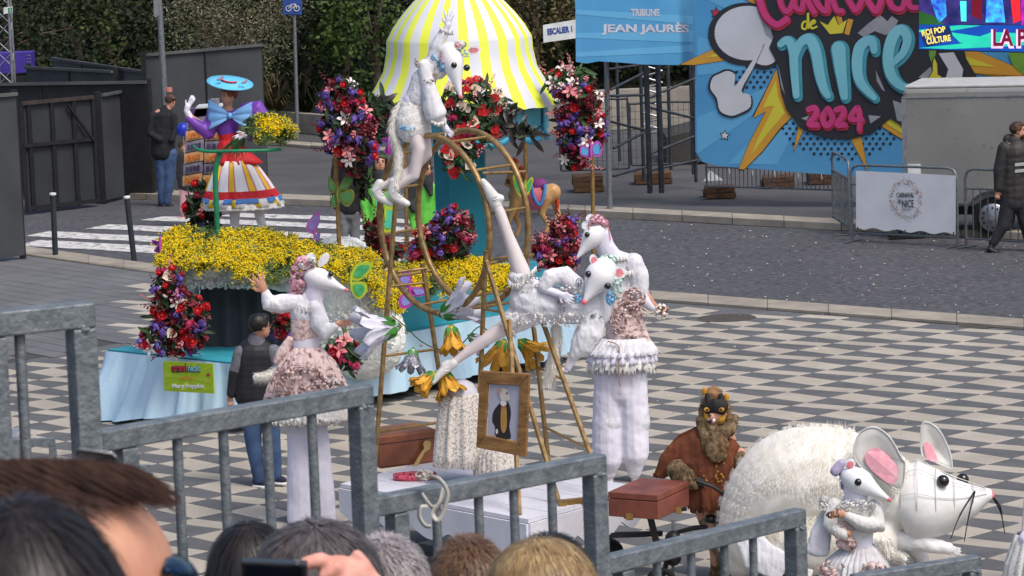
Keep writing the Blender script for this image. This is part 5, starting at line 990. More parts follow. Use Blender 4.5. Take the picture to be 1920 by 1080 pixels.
vs_ = f.part('quilted_vest', mat('vest_black', L(36, 36, 42), L(26, 26, 30), 5, .6), [[(480, 652, 5, 33, 19), (479, 672, 5, 43, 22), (480, 744, 4, 42, 25)]]+[[(479-.0*i, 664+i*11, 4.5, 42+i*.2, 25), (479, 671+i*11, 4.5, 42+i*.2, 25)] for i in range(7)], voxel=.008)
for x, y, z in ((484, 904, -2), (520, 898, -6)):
    f.part('shoe', mat('navy_canvas', L(36, 40, 66)), [[(x-4, y-2, z+4, 8, 8), (x+12, y+2, z-6, 6, 7)]], voxel=.008); f.part('shoe_sole', mat('sole_white', L(222, 220, 216)), [[(x-6, y+7, z+4, 3, 9), (x+14, y+9, z-8, 3, 8)]], voxel=0)
f = Fig('person', 'security man in a black jacket with grey stripes striding past the barrier', 'man', gp(1882, 472).y, (1882, 474), z=0)
b = MB(); head(f, (1910, 245, 0), 34, 72, SKIN, HBRN, 'short', -6, b, None, HBRN); f.lo(b, [(1906, 255, 0, 7), (1902, 268, 0, 9)]); f.lo(b, [(1900, 275, 0, 22, 14), (1900, 360, 0, 22, 15)]); f.hand(b, (1871, 356), 265, 22, -1, .4, .5, z=-3)
for l in ([(1893, 362, 0, 14), (1880, 420, 0, 9), (1860, 452, 3, 6)], [(1912, 362, 0, 14), (1924, 430, 4, 9), (1932, 475, 4, 6)], [(1882, 280, -4, 9), (1873, 320, -3, 7), (1871, 356, -3, 5)]): f.lo(b, l)
b.build('body', SKIN, f.t, voxel=.012)
f.part('jacket', mat('padded_jacket', L(58, 54, 52), L(40, 38, 38), 7, .6), [[(1902, 264, 0, 14, 12), (1902, 276, 0, 26, 17), (1904, 320, 0, 28, 20), (1903, 368, 0, 28, 20)], [(1884, 278, -3, 14, 13), (1874, 318, -3, 12, 12), (1872, 352, -3, 9, 9)]]+[[(1902, 285+i*13, 0, 29, 20.5), (1903, 291+i*13, 0, 29, 20.5)] for i in range(6)], wrinkle=.006)
f.part('trousers', BLKC, [[(1902, 364, 0, 27, 19), (1902, 380, 0, 27, 19)], [(1893, 378, 0, 17, 16), (1880, 425, 0, 12, 12), (1862, 455, 3, 9, 9)], [(1914, 378, 0, 16, 15), (1926, 430, 4, 12, 12), (1934, 470, 4, 9, 9)]], wrinkle=.008)
f.part('boot', SHOE, [[(1862, 458, 3, 7, 7), (1854, 468, 0, 7, 7), (1870, 474, -4, 5, 6)]]); f.part('boot', SHOE, [[(1934, 470, 3, 7, 7), (1944, 478, 0, 6, 7)]]); f.part('hood', MATS['padded_jacket'], [[(1890, 262, 6, 12, 10), (1912, 266, 6, 12, 10)]])
for y in (306, 318):
    mb = MB(); mb.prism([f.F(1903, y, -21), f.F(1924, y-2, -21), f.F(1924, y+4, -21), f.F(1903, y+6, -21)], (0, -.004, 0)); mb.build('reflective_stripe', mat('reflective', L(176, 178, 180)), f.t)
f = Fig('person', 'man in a black jacket and blue jeans standing by the grey pole', 'man', gp(312, 386).y, (312, 387), z=0)
b = MB(); head(f, (320, 191, 0), 27, 60, SKIN, HBRN, 'short', 25, b); f.lo(b, [(316, 200, 0, 6), (312, 212, 0, 8)]); f.lo(b, [(305, 215, 0, 18, 12), (306, 290, 0, 17, 12)]); f.lo(b, [(312, 290, 0, 10), (311, 340, 0, 8), (309, 380, 0, 5)]); b.build('body', SKIN, f.t, voxel=.015)
f.part('jacket', mat('black_hoodie', L(30, 32, 38), L(22, 24, 28), 5, .85), [[(312, 206, 2, 11, 10), (306, 216, 0, 23, 15), (306, 288, 0, 23, 16)], [(288, 218, -2, 9, 9), (281, 250, -6, 8, 8), (300, 262, -14, 7, 7)], [(324, 218, -4, 8, 8), (328, 245, -8, 7, 7), (322, 262, -14, 6, 6)]], voxel=.015, wrinkle=.012)
f.part('trousers', DENIM, [[(304, 286, 2, 14, 13), (303, 335, 2, 10, 11), (304, 378, 2, 8, 9)], [(318, 286, 0, 14, 13), (317, 335, 0, 11, 11), (312, 378, 0, 8, 9)]], voxel=.015, wrinkle=.01)
f.part('shoe', SHOE, [[(302, 384, 2, 6, 6), (308, 387, -3, 5, 5)]]); f.part('shoe', SHOE, [[(313, 384, 0, 6, 6), (321, 386, -4, 5, 5)]])
f = Fig('person', 'small child in a dark top and pink trousers beside the man in black', 'child', 50.5, (350, 402), z=0)
b = MB(); head(f, (345, 275, 0), 25, 40, SKIN, HBRN, 'short', 0, b); f.lo(b, [(346, 285, 0, 5), (347, 298, 0, 13, 8), (347, 345, 0, 11, 8)]); f.lo(b, [(344, 345, 0, 5), (343, 400, 0, 4)]); f.lo(b, [(352, 345, 0, 5), (354, 400, 0, 4)]); b.build('body', SKIN, f.t, voxel=.015)
f.part('top', BLKC, [[(346, 292, 0, 14, 9), (347, 348, 0, 14, 11)], [(336, 298, -2, 5, 5), (334, 335, -2, 4, 4)], [(358, 298, -2, 5, 5), (360, 335, -2, 4, 4)]], voxel=.015); f.part('trousers', mat('pink_trousers', L(200, 150, 160)), [[(343, 348, 0, 7, 7), (343, 396, 0, 6, 6)], [(352, 348, 0, 7, 7), (354, 396, 0, 6, 6)]], voxel=.015)
# three people on the far side of the float
GV = mat('green_vest', L(104, 196, 74), L(84, 176, 60), 4, .6, bump=.2, bsc=20)
def stand(lab, Y, hx, hy, hh, yaw, hairm, hair, topm, legm, topw=24, glasses=None, inner=None, hipy=None, foot=None):
    hipy = hipy or hy+hh*3.0; foot = foot or topx_y(Y); f = Fig('person', lab, 'person', Y, (hx, foot), z=0)
    b = MB(); head(f, (hx, hy, 0), hh, yaw, SKIN, hairm, hair, 0, b, glasses); f.lo(b, [(hx, hy+hh*.3, 3, hh*.2), (hx, hy+hh*.7, 4, hh*.22)]); f.lo(b, [(hx, hy+hh*.75, 4, topw*.8, 12), (hx, hipy, 4, topw*.7, 12)])
    for sx in (-1, 1): f.lo(b, [(hx+sx*topw*.4, hipy, 2, 9), (hx+sx*topw*.42, foot-6, 2, 6)])
    for sx in (-1, 1): f.hand(b, (hx+sx*topw*1.0, hipy+4), 270, 16, sx, .4, .4, z=-4)
    b.build('body', SKIN, f.t, voxel=.015)
    f.part('jacket', topm, [[(hx, hy+hh*.62, 4, topw*.5, 12), (hx, hy+hh*.85, 4, topw, 15), (hx, hipy+6, 4, topw, 17)]]+[[(hx+sx*topw*.95, hy+hh*.95, 3, 8, 9), (hx+sx*topw*1.2, (hy+hipy)/2+14, 0, 7, 8), (hx+sx*topw*1.0, hipy, -5, 6, 6)] for sx in (-1, 1)], voxel=.014, wrinkle=.012)
    f.part('trousers', legm, [[(hx, hipy, 4, topw*.85, 15), (hx, hipy+14, 4, topw*.85, 15)]]+[[(hx+sx*topw*.42, hipy+8, 2, 11, 12), (hx+sx*topw*.45, foot-8, 2, 8, 9)] for sx in (-1, 1)], voxel=.015, wrinkle=.01)
    for sx in (-1, 1): f.part('shoe', SHOE, [[(hx+sx*topw*.45, foot-4, 4, 6, 6), (hx+sx*topw*.5, foot-1, -10, 5, 6)]])
    return f
def topx_y(Y): return topx((0, Y))[1]
f = stand('dark haired woman in a bright green jacket behind the float', 42, 711, 304, 42, 12, HBLK, 'long', GV, BLKC, 24)
f.part('scarf', BLKC, [[(712, 324, -8, 12, 8), (714, 342, -14, 12, 7)]], voxel=.01)
f = stand('man with dark sunglasses in a green vest over a black jacket behind the float', 42.5, 797, 316, 38, 40, HBLK, 'short', GV, BLKC, 22, 'dark')
f.part('black_jacket_collar', BLKC, [[(797, 333, 0, 18, 12), (803, 345, -10, 10, 7), (808, 365, -14, 4, 5)]], voxel=.01); f.part('sleeve', BLKC, [[(776, 345, 0, 11, 12), (768, 375, -3, 10, 10), (776, 392, -10, 8, 8)]])
f = stand('man in a black leather jacket and grey jeans behind the gold pole', 44, 655, 262, 38, 10, HBLK, 'short', mat('leather', L(36, 36, 40), L(26, 26, 30), 7, .4), mat('grey_jeans', L(122, 124, 128), L(96, 98, 102), 6, .85), 25, hipy=388)
# ---------------------------------------------------------------- lady on the float
f = Fig('person', 'costumed lady in blue wide hat, purple sleeves and striped white skirt waving on the float', 'woman', 32.5, (460, 440))
PUR = mat('purple_satin', L(120, 66, 172), L(96, 48, 150), 4, .45, bump=.2, bsc=12); BOWB = mat('bow_blue', L(128, 178, 228), L(104, 156, 214), 3, .4, bump=.2, bsc=10); REDC = mat('red_cloth', L(206, 34, 44), L(186, 24, 34), 4, .6); HATB = mat('hat_blue', L(104, 192, 226), L(90, 180, 218), 3, .6)
b = MB(); head(f, (428, 180, 0), 40, -52, SKIN, mat('hair_auburn', L(140, 70, 52), L(110, 50, 40), 30), 'short', 0, b); f.lo(b, [(428, 192, 2, 8), (425, 210, 3, 11), (424, 225, 4, 26, 13)]); f.lo(b, [(424, 215, 4, 24, 13), (428, 262, 4, 15, 12), (430, 310, 4, 24, 16)])
f.lo(b, [(400, 218, 2, 10), (392, 244, -4, 9), (352, 216, -14, 6)]); f.lo(b, [(470, 215, 2, 10), (482, 244, -4, 9), (452, 252, -18, 6)])
for l in ([(438, 320, 2, 15), (440, 380, 2, 11), (440, 432, 2, 7)], [(470, 320, 2, 15), (482, 380, 2, 11), (492, 430, 2, 7)]): f.lo(b, l)
b.build('body', SKIN, f.t, voxel=.012)
f.part('stocking', WHITEC, [[(439, 372, 2, 11.5, 11), (440, 405, 2, 10, 10), (440, 434, 2, 8, 8)]]); f.part('stocking', WHITEC, [[(480, 372, 2, 11.5, 11), (486, 400, 2, 10, 10), (493, 430, 2, 8, 8)]])
for x, y in ((442, 437), (497, 432)): f.part('shoe', REDC, [[(x-3, y, 4, 6, 6), (x+3, y+3, -10, 5, 6)]], voxel=.008)
f.part('purple_chest', PUR, [[(424, 218, 3, 27, 15), (425, 240, 3, 23, 15), (427, 250, 3, 19, 14.5)]]); f.part('bodice', REDC, [[(427, 250, 3, 19, 14.5), (428, 262, 3, 17, 14), (434, 285, 3, 26, 18)]])
f.part('purple_sleeve', PUR, [[(404, 212, 2, 17, 15), (396, 236, -4, 15, 15), (388, 250, -6, 12, 12)], [(392, 250, -6, 13, 12), (374, 238, -10, 12, 12), (354, 222, -14, 8, 8)]], wrinkle=.012); f.part('purple_sleeve', PUR, [[(460, 208, 3, 16, 15), (480, 208, 2, 22, 18), (494, 225, 0, 17, 15), (492, 245, -6, 12, 12), (470, 256, -12, 9, 9)]], wrinkle=.012); f.part('purple_yoke', PUR, [[(395, 210, 3, 8, 12), (425, 222, 0, 14, 16), (458, 208, 3, 8, 12)]])
g = MB(); f.lo(g, [(358, 222, -14, 6), (350, 208, -14, 6), (352, 200, -14, 6)]); f.hand(g, (352, 202), 62, 28, -1, .25, .2, z=-14, wid=.8); g.build('glove', GLOVE, f.t, voxel=.006)
g = MB(); f.lo(g, [(470, 252, -13, 6), (458, 252, -18, 6)]); f.hand(g, (460, 250), 215, 30, 1, .8, .5, z=-20); g.build('glove', GLOVE, f.t, voxel=.006)
f.skirt('peplum', REDC, [(429, 262, 3, 17, 14), (437, 285, 3, 30, 22), (446, 307, 3, 45, 30)], 8, .04)
sk = f.skirt('striped_skirt', mat('skirt_white', L(228, 228, 232), L(216, 216, 222), 3, .7), [(442, 300, 3, 34, 28), (448, 340, 3, 56, 46), (455, 384, 3, 76, 60)], 12, .04, 120)
for nm, c in (('y', L(236, 200, 40)), ('p', L(214, 120, 140)), ('r', L(200, 30, 44)), ('b', L(76, 130, 200))): sk.data.materials.append(mat('skirt_band_'+nm, c))
for i, p in enumerate(sk.data.polygons):
    col, row = i % 120, i//120; p.material_index = 3 if row == 4 else 1 if col % 12 in (1, 2, 3) else 2 if col % 12 in (0, 4) and row < 5 else 0
f.skirt('blue_trim', MATS['skirt_band_b'], [(453, 368, 3, 71, 56), (454, 377, 3, 74, 59)], 16, .04); f.skirt('petticoat', LACE, [(455, 380, 3, 73, 58), (456, 390, 3, 76, 60)], 30, .03, 120, 1)
for i in range(12): a = i/12*6.28; f.part('red_rosette', REDC, ells=[(451+66*math.cos(a), 366, 3+52*math.sin(a), 4, 4)], voxel=0)
hat = MB(); c = f.F(431, 157); R3 = Matrix.Rotation(math.radians(9), 3, 'Y')@Matrix.Rotation(math.radians(14), 3, 'X')
rim = [(0, .03), (.08, .04), (.13, .02), (.18, -.0), (.235, .015)]; vs = []
for r_, z_ in rim+[(r_, z_-.012) for r_, z_ in rim[::-1]]: vs += [c+R3@Vector((r_*math.cos(a), r_*math.sin(a)*.95, z_)) for a in np.linspace(0, 2*math.pi, 37)[:-1]]
hat.add(vs, [[j*36+i, j*36+(i+1) % 36, (j+1)*36+(i+1) % 36, (j+1)*36+i] for j in range(9) for i in range(36)], True); ht = hat.build('wide_hat', HATB, f.t)
mb = MB(); mb.tube([c+R3@Vector((.09*math.cos(a), .09*math.sin(a), .045)) for a in np.linspace(2.6, 5.6, 12)], .009, 6); mb.build('hat_ribbon', REDC, ht)
for x, y in ((412, 150), (444, 168), (458, 156)): mb = MB(); f.lo(mb, [(x-5, y, -20, 1.5), (x, y-2, -20, 3), (x+5, y-4, -20, 1)]); mb.poly([f.F(x, y-2, -22), f.F(x+6, y-10, -22), f.F(x+5, y-1, -22)]); mb.build('paper_bird', mat('bird_blue', L(90, 110, 170), L(200, 170, 150), 60), ht)
bw = MB(); n = 9
for sx in (-1, 1):
    vs = []
    for j in range(9):
        t = j/8
        for i in range(n): v_ = i/(n-1)*2-1; vs.append(f.F(431+sx*(3+38*t), 217+sx*2*t+v_*(4+24*t**.8)+3*t*v_*v_-3*t, -16-6*math.sin(math.pi*t)+2.5*math.sin(i*2.2)*(.4+t)*1.0))
    bw.add(vs, [[j*n+i, (j+1)*n+i, (j+1)*n+i+1, j*n+i+1] for j in range(8) for i in range(n-1)], True)
o = bw.build('blue_bow', BOWB, f.t, solid=.012); f.part('bow_knot', BOWB, ells=[(431, 217, -18, 5, 6)], voxel=0)
mimosa('mimosa bunch held under the arm of the waving lady', [(462, 222), (490, 212), (520, 214), (548, 240)], [(462, 246), (490, 256), (520, 262), (548, 250)], 32.0, 420, 9, .6)
fg = Fig('trailing_greenery', 'green feathery stems hanging below the gloved hand of the waving lady', 'greenery', 32.2, (440, 285)); mb = MB()
for i in range(60): a = fg.F(445+rnd.uniform(-12, 14), 262+rnd.uniform(-4, 6), -22); e = fg.F(437+rnd.uniform(-26, 26), 290+rnd.uniform(-16, 8), -26+rnd.uniform(-6, 6)); mb.tube([a, e], [.006, .002], 3)
props(mb.build('sprigs', GREENS, fg.t), kind='stuff')
# ---------------------------------------------------------------- acrobat platform
PZ = .65; f0 = [gp(638, 907, PZ), gp(990, 974, PZ), gp(1200, 912, PZ), gp(868, 858, PZ)]; f0[3] = f0[0]+f0[2]-f0[1]
WPAINT = mat('white_boards', L(214, 214, 222), L(196, 196, 206), 2, .6, bump=.2, bsc=20)
pf = thing('acrobat_trolley', 'low white wooden trolley with scalloped sides under the gold frame', 'trolley', Vector((*(sum(f0, Vector((0, 0, 0)))/4)[:2], 0)))
ux, uy = (f0[1]-f0[0]), (f0[3]-f0[0])
for i in range(5): a = f0[0]+uy*(i/5+.002); c_ = f0[0]+uy*((i+1)/5-.002); mb = MB(); mb.prism([a-Z*.03, a+ux-Z*.03, c_+ux-Z*.03, c_-Z*.03], (0, 0, .03)); mb.build('board', WPAINT, pf)
def scallop(a, b, nm='scalloped_skirt', nn=5):
    P_ = [a-Z*.002]; n = 60; N_ = (b-a).normalized().cross(Z)*.02
    for i in range(n+1): t = i/n; P_.append(a.lerp(b, t)-Z*(.19+.07*abs(math.sin(math.pi*t*nn))**1.3))
    P_.append(b-Z*.002); mb = MB(); mb.prism(P_, N_); return mb.build(nm, WPAINT, pf)
for a, b_ in ((0, 1), (1, 2), (2, 3), (3, 0)): scallop(f0[a]-Z*.032, f0[b_]-Z*.032)
for a in range(4): q_ = f0[a].lerp(pf.location+Z*PZ, .22); mb = MB(); mb.tube([Vector((q_.x, q_.y-.04, .12)), Vector((q_.x, q_.y+.04, .12))], .12, 18); mb.build('wheel', MATS['rubber'], pf); mb = MB(); mb.box((q_.x, q_.y, .38), (.06, .12, .3)); mb.build('wheel_fork', BLK, pf)
mb = MB(); mb.prism([p.lerp(pf.location+Z*PZ, .1)-Z*.1 for p in f0], (0, 0, -.12)); mb.build('chassis', BLK, pf)
mb = MB(); a = f0[2].lerp(f0[1], .3)-Z*.3; mb.beam(a, gp(1240, 1000, .3), .04, .04); mb.build('tow_bar', BLK, pf)
# gold frame: hamster wheel and ladders
gw = thing('gold_wheel_frame', 'tall gold painted hamster wheel carried by ladder legs on the white trolley', 'wheel frame', Vector((*(sum(f0, Vector((0, 0, 0)))/4)[:2], PZ)))
e_in = Vector((.63, -.7766, 0)); nrm = Vector((.7766, .63, 0)); Rw = 168*25/FPX*1.0; c1 = W(813, 421, 25.0); c2 = W(885, 413, 25.0+.26); c2.z = c1.z+.01
for c in (c1, c2):
    pts = [c+e_in*Rw*math.cos(a)+Z*Rw*math.sin(a) for a in np.linspace(0, 2*math.pi, 73)[:-1]]; mb = MB(); mb.tube(pts, .0245, 10, closed=True); mb.build('wheel_ring', GOLDF, gw)
for k_ in range(12):
    a = k_*math.pi/6+.18; d = e_in*Rw*math.cos(a)+Z*Rw*math.sin(a); mb = MB(); mb.tube([c1+d, c2+d], .011, 8); mb.build('rung', GOLD, gw)
def leg(p0, p1, w=.026, m=None):  # p1 stands on the trolley
    mb = MB(); mb.beam(p0, p1, w, w*1.1, nrm); mb.build('leg', m or GOLDF, gw)
def T(x, y): return gp(x, y, PZ)
LG = [(W(748, 300, 25.25), T(701, 893)), (W(792, 495, 25.3), T(850, 868)), (W(911, 470, 24.4), T(893, 898)), (W(911, 488, 24.4), T(1049, 945)), (W(955, 600, 24.2), T(974, 966)), (W(986, 480, 24.9), T(1030, 880)), (W(1000, 555, 24.7), T(1137, 935))]
for a, b_ in LG: leg(a, b_)
def lerpx(i, t): return LG[i][0].lerp(LG[i][1], t)
for i, j, ts in ((0, 1, (.4, .62, .86)), (5, 6, (.28, .52, .8)), (2, 3, (.25,))):
    for t in ts: mb = MB(); a = lerpx(i, t); bb = LG[j][0]+(LG[j][1]-LG[j][0])*max(0, min(1, (a.z-LG[j][0].z)/(LG[j][1].z-LG[j][0].z))); mb.tube([a, bb], .011, 8); mb.build('ladder_rung', GOLD, gw)
for a, b_ in ((W(911, 495, 24.4), W(1000, 478, 25)), (W(745, 510, 25.2), W(800, 503, 25.3)), (W(820, 588, 24.9), W(1005, 560, 24.9)), (W(905, 325, 25), W(985, 322, 25.2))): mb = MB(); mb.tube([a, b_], .013, 8); mb.build('axle_bar', GOLDF, gw)
for p in (T(1049, 945), T(974, 966)): pass
mb = MB(); a = T(1048, 948); bb = T(1140, 938); mb.beam(a+Z*.02, bb+Z*.02, .05, .04); mb.build('hinged_foot', mat('brass', L(160, 130, 80), L(130, 100, 56), 20, .4, .6), gw)
mb = MB(); mb.box(a+Vector((.03, -.03, .02)), (.05, .02, .04)); mb.build('hinge', MATS['brass'], gw)
# props on the trolley
COPP = mat('copper_leather', L(168, 104, 74), L(120, 72, 54), 3, .35, .35, bump=.15, bsc=30, spec=.6)
def fbox(nm, pts, h, m, par, bev): mb = MB(); mb.prism(pts, (0, 0, h)); return mb.build(nm, m, par, bevel=bev)
a, b_ = gp(712, 880, PZ), gp(822, 866, PZ); v_ = Vector((-.35, .75, 0)).normalized()*.42
ch = thing('copper_trunk', 'copper coloured trunk with dark seams standing on the white trolley', 'trunk', a); fbox('body', [a, b_, b_+v_, a+v_], .27, COPP, ch, .02)
for p in ([a, a+v_], [a, b_]): mb = MB(); mb.tube([q_+Z*.2 for q_ in p], .004, 5); mb.build('seam', BLK, ch)
wk = thing('gold_wrench', 'flat gold cut-out wrench leaning on the copper trunk', 'wrench', gp(778, 876, PZ)); VPw = VPlane(gp(712, 880, PZ)-Vector((0, .03, 0)), gp(822, 866, PZ)-Vector((0, .03, 0))); mb = MB(); mb.prism([VPw(x, y, .01) for x, y in [(772, 876), (781, 878), (797, 847), (806, 842), (809, 832), (805, 826), (797, 826), (793, 832), (796, 840), (790, 848)]], (0, -.01, 0)); mb.build('blade', mat('flat_gold', L(190, 160, 104), L(176, 146, 92)), wk)
bt = thing('toy_belt', 'coiled pink studded belt lying on the trolley edge', 'belt', gp(778, 898, PZ)); c = gp(778, 899, PZ)
mb = MB(); P_ = [c+Vector((.17*math.cos(t), .09*math.sin(t), 0)) for t in np.linspace(0, 2*math.pi, 25)[:-1]]; mb.add([p+Z*.002 for p in P_]+[p+Z*.05 for p in P_], [[i, (i+1) % 24, 24+(i+1) % 24, 24+i] for i in range(24)], True); mb.build('band', mat('belt_pink', L(206, 84, 104), L(120, 30, 44), 60, .5, lo=.4, hi=.5), bt, solid=.006)
# lace draped stool
st = Fig('lace_stool', 'stool draped with ivory lace standing on the white trolley', 'stool', 24.6, (860, 880)); LCE = mat('ivory_lace', L(222, 214, 204), L(160, 152, 146), 60, .9, bump=.8, bsc=90, lo=.38, hi=.52)
st.skirt('lace_cloth', LCE, [(866, 742, 0, 6, 6), (866, 738, 0, 34, 34), (864, 750, 0, 40, 38), (866, 800, 0, 48, 44), (868, 872, 0, 56, 50)], 9, .09, 110, 3); st.part('seat', WPAINT, [[(866, 744, 0, 34, 34), (866, 748, 0, 34, 34)]], voxel=0)
for dx, dz in ((-24, -20), (24, -20), (-24, 20), (24, 20)): st.part('leg', WPAINT, [[(866+dx*.8, 748, dz, 3), (866+dx, 872, dz, 3)]], voxel=0)
st2 = Fig('lace_box', 'low box covered with fringed ivory lace behind the picture frame', 'covered box', 24.5, (925, 890)); st2.skirt('lace_cloth', LCE, [(930, 838, 0, 5, 5), (930, 836, 0, 32, 26), (930, 850, 0, 38, 30), (932, 888, 0, 42, 34)], 22, .06, 110, 2); st2.part('box', WPAINT, [[(930, 842, 0, 30, 24), (930, 884, 0, 30, 24)]], voxel=0)
# framed picture hung on the legs
pp0, pp1 = W(897, 830, 23.5), W(992, 850, 23.3); PFm = VPlane(pp0, pp1); WOODG = mat('gilt_wood', L(150, 112, 66), L(112, 80, 44), 7, .55, bump=.5, bsc=26, stretch=(1, 1, 3))
pic = thing('framed_picture', 'gilt wooden frame with a portrait of a rat in a black suit', 'picture', PFm(897, 838)); OUT = [(896, 838), (989, 856), (996, 700), (903, 694)]; INN = [(912, 822), (971, 830), (979, 721), (918, 722)]; INN = [(913, 815), (973, 828), (978, 722), (918, 719)]
for i in range(4): j = (i+1) % 4; mb = MB(); mb.prism([PFm(*OUT[i]), PFm(*OUT[j]), PFm(*INN[j]), PFm(*INN[i])], PFm.n*.03); mb.build('frame_side', WOODG, pic, bevel=.006)
mb = MB(); mb.poly([PFm(*p, .01) for p in INN]); mb.build('picture_ground', mat('pic_lilac', L(176, 176, 192), L(164, 164, 184), 2), pic)
def ps(nm, pts, off, c, sm=3): shape(nm, pts, off, mat('pic_'+nm, c), PFm, pic, sm)
ps('suit', [(936, 757), (944, 752), (954, 756), (958, 775), (955, 800), (957, 823), (930, 819), (928, 800), (923, 790), (925, 772)], .012, L(40, 38, 44)); ps('waistcoat', [(940, 762), (949, 762), (950, 800), (944, 812), (939, 800)], .014, L(186, 140, 70)); ps('shirt', [(938, 757), (944, 762), (950, 757), (946, 750), (941, 750)], .016, L(226, 224, 226)); ps('bow_tie', [(940, 760), (944, 762), (949, 759), (949, 764), (944, 763), (940, 765)], .018, L(190, 110, 70), 1)
ps('portrait_head', [(936, 736), (940, 728), (950, 730), (956, 742), (957, 748), (950, 752), (940, 750)], .0175, L(206, 200, 196)); ps('portrait_ear', [(933, 730), (938, 727), (941, 733), (936, 740)], .0195, L(196, 146, 140)); ps('portrait_eye', [(949, 736), (952, 736), (952, 739), (949, 739)], .0195, L(30, 26, 26), 1); ps('hand_in_pocket', [(929, 806), (933, 804), (934, 812), (930, 814)], .015, L(220, 210, 200), 1)
# paper flower garland
def paper_flower(lab, x, y, ang, l, m, Y=24.6, w=1.0):
    f = Fig('paper_flower', lab, 'paper flower', Y, (x, y), 'crumpled paper flowers tied to the gold legs'); a = math.radians(ang); D = Vector((math.cos(a), -math.sin(a), -.25)); S1 = Vector((-D.y, D.x, 0)).normalized(); S2 = D.cross(S1).normalized()
    for i in range(9):
        th = i*.7+.2; sp_ = .55*w; q_ = S1*math.cos(th)+S2*math.sin(th); mb = MB(); vs = []; n = 6
        for j in range(n+1):
            t = j/n; c_ = Vector((x, y, 0))+D*l*t+q_*l*(.1+sp_*t**1.5); wd = l*(.06+.26*t)*(1 if t < .95 else .8); tn = q_.cross(D).normalized()
            for k_ in (-1, -.5, 0, .5, 1): z_ = q_*(abs(k_)*l*.05*math.sin(j*1.8+k_*4)); vs.append(f.F(*(c_+tn*wd*k_*.6+z_+Vector((0, 0, 1))*math.sin(j*2+k_*5+i)*l*.035-D*(abs(k_)*l*.12*t))))
        mb.add(vs, [[j*5+k_, j*5+k_+1, (j+1)*5+k_+1, (j+1)*5+k_] for j in range(n) for k_ in range(4)], True); mb.build('petal', m, f.t, solid=.002)
    for i in range(6):
        th = i*1.05; q_ = S1*math.cos(th)+S2*math.sin(th); mb = MB(); b0 = Vector((x, y, 0))-D*l*.12; t_ = S1*l*.09; p1 = b0+D*l*.2+q_*l*.14; p2 = b0+D*l*.55+q_*l*.34; mb.add([f.F(*b0), f.F(*(p1+t_)), f.F(*(p1-t_)), f.F(*p2)], [[0, 1, 2], [1, 3, 2]]); mb.build('sepal', mat('paper_green', L(70, 140, 54), L(40, 104, 36), 9, .6), f.t)
    return f
PGO = mat('paper_gold', L(222, 170, 60), L(190, 134, 34), 12, .5, .2, bump=.6, bsc=40); PWH = mat('paper_white', L(222, 222, 232), L(204, 204, 220), 6, .6, bump=.4, bsc=30); PSI = mat('foil_silver', L(190, 190, 200), L(120, 120, 132), 16, .35, .6, bump=1, bsc=50)
paper_flower('big white paper flower with green sepals nearest the steel railing', 745, 612, 190, 80, PWH, 24.7, .9); paper_flower('silver crumpled foil flower between the gold legs', 775, 655, 262, 42, PSI, 24.8)
paper_flower('gold paper flower hanging at the middle ladder leg', 846, 612, 275, 52, PGO, 24.6, .7); paper_flower('large white paper flower behind the lower wheel rim', 828, 590, 25, 70, PWH, 24.9); paper_flower('gold paper flower under the acrobat shoe', 815, 700, 222, 46, PGO, 24.5, .7); paper_flower('second gold paper flower pointing down beside the lace stool', 830, 695, 290, 54, PGO, 24.55, .8)
paper_flower('wide gold paper flower behind the picture frame top', 945, 640, 250, 56, PGO, 24.9); paper_flower('gold paper flower between picture frame and hanging tail', 975, 640, 320, 50, PGO, 24.95); paper_flower('small white paper flower beneath the horizontal acrobat leg', 880, 630, 330, 36, PWH, 24.8)
wv = Fig('garland_wire', 'twisted cord with gold knots linking the paper flowers', 'cord', 24.65, (800, 640)); mb = MB(); mb.tube(smooth([wv.P(p) for p in ((735, 592), (760, 612, -3), (790, 640, -3), (825, 655, -2), (860, 650), (900, 612, -2), (930, 640))]), .005, 5); mb.build('cord', GREENS, wv.t)
for x, y in ((738, 598), (752, 612), (762, 624), (790, 648), (903, 608)): wv.part('knot', GOLD, ells=[(x, y, -3, 3, 2.4)], voxel=0)
# ================================================================= COSTUMED RATS
# ---- acrobat standing on the wheel
f = Fig('person', 'white rat costumed acrobat bent forward on top of the gold wheel, one glove raised', 'acrobat', 25.05, (760, 384))
b = MB(); f.el(b, 846, 112, 6, 17, 20); f.lo(b, [(842, 122, 8, 10), (818, 128, 8, 12)]); f.lo(b, [(806, 122, 6, 17, 16), (790, 165, 6, 18, 16), (778, 225, 6, 20, 18)])
for l in ([(770, 232, -2, 15), (786, 280, -4, 14), (776, 330, -3, 11), (752, 345, 0, 8.5), (736, 356, 0, 6)], [(792, 235, 10, 14), (800, 290, 10, 12), (770, 320, 12, 10), (712, 352, 12, 6)]): f.lo(b, l)
f.lo(b, [(806, 112, 6, 9), (822, 82, 2, 7), (840, 50, 0, 5)]); f.lo(b, [(796, 125, -8, 9), (812, 180, -14, 8), (832, 226, -12, 6)]); b.build('body', TIGHTS, f.t, voxel=.012)
f.part('hood', WHITEC, [[(842, 100, 8, 17, 17), (838, 122, 8, 15, 14), (820, 134, 6, 16, 14)]], wrinkle=.006); f.part('vest', mat('ribbed_white', L(220, 220, 226), L(196, 196, 204), 30, .9, bump=.8, bsc=60), [[(812, 116, 6, 17, 17), (796, 150, 6, 22, 20), (780, 186, 6, 23, 20)]]+[[(794-i*3.4, 150+i*10, 5.5, 23, 21), (792-i*3.4, 155+i*10, 5.5, 23, 21)] for i in range(4)], voxel=.008, wrinkle=.006)
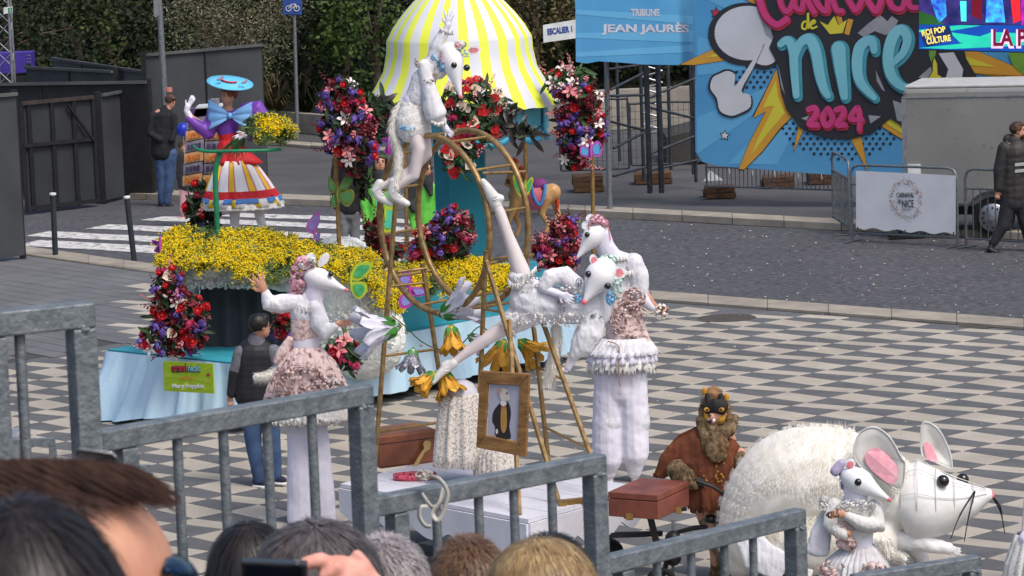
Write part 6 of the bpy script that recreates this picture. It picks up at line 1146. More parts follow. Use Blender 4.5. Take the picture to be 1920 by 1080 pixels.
f.part('waistband', GLOVE, [[(774, 188, 6, 20, 18), (772, 200, 6, 20, 18)]]); f.part('bloomers', LACE, [[(772, 200, 6, 22, 20), (770, 222, 6, 30, 26), (772, 244, 4, 28, 24)], [(762, 236, 0, 18, 18), (766, 252, 0, 17, 16)], [(792, 236, 8, 16, 17), (797, 250, 8, 14, 14)]], wrinkle=.014, wsc=.03)
f.part('sleeve', WHITEC, [[(812, 112, 4, 12, 12), (820, 86, 2, 15, 13), (832, 62, 0, 10, 9)]], wrinkle=.012); f.part('sleeve', WHITEC, [[(795, 124, -8, 13, 13), (802, 160, -14, 14, 13), (812, 200, -15, 20, 16), (818, 218, -14, 22, 17), (822, 226, -13, 12, 10)]], wrinkle=.012)
f.frill('gold_braid', GOLD, [(800, 128, -16, 4, 8, 3), (818, 135, -12, 4, 12, 4), (804, 152, -28, 10, 2, 2), (780, 118, -4, 3, 8, 3)], 60, 2.2); f.frill('blue_collar', TULB, [(820, 106, -8, 10, 8, 6), (828, 124, -10, 5, 10, 5)], 70, 4); f.frill('blue_garter', TULB, [(765, 240, -22, 14, 3, 4)], 30, 3); f.ruffle('cuff_lace', LACE, [(824, 50, -6), (836, 56, -8), (850, 58, -4)], 8, 20); f.ruffle('cuff_lace', LACE, [(806, 222, -24), (820, 230, -28), (836, 226, -20)], 8, 24)
g = MB(); f.lo(g, [(832, 66, 0, 6), (840, 46, 0, 6)]); f.hand(g, (839, 48, 0), 80, 33, -1, 1.2, .1, z=0); g.build('glove', GLOVE, f.t, voxel=.0055)
g = MB(); f.lo(g, [(826, 226, -13, 6.5), (838, 244, -12, 6.5)]); f.hand(g, (834, 242), -38, 26, 1, .4, 1.0, z=-13); g.build('glove', GLOVE, f.t, voxel=.0055)
for a, h_, t_ in (((738, 340, 0), (736, 366, 0), (764, 382, -6)), ((712, 344, 12), (704, 362, 12), (732, 382, 6))):
    f.part('boot', BOOT, [[(a[0], a[1], a[2], 9, 9), (h_[0], h_[1]-4, h_[2], 10, 9), (h_[0]+6, h_[1]+4, h_[2], 10, 9)], [(h_[0]+2, h_[1]+2, h_[2], 9, 8), ((h_[0]+t_[0])/2, (h_[1]+t_[1])/2+1, h_[2]-3, 8.5, 8), (t_[0], t_[1], t_[2], 6, 6)]], voxel=.008, wrinkle=.003, wsc=.02)
    f.part('lace', WHITEC, extra=lambda mb: [mb.tube([f.F(h_[0]+4+i*4-4, h_[1]-6+i*3, h_[2]-11), f.F(h_[0]+12+i*4-4, h_[1]-10+i*3, h_[2]-9)], .003, 4) for i in range(4)], voxel=0)
TA = [(756, 188, 14, 6), (740, 214, 10, 8), (736, 246, 8, 9), (748, 290, 4, 9), (746, 330, 0, 8), (742, 352, -4, 6)]
f.part('tail', FURW, [[(x, y, z, r_*.8, r_*.8) for x, y, z, r_ in TA]]); f.fur('tail_fur', FURW, TA, 1500, 9)
f.mask((843, 96, 2), (864, 182, -14), 21, [(851, 122, -19), (875, 127, 2)], [((850, 88, -10), 20, 20, 9, 1), ((876, 96, 2), 8, 26, 8, 1)]); f.frill('tulle_flower', TULG, [(872, 96, 0, 14, 10, 8), (862, 84, -4, 10, 6, 6)], 70, 4); f.frill('flower_crown', LACE, [(864, 84, -8, 10, 6, 6)], 50, 3.4); f.frill('pink_ribbon', TULP, [(830, 112, -14, 3, 16, 3)], 20, 3)
# ---- acrobat hanging sideways with one leg raised
f = Fig('person', 'white rat costumed acrobat stretched sideways from the gold ladder, one leg straight up', 'acrobat', 24.5, (1070, 700))
b = MB(); f.el(b, 1135, 520, -8, 18, 20); f.lo(b, [(1125, 535, -4, 11), (1112, 560, 0, 14)])
f.lo(b, [(995, 560, 0, 26, 24), (1050, 572, 0, 24, 20), (1110, 578, 0, 25, 19)])
for l in ([(988, 540, -4, 19), (975, 505, -6, 17.5), (952, 440, -8, 11), (938, 400, -8, 10.5), (926, 372, -8, 8)], [(992, 590, 6, 18), (950, 612, 6, 16), (905, 640, 4, 13), (870, 664, 2, 10), (842, 686, 0, 7)], [(1105, 585, -10, 10), (1108, 630, -14, 8), (1072, 668, -12, 7), (1062, 690, -10, 6)], [(1080, 556, -16, 10), (1040, 566, -24, 8), (1062, 552, -34, 6)]): f.lo(b, l)
b.build('body', TIGHTS, f.t, voxel=.012)
f.part('boot', BOOT, [[(931, 384, -8, 11, 10), (922, 366, -8, 12, 11), (914, 352, -8, 9, 9), (906, 340, -8, 6, 7)], [(928, 372, -8, 12, 11), (938, 372, -8, 8, 9)]], voxel=.008, wrinkle=.003, wsc=.02); f.part('boot', BOOT, [[(850, 680, 0, 10, 10), (838, 690, 0, 10, 10), (828, 698, -2, 8.5, 9), (812, 716, -4, 6, 7)], [(840, 682, 0, 9, 9), (834, 686, 0, 9, 9)]], voxel=.008, wrinkle=.003, wsc=.02)
for p in ((924, 370), (832, 692)): f.part('bow_lace', WHITEC, [[(p[0], p[1], -20, 1.2, 1.2), (p[0]+9, p[1]-3, -21, 1.2, 1.2)], [(p[0], p[1]+4, -20, 1.2, 1.2), (p[0]+9, p[1]+3, -21, 1.2, 1.2)]], voxel=0)
f.part('bodice', WHITEC, [[(985, 556, 0, 38, 30), (1010, 568, 0, 42, 32), (1050, 572, 0, 36, 28), (1110, 572, 0, 38, 27)], [(975, 520, -4, 22, 22), (990, 560, 0, 30, 26)], [(965, 600, 4, 26, 24), (1000, 580, 2, 30, 24)]], voxel=.01, wrinkle=.018, wsc=.05)
f.ruffle('garter_lace', LACE, [(952, 524, -20), (970, 532, -28), (996, 508, -26), (1006, 498, -14)], 12, 36); f.ruffle('garter_lace', LACE, [(940, 588, -10), (948, 605, -16), (966, 622, -14)], 12, 30)
f.frill('lace_trim', LACE, [(990, 530, -28, 26, 16, 5), (1060, 545, -28, 30, 10, 6), (960, 600, -22, 20, 14, 5), (1070, 600, -28, 30, 12, 5), (1010, 600, -26, 40, 14, 5)], 300, 3.6); f.frill('pearl_brooch', SILV, [(1052, 566, -34, 6, 5, 3), (1054, 580, -34, 6, 6, 3)], 40, 2.4); f.frill('blue_ribbon', TULB, [(1040, 545, -30, 12, 5, 4), (1085, 560, -30, 8, 6, 4)], 40, 4)
f.part('sleeve', WHITEC, [[(1090, 545, -12, 19, 17), (1056, 516, -18, 20, 16), (1030, 520, -24, 17, 14), (1020, 540, -28, 12, 10)]], voxel=.01, wrinkle=.016); f.part('sleeve', WHITEC, [[(1118, 582, -10, 20, 16), (1106, 622, -16, 27, 20), (1090, 650, -16, 24, 18), (1078, 664, -14, 13, 12)]], voxel=.01, wrinkle=.016)
f.frill('cuff_sequins', SILV, [(1124, 592, -30, 16, 4, 3), (1086, 530, -36, 5, 8, 3)], 60, 2.2)
g = MB(); f.lo(g, [(1022, 542, -28, 8), (1050, 552, -34, 7)]); f.hand(g, (1048, 550), -28, 36, 1, .5, .2, z=-36); g.build('glove', GLOVE, f.t, voxel=.0055); g = MB(); f.lo(g, [(1080, 664, -12, 7), (1066, 690, -10, 6)]); f.hand(g, (1068, 682), 235, 25, 1, .5, 1.0, z=-8); g.build('glove', GLOVE, f.t, voxel=.0055)
TA = [(1042, 600, 6, 8), (1044, 640, 6, 9), (1034, 690, 2, 11), (1028, 720, 0, 9)]; f.part('tail', FURW, [[(x, y, z, r_*.7, r_*.7) for x, y, z, r_ in TA]]); f.fur('tail_fur', FURW, TA, 1800, 11, droop=.8)
f.part('hood', WHITEC, [[(1140, 540, -6, 20, 18), (1128, 570, -4, 24, 18), (1120, 590, -6, 26, 20)]], wrinkle=.008); f.mask((1132, 506, -20), (1095, 567, -44), 29, [(1103, 514, -43), (1139, 536, -46)], [((1118, 502, -26), 108, 26, 9, 1), ((1150, 514, -24), 12, 24, 12, 1)], er=.22)
f.frill('tulle_bow', TULG, [(1158, 536, -20, 12, 24, 8), (1140, 488, -16, 16, 8, 8)], 150, 5); f.frill('blue_bow', TULB, [(1145, 560, -40, 7, 12, 4)], 40, 4.5)
# ---- stilt walker by the float
def stilt(lab, Y, foot): return Fig('person', lab, 'stilt walker', Y, foot)
f = Fig('person', 'rat costumed stilt walker with pink hair and open arms behind the steel railing', 'stilt walker', gp(585, 980).y, (585, 984), z=0)
b = MB(); f.el(b, 592, 520, 2, 18, 20); f.lo(b, [(590, 530, 2, 11), (582, 560, 2, 14), (575, 575, 2, 22, 15)]); f.lo(b, [(574, 575, 2, 24, 15), (572, 640, 2, 20, 14), (572, 690, 2, 26, 18)]); f.lo(b, [(552, 572, 0, 10), (512, 582, -4, 8), (498, 548, -8, 6)]); f.lo(b, [(596, 580, -8, 10), (614, 618, -14, 8), (634, 606, -20, 6)])
f.hand(b, (497, 548), 118, 46, -1, 1.2, .1, z=-10); f.hand(b, (634, 606), 5, 30, 1, .5, .4, z=-20)
for dx in (-22, 22): f.lo(b, [(574+dx, 760, 0, 13), (580+dx, 900, 0, 6), (580+dx, 976, 0, 5)])
b.build('body', SKIN, f.t, voxel=.009)
f.frill('rhinestones', SILV, [(488, 530, -12, 8, 12, 2), (650, 604, -24, 12, 5, 2)], 60, 1.6)
f.part('sleeve', WHITEC, [[(560, 566, 0, 16, 15), (525, 570, -4, 20, 17), (502, 568, -7, 17, 15), (498, 550, -8, 9, 9)]], voxel=.01, wrinkle=.014); f.part('sleeve', WHITEC, [[(590, 574, -6, 17, 16), (600, 608, -12, 19, 17), (612, 624, -15, 18, 15), (628, 612, -19, 9, 9)]], voxel=.01, wrinkle=.014)
f.part('blouse', WHITEC, [[(580, 560, 2, 17, 15), (575, 572, 2, 34, 20), (573, 592, 2, 31, 20)]], voxel=.01, wrinkle=.012); f.part('bodice', PINKL2, [[(572, 585, 2, 27, 19), (571, 634, 2, 27, 18)]], voxel=.01, wrinkle=.006); f.part('waistband', GLOVE, [[(573, 634, 2, 26.5, 18), (573, 652, 2, 26.5, 18)]], voxel=.01)
f.ruffle('collar_lace', LACE, [(548, 560, -10), (575, 574, -18), (602, 562, -14)], 14, 40)
f.part('peplum_bow', PINKL2, [[(545, 636, -6, 9, 6), (530, 660, -8, 12, 6), (520, 680, -8, 10, 5)]], wrinkle=.01)
f.skirt('print_skirt', PINKL, [(573, 650, 2, 27, 19), (574, 680, 2, 52, 40), (575, 720, 2, 70, 55), (575, 745, 2, 76, 60)], 17, .09, 150, 2); f.skirt('lace_petticoat', LACE, [(575, 738, 2, 70, 56), (577, 765, 2, 72, 58), (578, 790, 2, 72, 58)], 24, .07, 150, 6); f.frill('skirt_frills', PINKL2, [(560, 715, -48, 48, 30, 8), (600, 730, -46, 40, 18, 8)], 260, 6.5); f.frill('lace_tatters', LACE, [(575, 792, -50, 66, 8, 10), (620, 735, -40, 24, 26, 8)], 200, 5)
f.part('pantaloons', LAWN, [[(575, 765, 2, 34, 30), (576, 800, 2, 32, 28)], [(562, 790, 2, 24, 24), (562, 880, 2, 25, 24), (566, 975, 2, 28, 26)], [(592, 790, 0, 22, 22), (600, 880, -2, 24, 22), (606, 975, -4, 27, 24)]], voxel=.012, wrinkle=.02, wsc=.12)
TA = [(545, 650, 10, 8), (525, 692, 4, 12), (500, 708, 0, 12), (480, 708, 0, 9)]; f.part('tail', FURW, [[(x, y, z, r_*.8, r_*.8) for x, y, z, r_ in TA]]); f.fur('tail_fur', FURW, TA, 1400, 8)
f.part('hood', LAWN, [[(588, 520, 2, 19, 19), (594, 538, 0, 19, 17), (588, 560, 0, 20, 16)]], wrinkle=.01); f.mask((586, 518, 0), (650, 544, -18), 21, [(620, 514, -20)], [((586, 500, -6), 100, 26, 11, 0), ((598, 500, -4), 55, 30, 9, 0)], er=.24)
f.frill('pink_tulle_hair', TULP, [(560, 520, 2, 16, 30, 12), (572, 494, 0, 18, 12, 12), (552, 540, 4, 8, 18, 8)], 420, 5.5); f.frill('hair_flower', LACE, [(572, 496, -14, 10, 8, 5), (585, 490, -14, 8, 6, 4)], 80, 4)
# ---- tall stilt walker behind the hanging acrobat
f = Fig('person', 'tall rat costumed stilt walker in white pantaloons looking down beside the gold frame', 'stilt walker', gp(1170, 905).y, (1170, 908), z=0)
b = MB(); f.el(b, 1128, 445, 0, 17, 19); f.lo(b, [(1130, 458, 0, 11), (1140, 480, 0, 14), (1160, 495, 0, 26, 17)]); f.lo(b, [(1160, 498, 0, 27, 17), (1165, 560, 0, 24, 17), (1168, 640, 0, 26, 18)]); f.lo(b, [(1188, 500, -6, 10), (1206, 545, -8, 8), (1226, 572, -12, 6)]); f.lo(b, [(1135, 505, -14, 9), (1118, 560, -20, 7)])
f.hand(b, (1226, 574), -24, 36, 1, .6, .3, z=-12)
for dx in (-28, 22): f.lo(b, [(1166+dx, 690, 0, 13), (1166+dx, 880, 0, 7), (1168+dx, 903, 0, 6)])
b.build('body', SKIN, f.t, voxel=.01)
f.part('blouse', WHITEC, [[(1146, 478, 0, 17, 15), (1160, 492, 0, 36, 22), (1162, 530, 0, 34, 22), (1160, 560, 0, 30, 20)]], voxel=.01, wrinkle=.014); f.part('sleeve', WHITEC, [[(1186, 494, -6, 22, 20), (1196, 520, -8, 22, 18), (1202, 560, -10, 16, 14), (1222, 576, -12, 9, 9)]], voxel=.01, wrinkle=.016); f.part('sleeve', WHITEC, [[(1134, 500, -12, 15, 15), (1124, 540, -18, 14, 14)]], voxel=.01, wrinkle=.014)
f.ruffle('cape_ruffle', LACE, [(1128, 505, -22), (1155, 500, -26), (1182, 508, -26), (1206, 490, -14)], 12, 60); f.ruffle('cape_ruffle', LACE, [(1140, 482, -18), (1165, 482, -22), (1190, 478, -14)], 10, 50)
f.frill('cuff_fur', FURW, [(1240, 585, -14, 12, 14, 6)], 80, 4); f.frill('glove_glitter', mat('glitter_brown', L(130, 100, 86), L(70, 50, 44), 90, .3, .4), [(1244, 582, -16, 10, 5, 3)], 50, 2)
f.part('corset', PINKL, [[(1163, 545, 0, 31, 21), (1168, 590, 0, 34, 24), (1178, 645, 0, 44, 34)]], voxel=.01, wrinkle=.02, wsc=.03); f.frill('corset_frills', PINKL2, [(1180, 600, -28, 34, 34, 8), (1190, 560, -22, 20, 20, 6)], 240, 5)
f.skirt('white_flounce', WHITEC, [(1172, 632, 0, 42, 34), (1168, 664, 0, 66, 50)], 26, .07, 170, 2); f.skirt('white_flounce', LAWN, [(1168, 655, 0, 58, 46), (1166, 678, 0, 64, 50)], 20, .06, 150, 2); f.skirt('lace_fringe', LACE, [(1166, 672, 0, 62, 48), (1165, 692, 0, 63, 49)], 30, .05, 170, 9)
for i in range(26): a = i/26*6.28; f.part('lace_drop', LACE, [[(1166+62*math.cos(a), 690, 48*math.sin(a), 2, 1.4), (1166+62*math.cos(a), 700, 48*math.sin(a), 1, 1)]], voxel=0)
f.part('pantaloons', LAWN, [[(1164, 680, 0, 44, 34), (1164, 730, 0, 48, 34)], [(1142, 700, 0, 30, 30), (1140, 790, 0, 30, 28), (1140, 866, 0, 29, 28), (1142, 886, 0, 16, 15)], [(1186, 700, -2, 28, 30), (1188, 790, -2, 28, 28), (1190, 856, -2, 28, 27), (1190, 884, -2, 14, 14)]], voxel=.012, wrinkle=.022, wsc=.1)
for x in (1142, 1190): f.part('hem_band', WHITEC, [[(x, 789, 0, 30.5, 29), (x, 792, 0, 30.5, 29)]]); f.part('stilt_foot', WPAINT, [[(x, 884, 0, 8, 8), (x+1, 904, 0, 8, 9)]])
f.part('sash_cord', mat('cord_brown', L(170, 140, 116)), extra=lambda mb: mb.tube(smooth([f.F(1140, 640, -36), f.F(1160, 650, -44), f.F(1160, 690, -52), f.F(1163, 724, -52)]), .006, 5), voxel=0)
f.part('hood', LAWN, [[(1128, 440, 0, 18, 18), (1134, 462, 0, 18, 16), (1146, 480, 0, 20, 16)]], wrinkle=.01); f.mask((1120, 432, -6), (1082, 484, -20), 20, [(1101, 440, -25)], [((1112, 418, -8), 120, 18, 10, 0), ((1106, 424, -12), 170, 16, 9, 0)], er=.26, nose=.1)
f.frill('pink_flower', TULP, [(1120, 412, -14, 14, 8, 8), (1128, 418, -12, 12, 8, 8), (1110, 430, -18, 6, 16, 4)], 160, 4.5); f.part('ribbon', PINKN, extra=lambda mb: mb.tube([f.F(1140, 424, -10), f.F(1145, 450, -14)], .004, 5), voxel=0)
# ---- small rat at the railing in front of the giant rat
f = Fig('person', 'rat costumed performer with crossed arms and lilac hat in front of the giant rat', 'performer', 20.2, (1620, 1340), z=0)
b = MB(); f.el(b, 1600, 905, 4, 20, 24); f.lo(b, [(1600, 930, 4, 14), (1602, 955, 4, 20)]); f.lo(b, [(1602, 958, 4, 36, 20), (1606, 1020, 4, 26, 18), (1612, 1080, 4, 30, 22), (1615, 1200, 4, 16)]); f.lo(b, [(1566, 950, 0, 12), (1560, 985, -16, 10), (1590, 1000, -30, 8)]); f.lo(b, [(1640, 958, -4, 13), (1642, 990, -18, 11), (1585, 966, -34, 7)]); f.hand(b, (1588, 966), 176, 36, 1, .9, .5, z=-36)
for dx in (-20, 20): f.lo(b, [(1614+dx, 1120, 2, 16), (1614+dx, 1330, 2, 9)]); f.lo(b, [(1614+dx, 1332, 2, 10, 10), (1618+dx, 1338, -16, 8, 10)])
b.build('body', SKIN, f.t, voxel=.012)
SHB = mat('cream_gauze', L(220, 220, 216), L(204, 204, 200), 12, .9, bump=2, bsc=14, stretch=(1.6, 1.6, .5))
f.part('blouse', SHB, [[(1602, 940, 4, 24, 20), (1602, 954, 4, 46, 26), (1602, 990, 4, 40, 26), (1606, 1010, 4, 32, 22)]], wrinkle=.016); f.part('sleeve', SHB, [[(1640, 952, -4, 17, 17), (1644, 985, -16, 21, 18), (1618, 982, -34, 15, 13), (1590, 968, -36, 10, 9)]], voxel=.01, wrinkle=.014); f.part('sleeve', SHB, [[(1564, 948, 0, 16, 16), (1556, 985, -14, 16, 14), (1580, 1002, -28, 13, 12)]], voxel=.01, wrinkle=.014); f.part('hanging_sleeve', WHITEC, [[(1552, 960, 6, 14, 8), (1540, 1000, 8, 22, 8), (1532, 1036, 8, 24, 8)]], wrinkle=.01)
f.part('waistcoat', PINKL, [[(1578, 985, -22, 16, 8), (1586, 1012, -22, 16, 8)], [(1572, 1016, -24, 12, 5), (1596, 1024, -24, 14, 5)]], wrinkle=.016, wsc=.03); f.frill('ribbon_bow', PINKL2, [(1584, 1000, -30, 18, 14, 5), (1596, 1020, -30, 8, 8, 4)], 90, 6); f.part('waistband', GLOVE, [[(1610, 1008, 3, 27, 20), (1611, 1026, 3, 28, 21)]])
f.frill('collar_ruffles', LACE, [(1605, 950, -24, 36, 12, 6), (1545, 950, -6, 8, 20, 6)], 260, 4.2); f.frill('hand_jewels', mat('bronze_leather', L(150, 110, 80), L(90, 60, 44), 50, .4, .3), [(1562, 966, -42, 12, 6, 3)], 40, 3)
f.skirt('pleated_skirt', mat('crinkled_satin', L(210, 212, 212), L(180, 176, 182), 9, .5, bump=.5, bsc=40, spec=.6), [(1611, 1022, 3, 28, 22), (1606, 1050, 3, 56, 42), (1606, 1090, 3, 72, 56), (1606, 1130, 3, 78, 62)], 30, .08, 220, 3); f.frill('skirt_rags', PINKL2, [(1560, 1068, -44, 22, 14, 6), (1640, 1070, -46, 24, 12, 6)], 70, 8)
TA = [(1648, 1040, 8, 12), (1654, 1014, 4, 15), (1668, 1042, 0, 14), (1695, 1048, -4, 9)]; f.part('tail', FURW, [[(x, y, z, r_*.8, r_*.8) for x, y, z, r_ in TA]]); f.fur('tail_fur', FURW, TA, 1400, 11, w=.8)
f.part('hood', LAWN, [[(1600, 905, 2, 22, 22), (1606, 930, 0, 23, 20), (1606, 948, 0, 20, 16)]]); f.mask((1596, 894, -4), (1668, 937, -24), 25, [(1609, 904, -29)], [((1588, 882, -14), 60, 24, 10, 1)], er=.3, nose=.15); f.frill('lilac_hat_net', mat('lilac_net', L(190, 180, 206), L(160, 150, 180), 30), [(1572, 878, 0, 8, 7, 7), (1580, 900, -4, 5, 18, 5)], 110, 4); f.part('lilac_hat', mat('lilac_net', L(190, 180, 206)), [[(1566, 884, 0, 11, 10), (1578, 868, 0, 9, 9)]])
# ---- giant rat puppet
GY = 23.3; f = Fig('giant_rat', 'giant white furry rat puppet with papery head, pink nose and long black whiskers', 'puppet', GY, (1560, 1075), z=0)
PAPR = mat('paper_skin', L(234, 234, 234), L(218, 217, 213), 5, .7, bump=.5, bsc=10); SEAM = mat('paper_seam', L(218, 218, 216))
BD = [(1398, 1040, 40, 50, 60), (1420, 960, 30, 75, 90), (1480, 905, 10, 100, 110), (1560, 890, 0, 92, 105), (1630, 905, 0, 78, 90), (1680, 930, 0, 66, 80)]
B2D = [(1425, 1010, 20, 66, 90), (1470, 1000, 10, 80, 100), (1520, 1000, 10, 84, 100), (1570, 1000, 0, 80, 95), (1610, 1000, 0, 78, 90), (1640, 1000, 0, 60, 80)]
def fine(B):
    A = [smooth([Vector(s[k:k+3]) for s in B], 5) for k in (0, 2)]
    return [(p.x, p.y, p.z, q.y, q.z) for p, q in zip(*A)]
BD = fine(BD); B2D = fine(B2D)
f.part('furry_body', FURW, [BD, B2D], voxel=.025, wrinkle=.006, wsc=.08)
r = random.Random(11); mb = MB(); mb2 = MB()
for i in range(56000):
    BQ = BD if i % 5 > 1 else B2D; t = r.random()*(len(BQ)-1); j = int(t); u_ = t-j; A, B_ = BQ[j], BQ[j+1]; x, y, z, rw, rd = [a+(c-a)*u_ for a, c in zip(A, B_)]; tg = Vector((B_[0]-A[0], B_[1]-A[1], 0)).normalized(); nx = Vector((-tg.y, tg.x, 0)); a = r.uniform(0, 6.28); d = nx*math.cos(a)*rw+Vector((0, 0, 1))*math.sin(a)*rd; p = Vector((x, y, z))+d*1.02
    if p.y > 1075: continue
    dn = d.normalized(); e = p+(dn*.35+Vector((-.25, .85, 0))+Vector((r.gauss(0, .25), r.gauss(0, .2), r.gauss(0, .2))))*r.uniform(4, 10); sd = dn.cross(Vector((0, 1, 0))); sd = (sd.normalized() if sd.length > .1 else Vector((1, 0, 0)))*.6
    (mb if i % 5 else mb2).add([f.F(*(p-sd)), f.F(*(p+sd)), f.F(*e)], [[0, 1, 2]])
for i in range(90): x = r.uniform(1470, 1600); y = 800+abs(x-1540)*.08; mb.add([f.F(x-.7, y+6, 0), f.F(x+.7, y+6, 0), f.F(x+r.uniform(-8, 8), y-r.uniform(3, 16), r.uniform(-9, 9))], [[0, 1, 2]])
props(mb.build('fur', FURW, f.t), kind='stuff'); props(mb2.build('fur', mat('fur_cream', L(232, 224, 206), L(216, 204, 180), 9, .95), f.t), kind='stuff')
HD = [(1672, 952, -10, 30, 40), (1690, 945, -14, 66, 70), (1720, 944, -18, 78, 76), (1755, 945, -22, 66, 62), (1790, 944, -26, 50, 44), (1825, 936, -30, 30, 28), (1850, 928, -33, 13, 14)]
mb = MB(); f.lo(mb, [(x, y-(4 if i < 3 else 0), z, a, b_) for i, (x, y, z, a, b_) in enumerate(HD)], 22); hd = mb.build('paper_head', PAPR, f.t)
for i, (x, y, z, a, b_) in enumerate(HD[1:6]): mb = MB(); mb.tube([f.F(x+(a*.12 if i < 3 else 0)*0, y-4*(i < 2)+a*1.01*math.cos(t), z+b_*1.01*math.sin(t)) for t in np.linspace(0, 6.28, 41)[:-1]], .0035, 5, closed=True); mb.build('seam', SEAM, hd)
for t in np.linspace(.4, 5.9, 9): mb = MB(); mb.tube(smooth([f.F(x, y-4*(i < 2)+a*1.005*math.cos(t), z+b_*1.005*math.sin(t)) for i, (x, y, z, a, b_) in enumerate(HD[1:])], 4), .003, 5); mb.build('seam', SEAM, hd)
for x, y, z in ((1768, 902, -66), (1805, 899, 4)): mb = MB(); mb.ell(f.F(x, y, z), 12*f.k, 12*f.k, 12*f.k, None, 18, 12); mb.build('eye', EYEB, hd)
mb = MB(); mb.ell(f.F(1857, 928, -34), 8*f.k, 9*f.k, 9*f.k, None, 10, 7); mb.build('nose', PINKN, hd)
for pts in ([(1828, 920, -60), (1800, 966, -76), (1782, 1012, -80)], [(1828, 922, -60), (1816, 970, -74), (1808, 1016, -76)], [(1862, 934, -30), (1876, 960, -20), (1884, 1000, -14)], [(1864, 934, -30), (1876, 952, -24), (1880, 978, -20)]): mb = MB(); mb.tube(smooth([f.F(*p) for p in pts]), [.006]*7+[.004]*5+[.002] if len(pts) == 3 else .004, 5); mb.build('whisker', BLK, hd)
def gear(pts, pk, z, nm):
    P_ = smooth([Vector((x, y, 0)) for x, y in pts], 5, True); c = sum(P_, Vector())/len(P_); fn = lambda p, q_: f.F(c.x+(p.x-c.x)*q_, c.y+(p.y-c.y)*q_, z+14*(1-q_)); n = len(P_)
    mb = MB(); vs = [f.F(c.x, c.y, z+14)]+[fn(p, q_) for q_ in (.35, .7, 1) for p in P_]; mb.add(vs, [[0, 1+(i+1) % n, 1+i] for i in range(n)]+[[1+k*n+i, 1+k*n+(i+1) % n, 1+(k+1)*n+(i+1) % n, 1+(k+1)*n+i] for k in (0, 1) for i in range(n)], True); o = mb.build(nm, mat('ear_gauze', L(222, 222, 218), L(206, 204, 198), 6, .7), f.t, solid=.004)
    mb = MB(); mb.tube([fn(p, 1) for p in P_], .006, 5, closed=True); mb.build('ear_wire', SEAM, o)
    Q = smooth([Vector((x, y, 0)) for x, y in pk], 4, True); mb = MB(); mb.poly([f.F(p.x, p.y, z+14*(1-min(1, (p-c).length/50))-9) for p in Q]); mb.build('pink_patch', mat('ear_blush', L(232, 178, 188), L(222, 142, 160), 14, .8, lo=.3, hi=.7), o)
gear([(1612, 812), (1640, 801), (1668, 820), (1690, 858), (1697, 872), (1688, 918), (1650, 898), (1618, 880), (1600, 850)], [(1630, 842), (1650, 842), (1672, 862), (1684, 880), (1676, 908), (1650, 896), (1626, 872), (1622, 854)], -108, 'ear')
gear([(1728, 800), (1740, 792), (1762, 808), (1780, 845), (1785, 872), (1780, 878), (1745, 862), (1728, 850)], [(1732, 832), (1746, 834), (1758, 864), (1738, 860)], 10, 'ear')
f.part('foreleg', PAPR, [[(1690, 1010, -40, 22, 22), (1730, 1018, -44, 18, 17), (1778, 1028, -48, 12, 11)]], wrinkle=.02); g = MB(); f.hand(g, (1776, 1026), -22, 34, 1, .6, .5, z=-48); g.build('foot', PAPR, f.t, voxel=.008)
f.part('foreleg', PAPR, [[(1690, 1000, 40, 22, 22), (1725, 1040, 50, 16, 16), (1740, 1078, 50, 11, 11)]], wrinkle=.02); g = MB(); f.hand(g, (1500, 1066), -25, 32, 1, .6, .5, z=-80); g.build('foot', PAPR, f.t, voxel=.008)
f.part('white_side_panel', WHITEC, [[(1400, 1000, -66, 26, 6), (1420, 1040, -84, 34, 6), (1470, 1066, -92, 30, 6)]], wrinkle=.012)
f.part('carriage', BLK, [[(1450, 1082, 0, 16, 60), (1640, 1082, 0, 16, 60)]], voxel=0)
for x in (1450, 1640): f.part('carriage_wheel', MATS['rubber'], extra=lambda mb: mb.tube([f.F(x, 1100, -50), f.F(x, 1100, 50)], 20*f.k, 14), voxel=0)
# white ruffle of another costume entering at the edge
f = Fig('person', 'edge of another white lace costume cut off by the picture border', 'performer', 23.0, (1960, 1150), z=0)
f.skirt('lace_skirt', LACE, [(1960, 1000, 0, 55, 44), (1962, 1050, 0, 74, 60), (1964, 1120, 0, 84, 66)], 22, .08, 150, 3); f.part('sleeve', LAWN, [[(1924, 1012, -20, 16, 14), (1940, 996, -10, 18, 16)]], wrinkle=.02); f.part('body', TIGHTS, [[(1962, 900, 0, 26, 18), (1964, 1000, 0, 28, 20), (1964, 1140, 0, 18, 16)], [(1930, 920, 0, 10), (1922, 1000, -10, 8)]]); f.part('blouse', WHITEC, [[(1962, 890, 0, 30, 20), (1964, 1000, 0, 34, 26)]], wrinkle=.014); f.part('hood', LAWN, [[(1962, 830, 0, 21, 22), (1962, 870, 0, 17, 17), (1962, 892, 0, 20, 16)]]); f.mask((1964, 826, -4), (2020, 870, -24), 23, [(1984, 836, -27)], [((1956, 812, -8), 100, 22, 10, 1)])
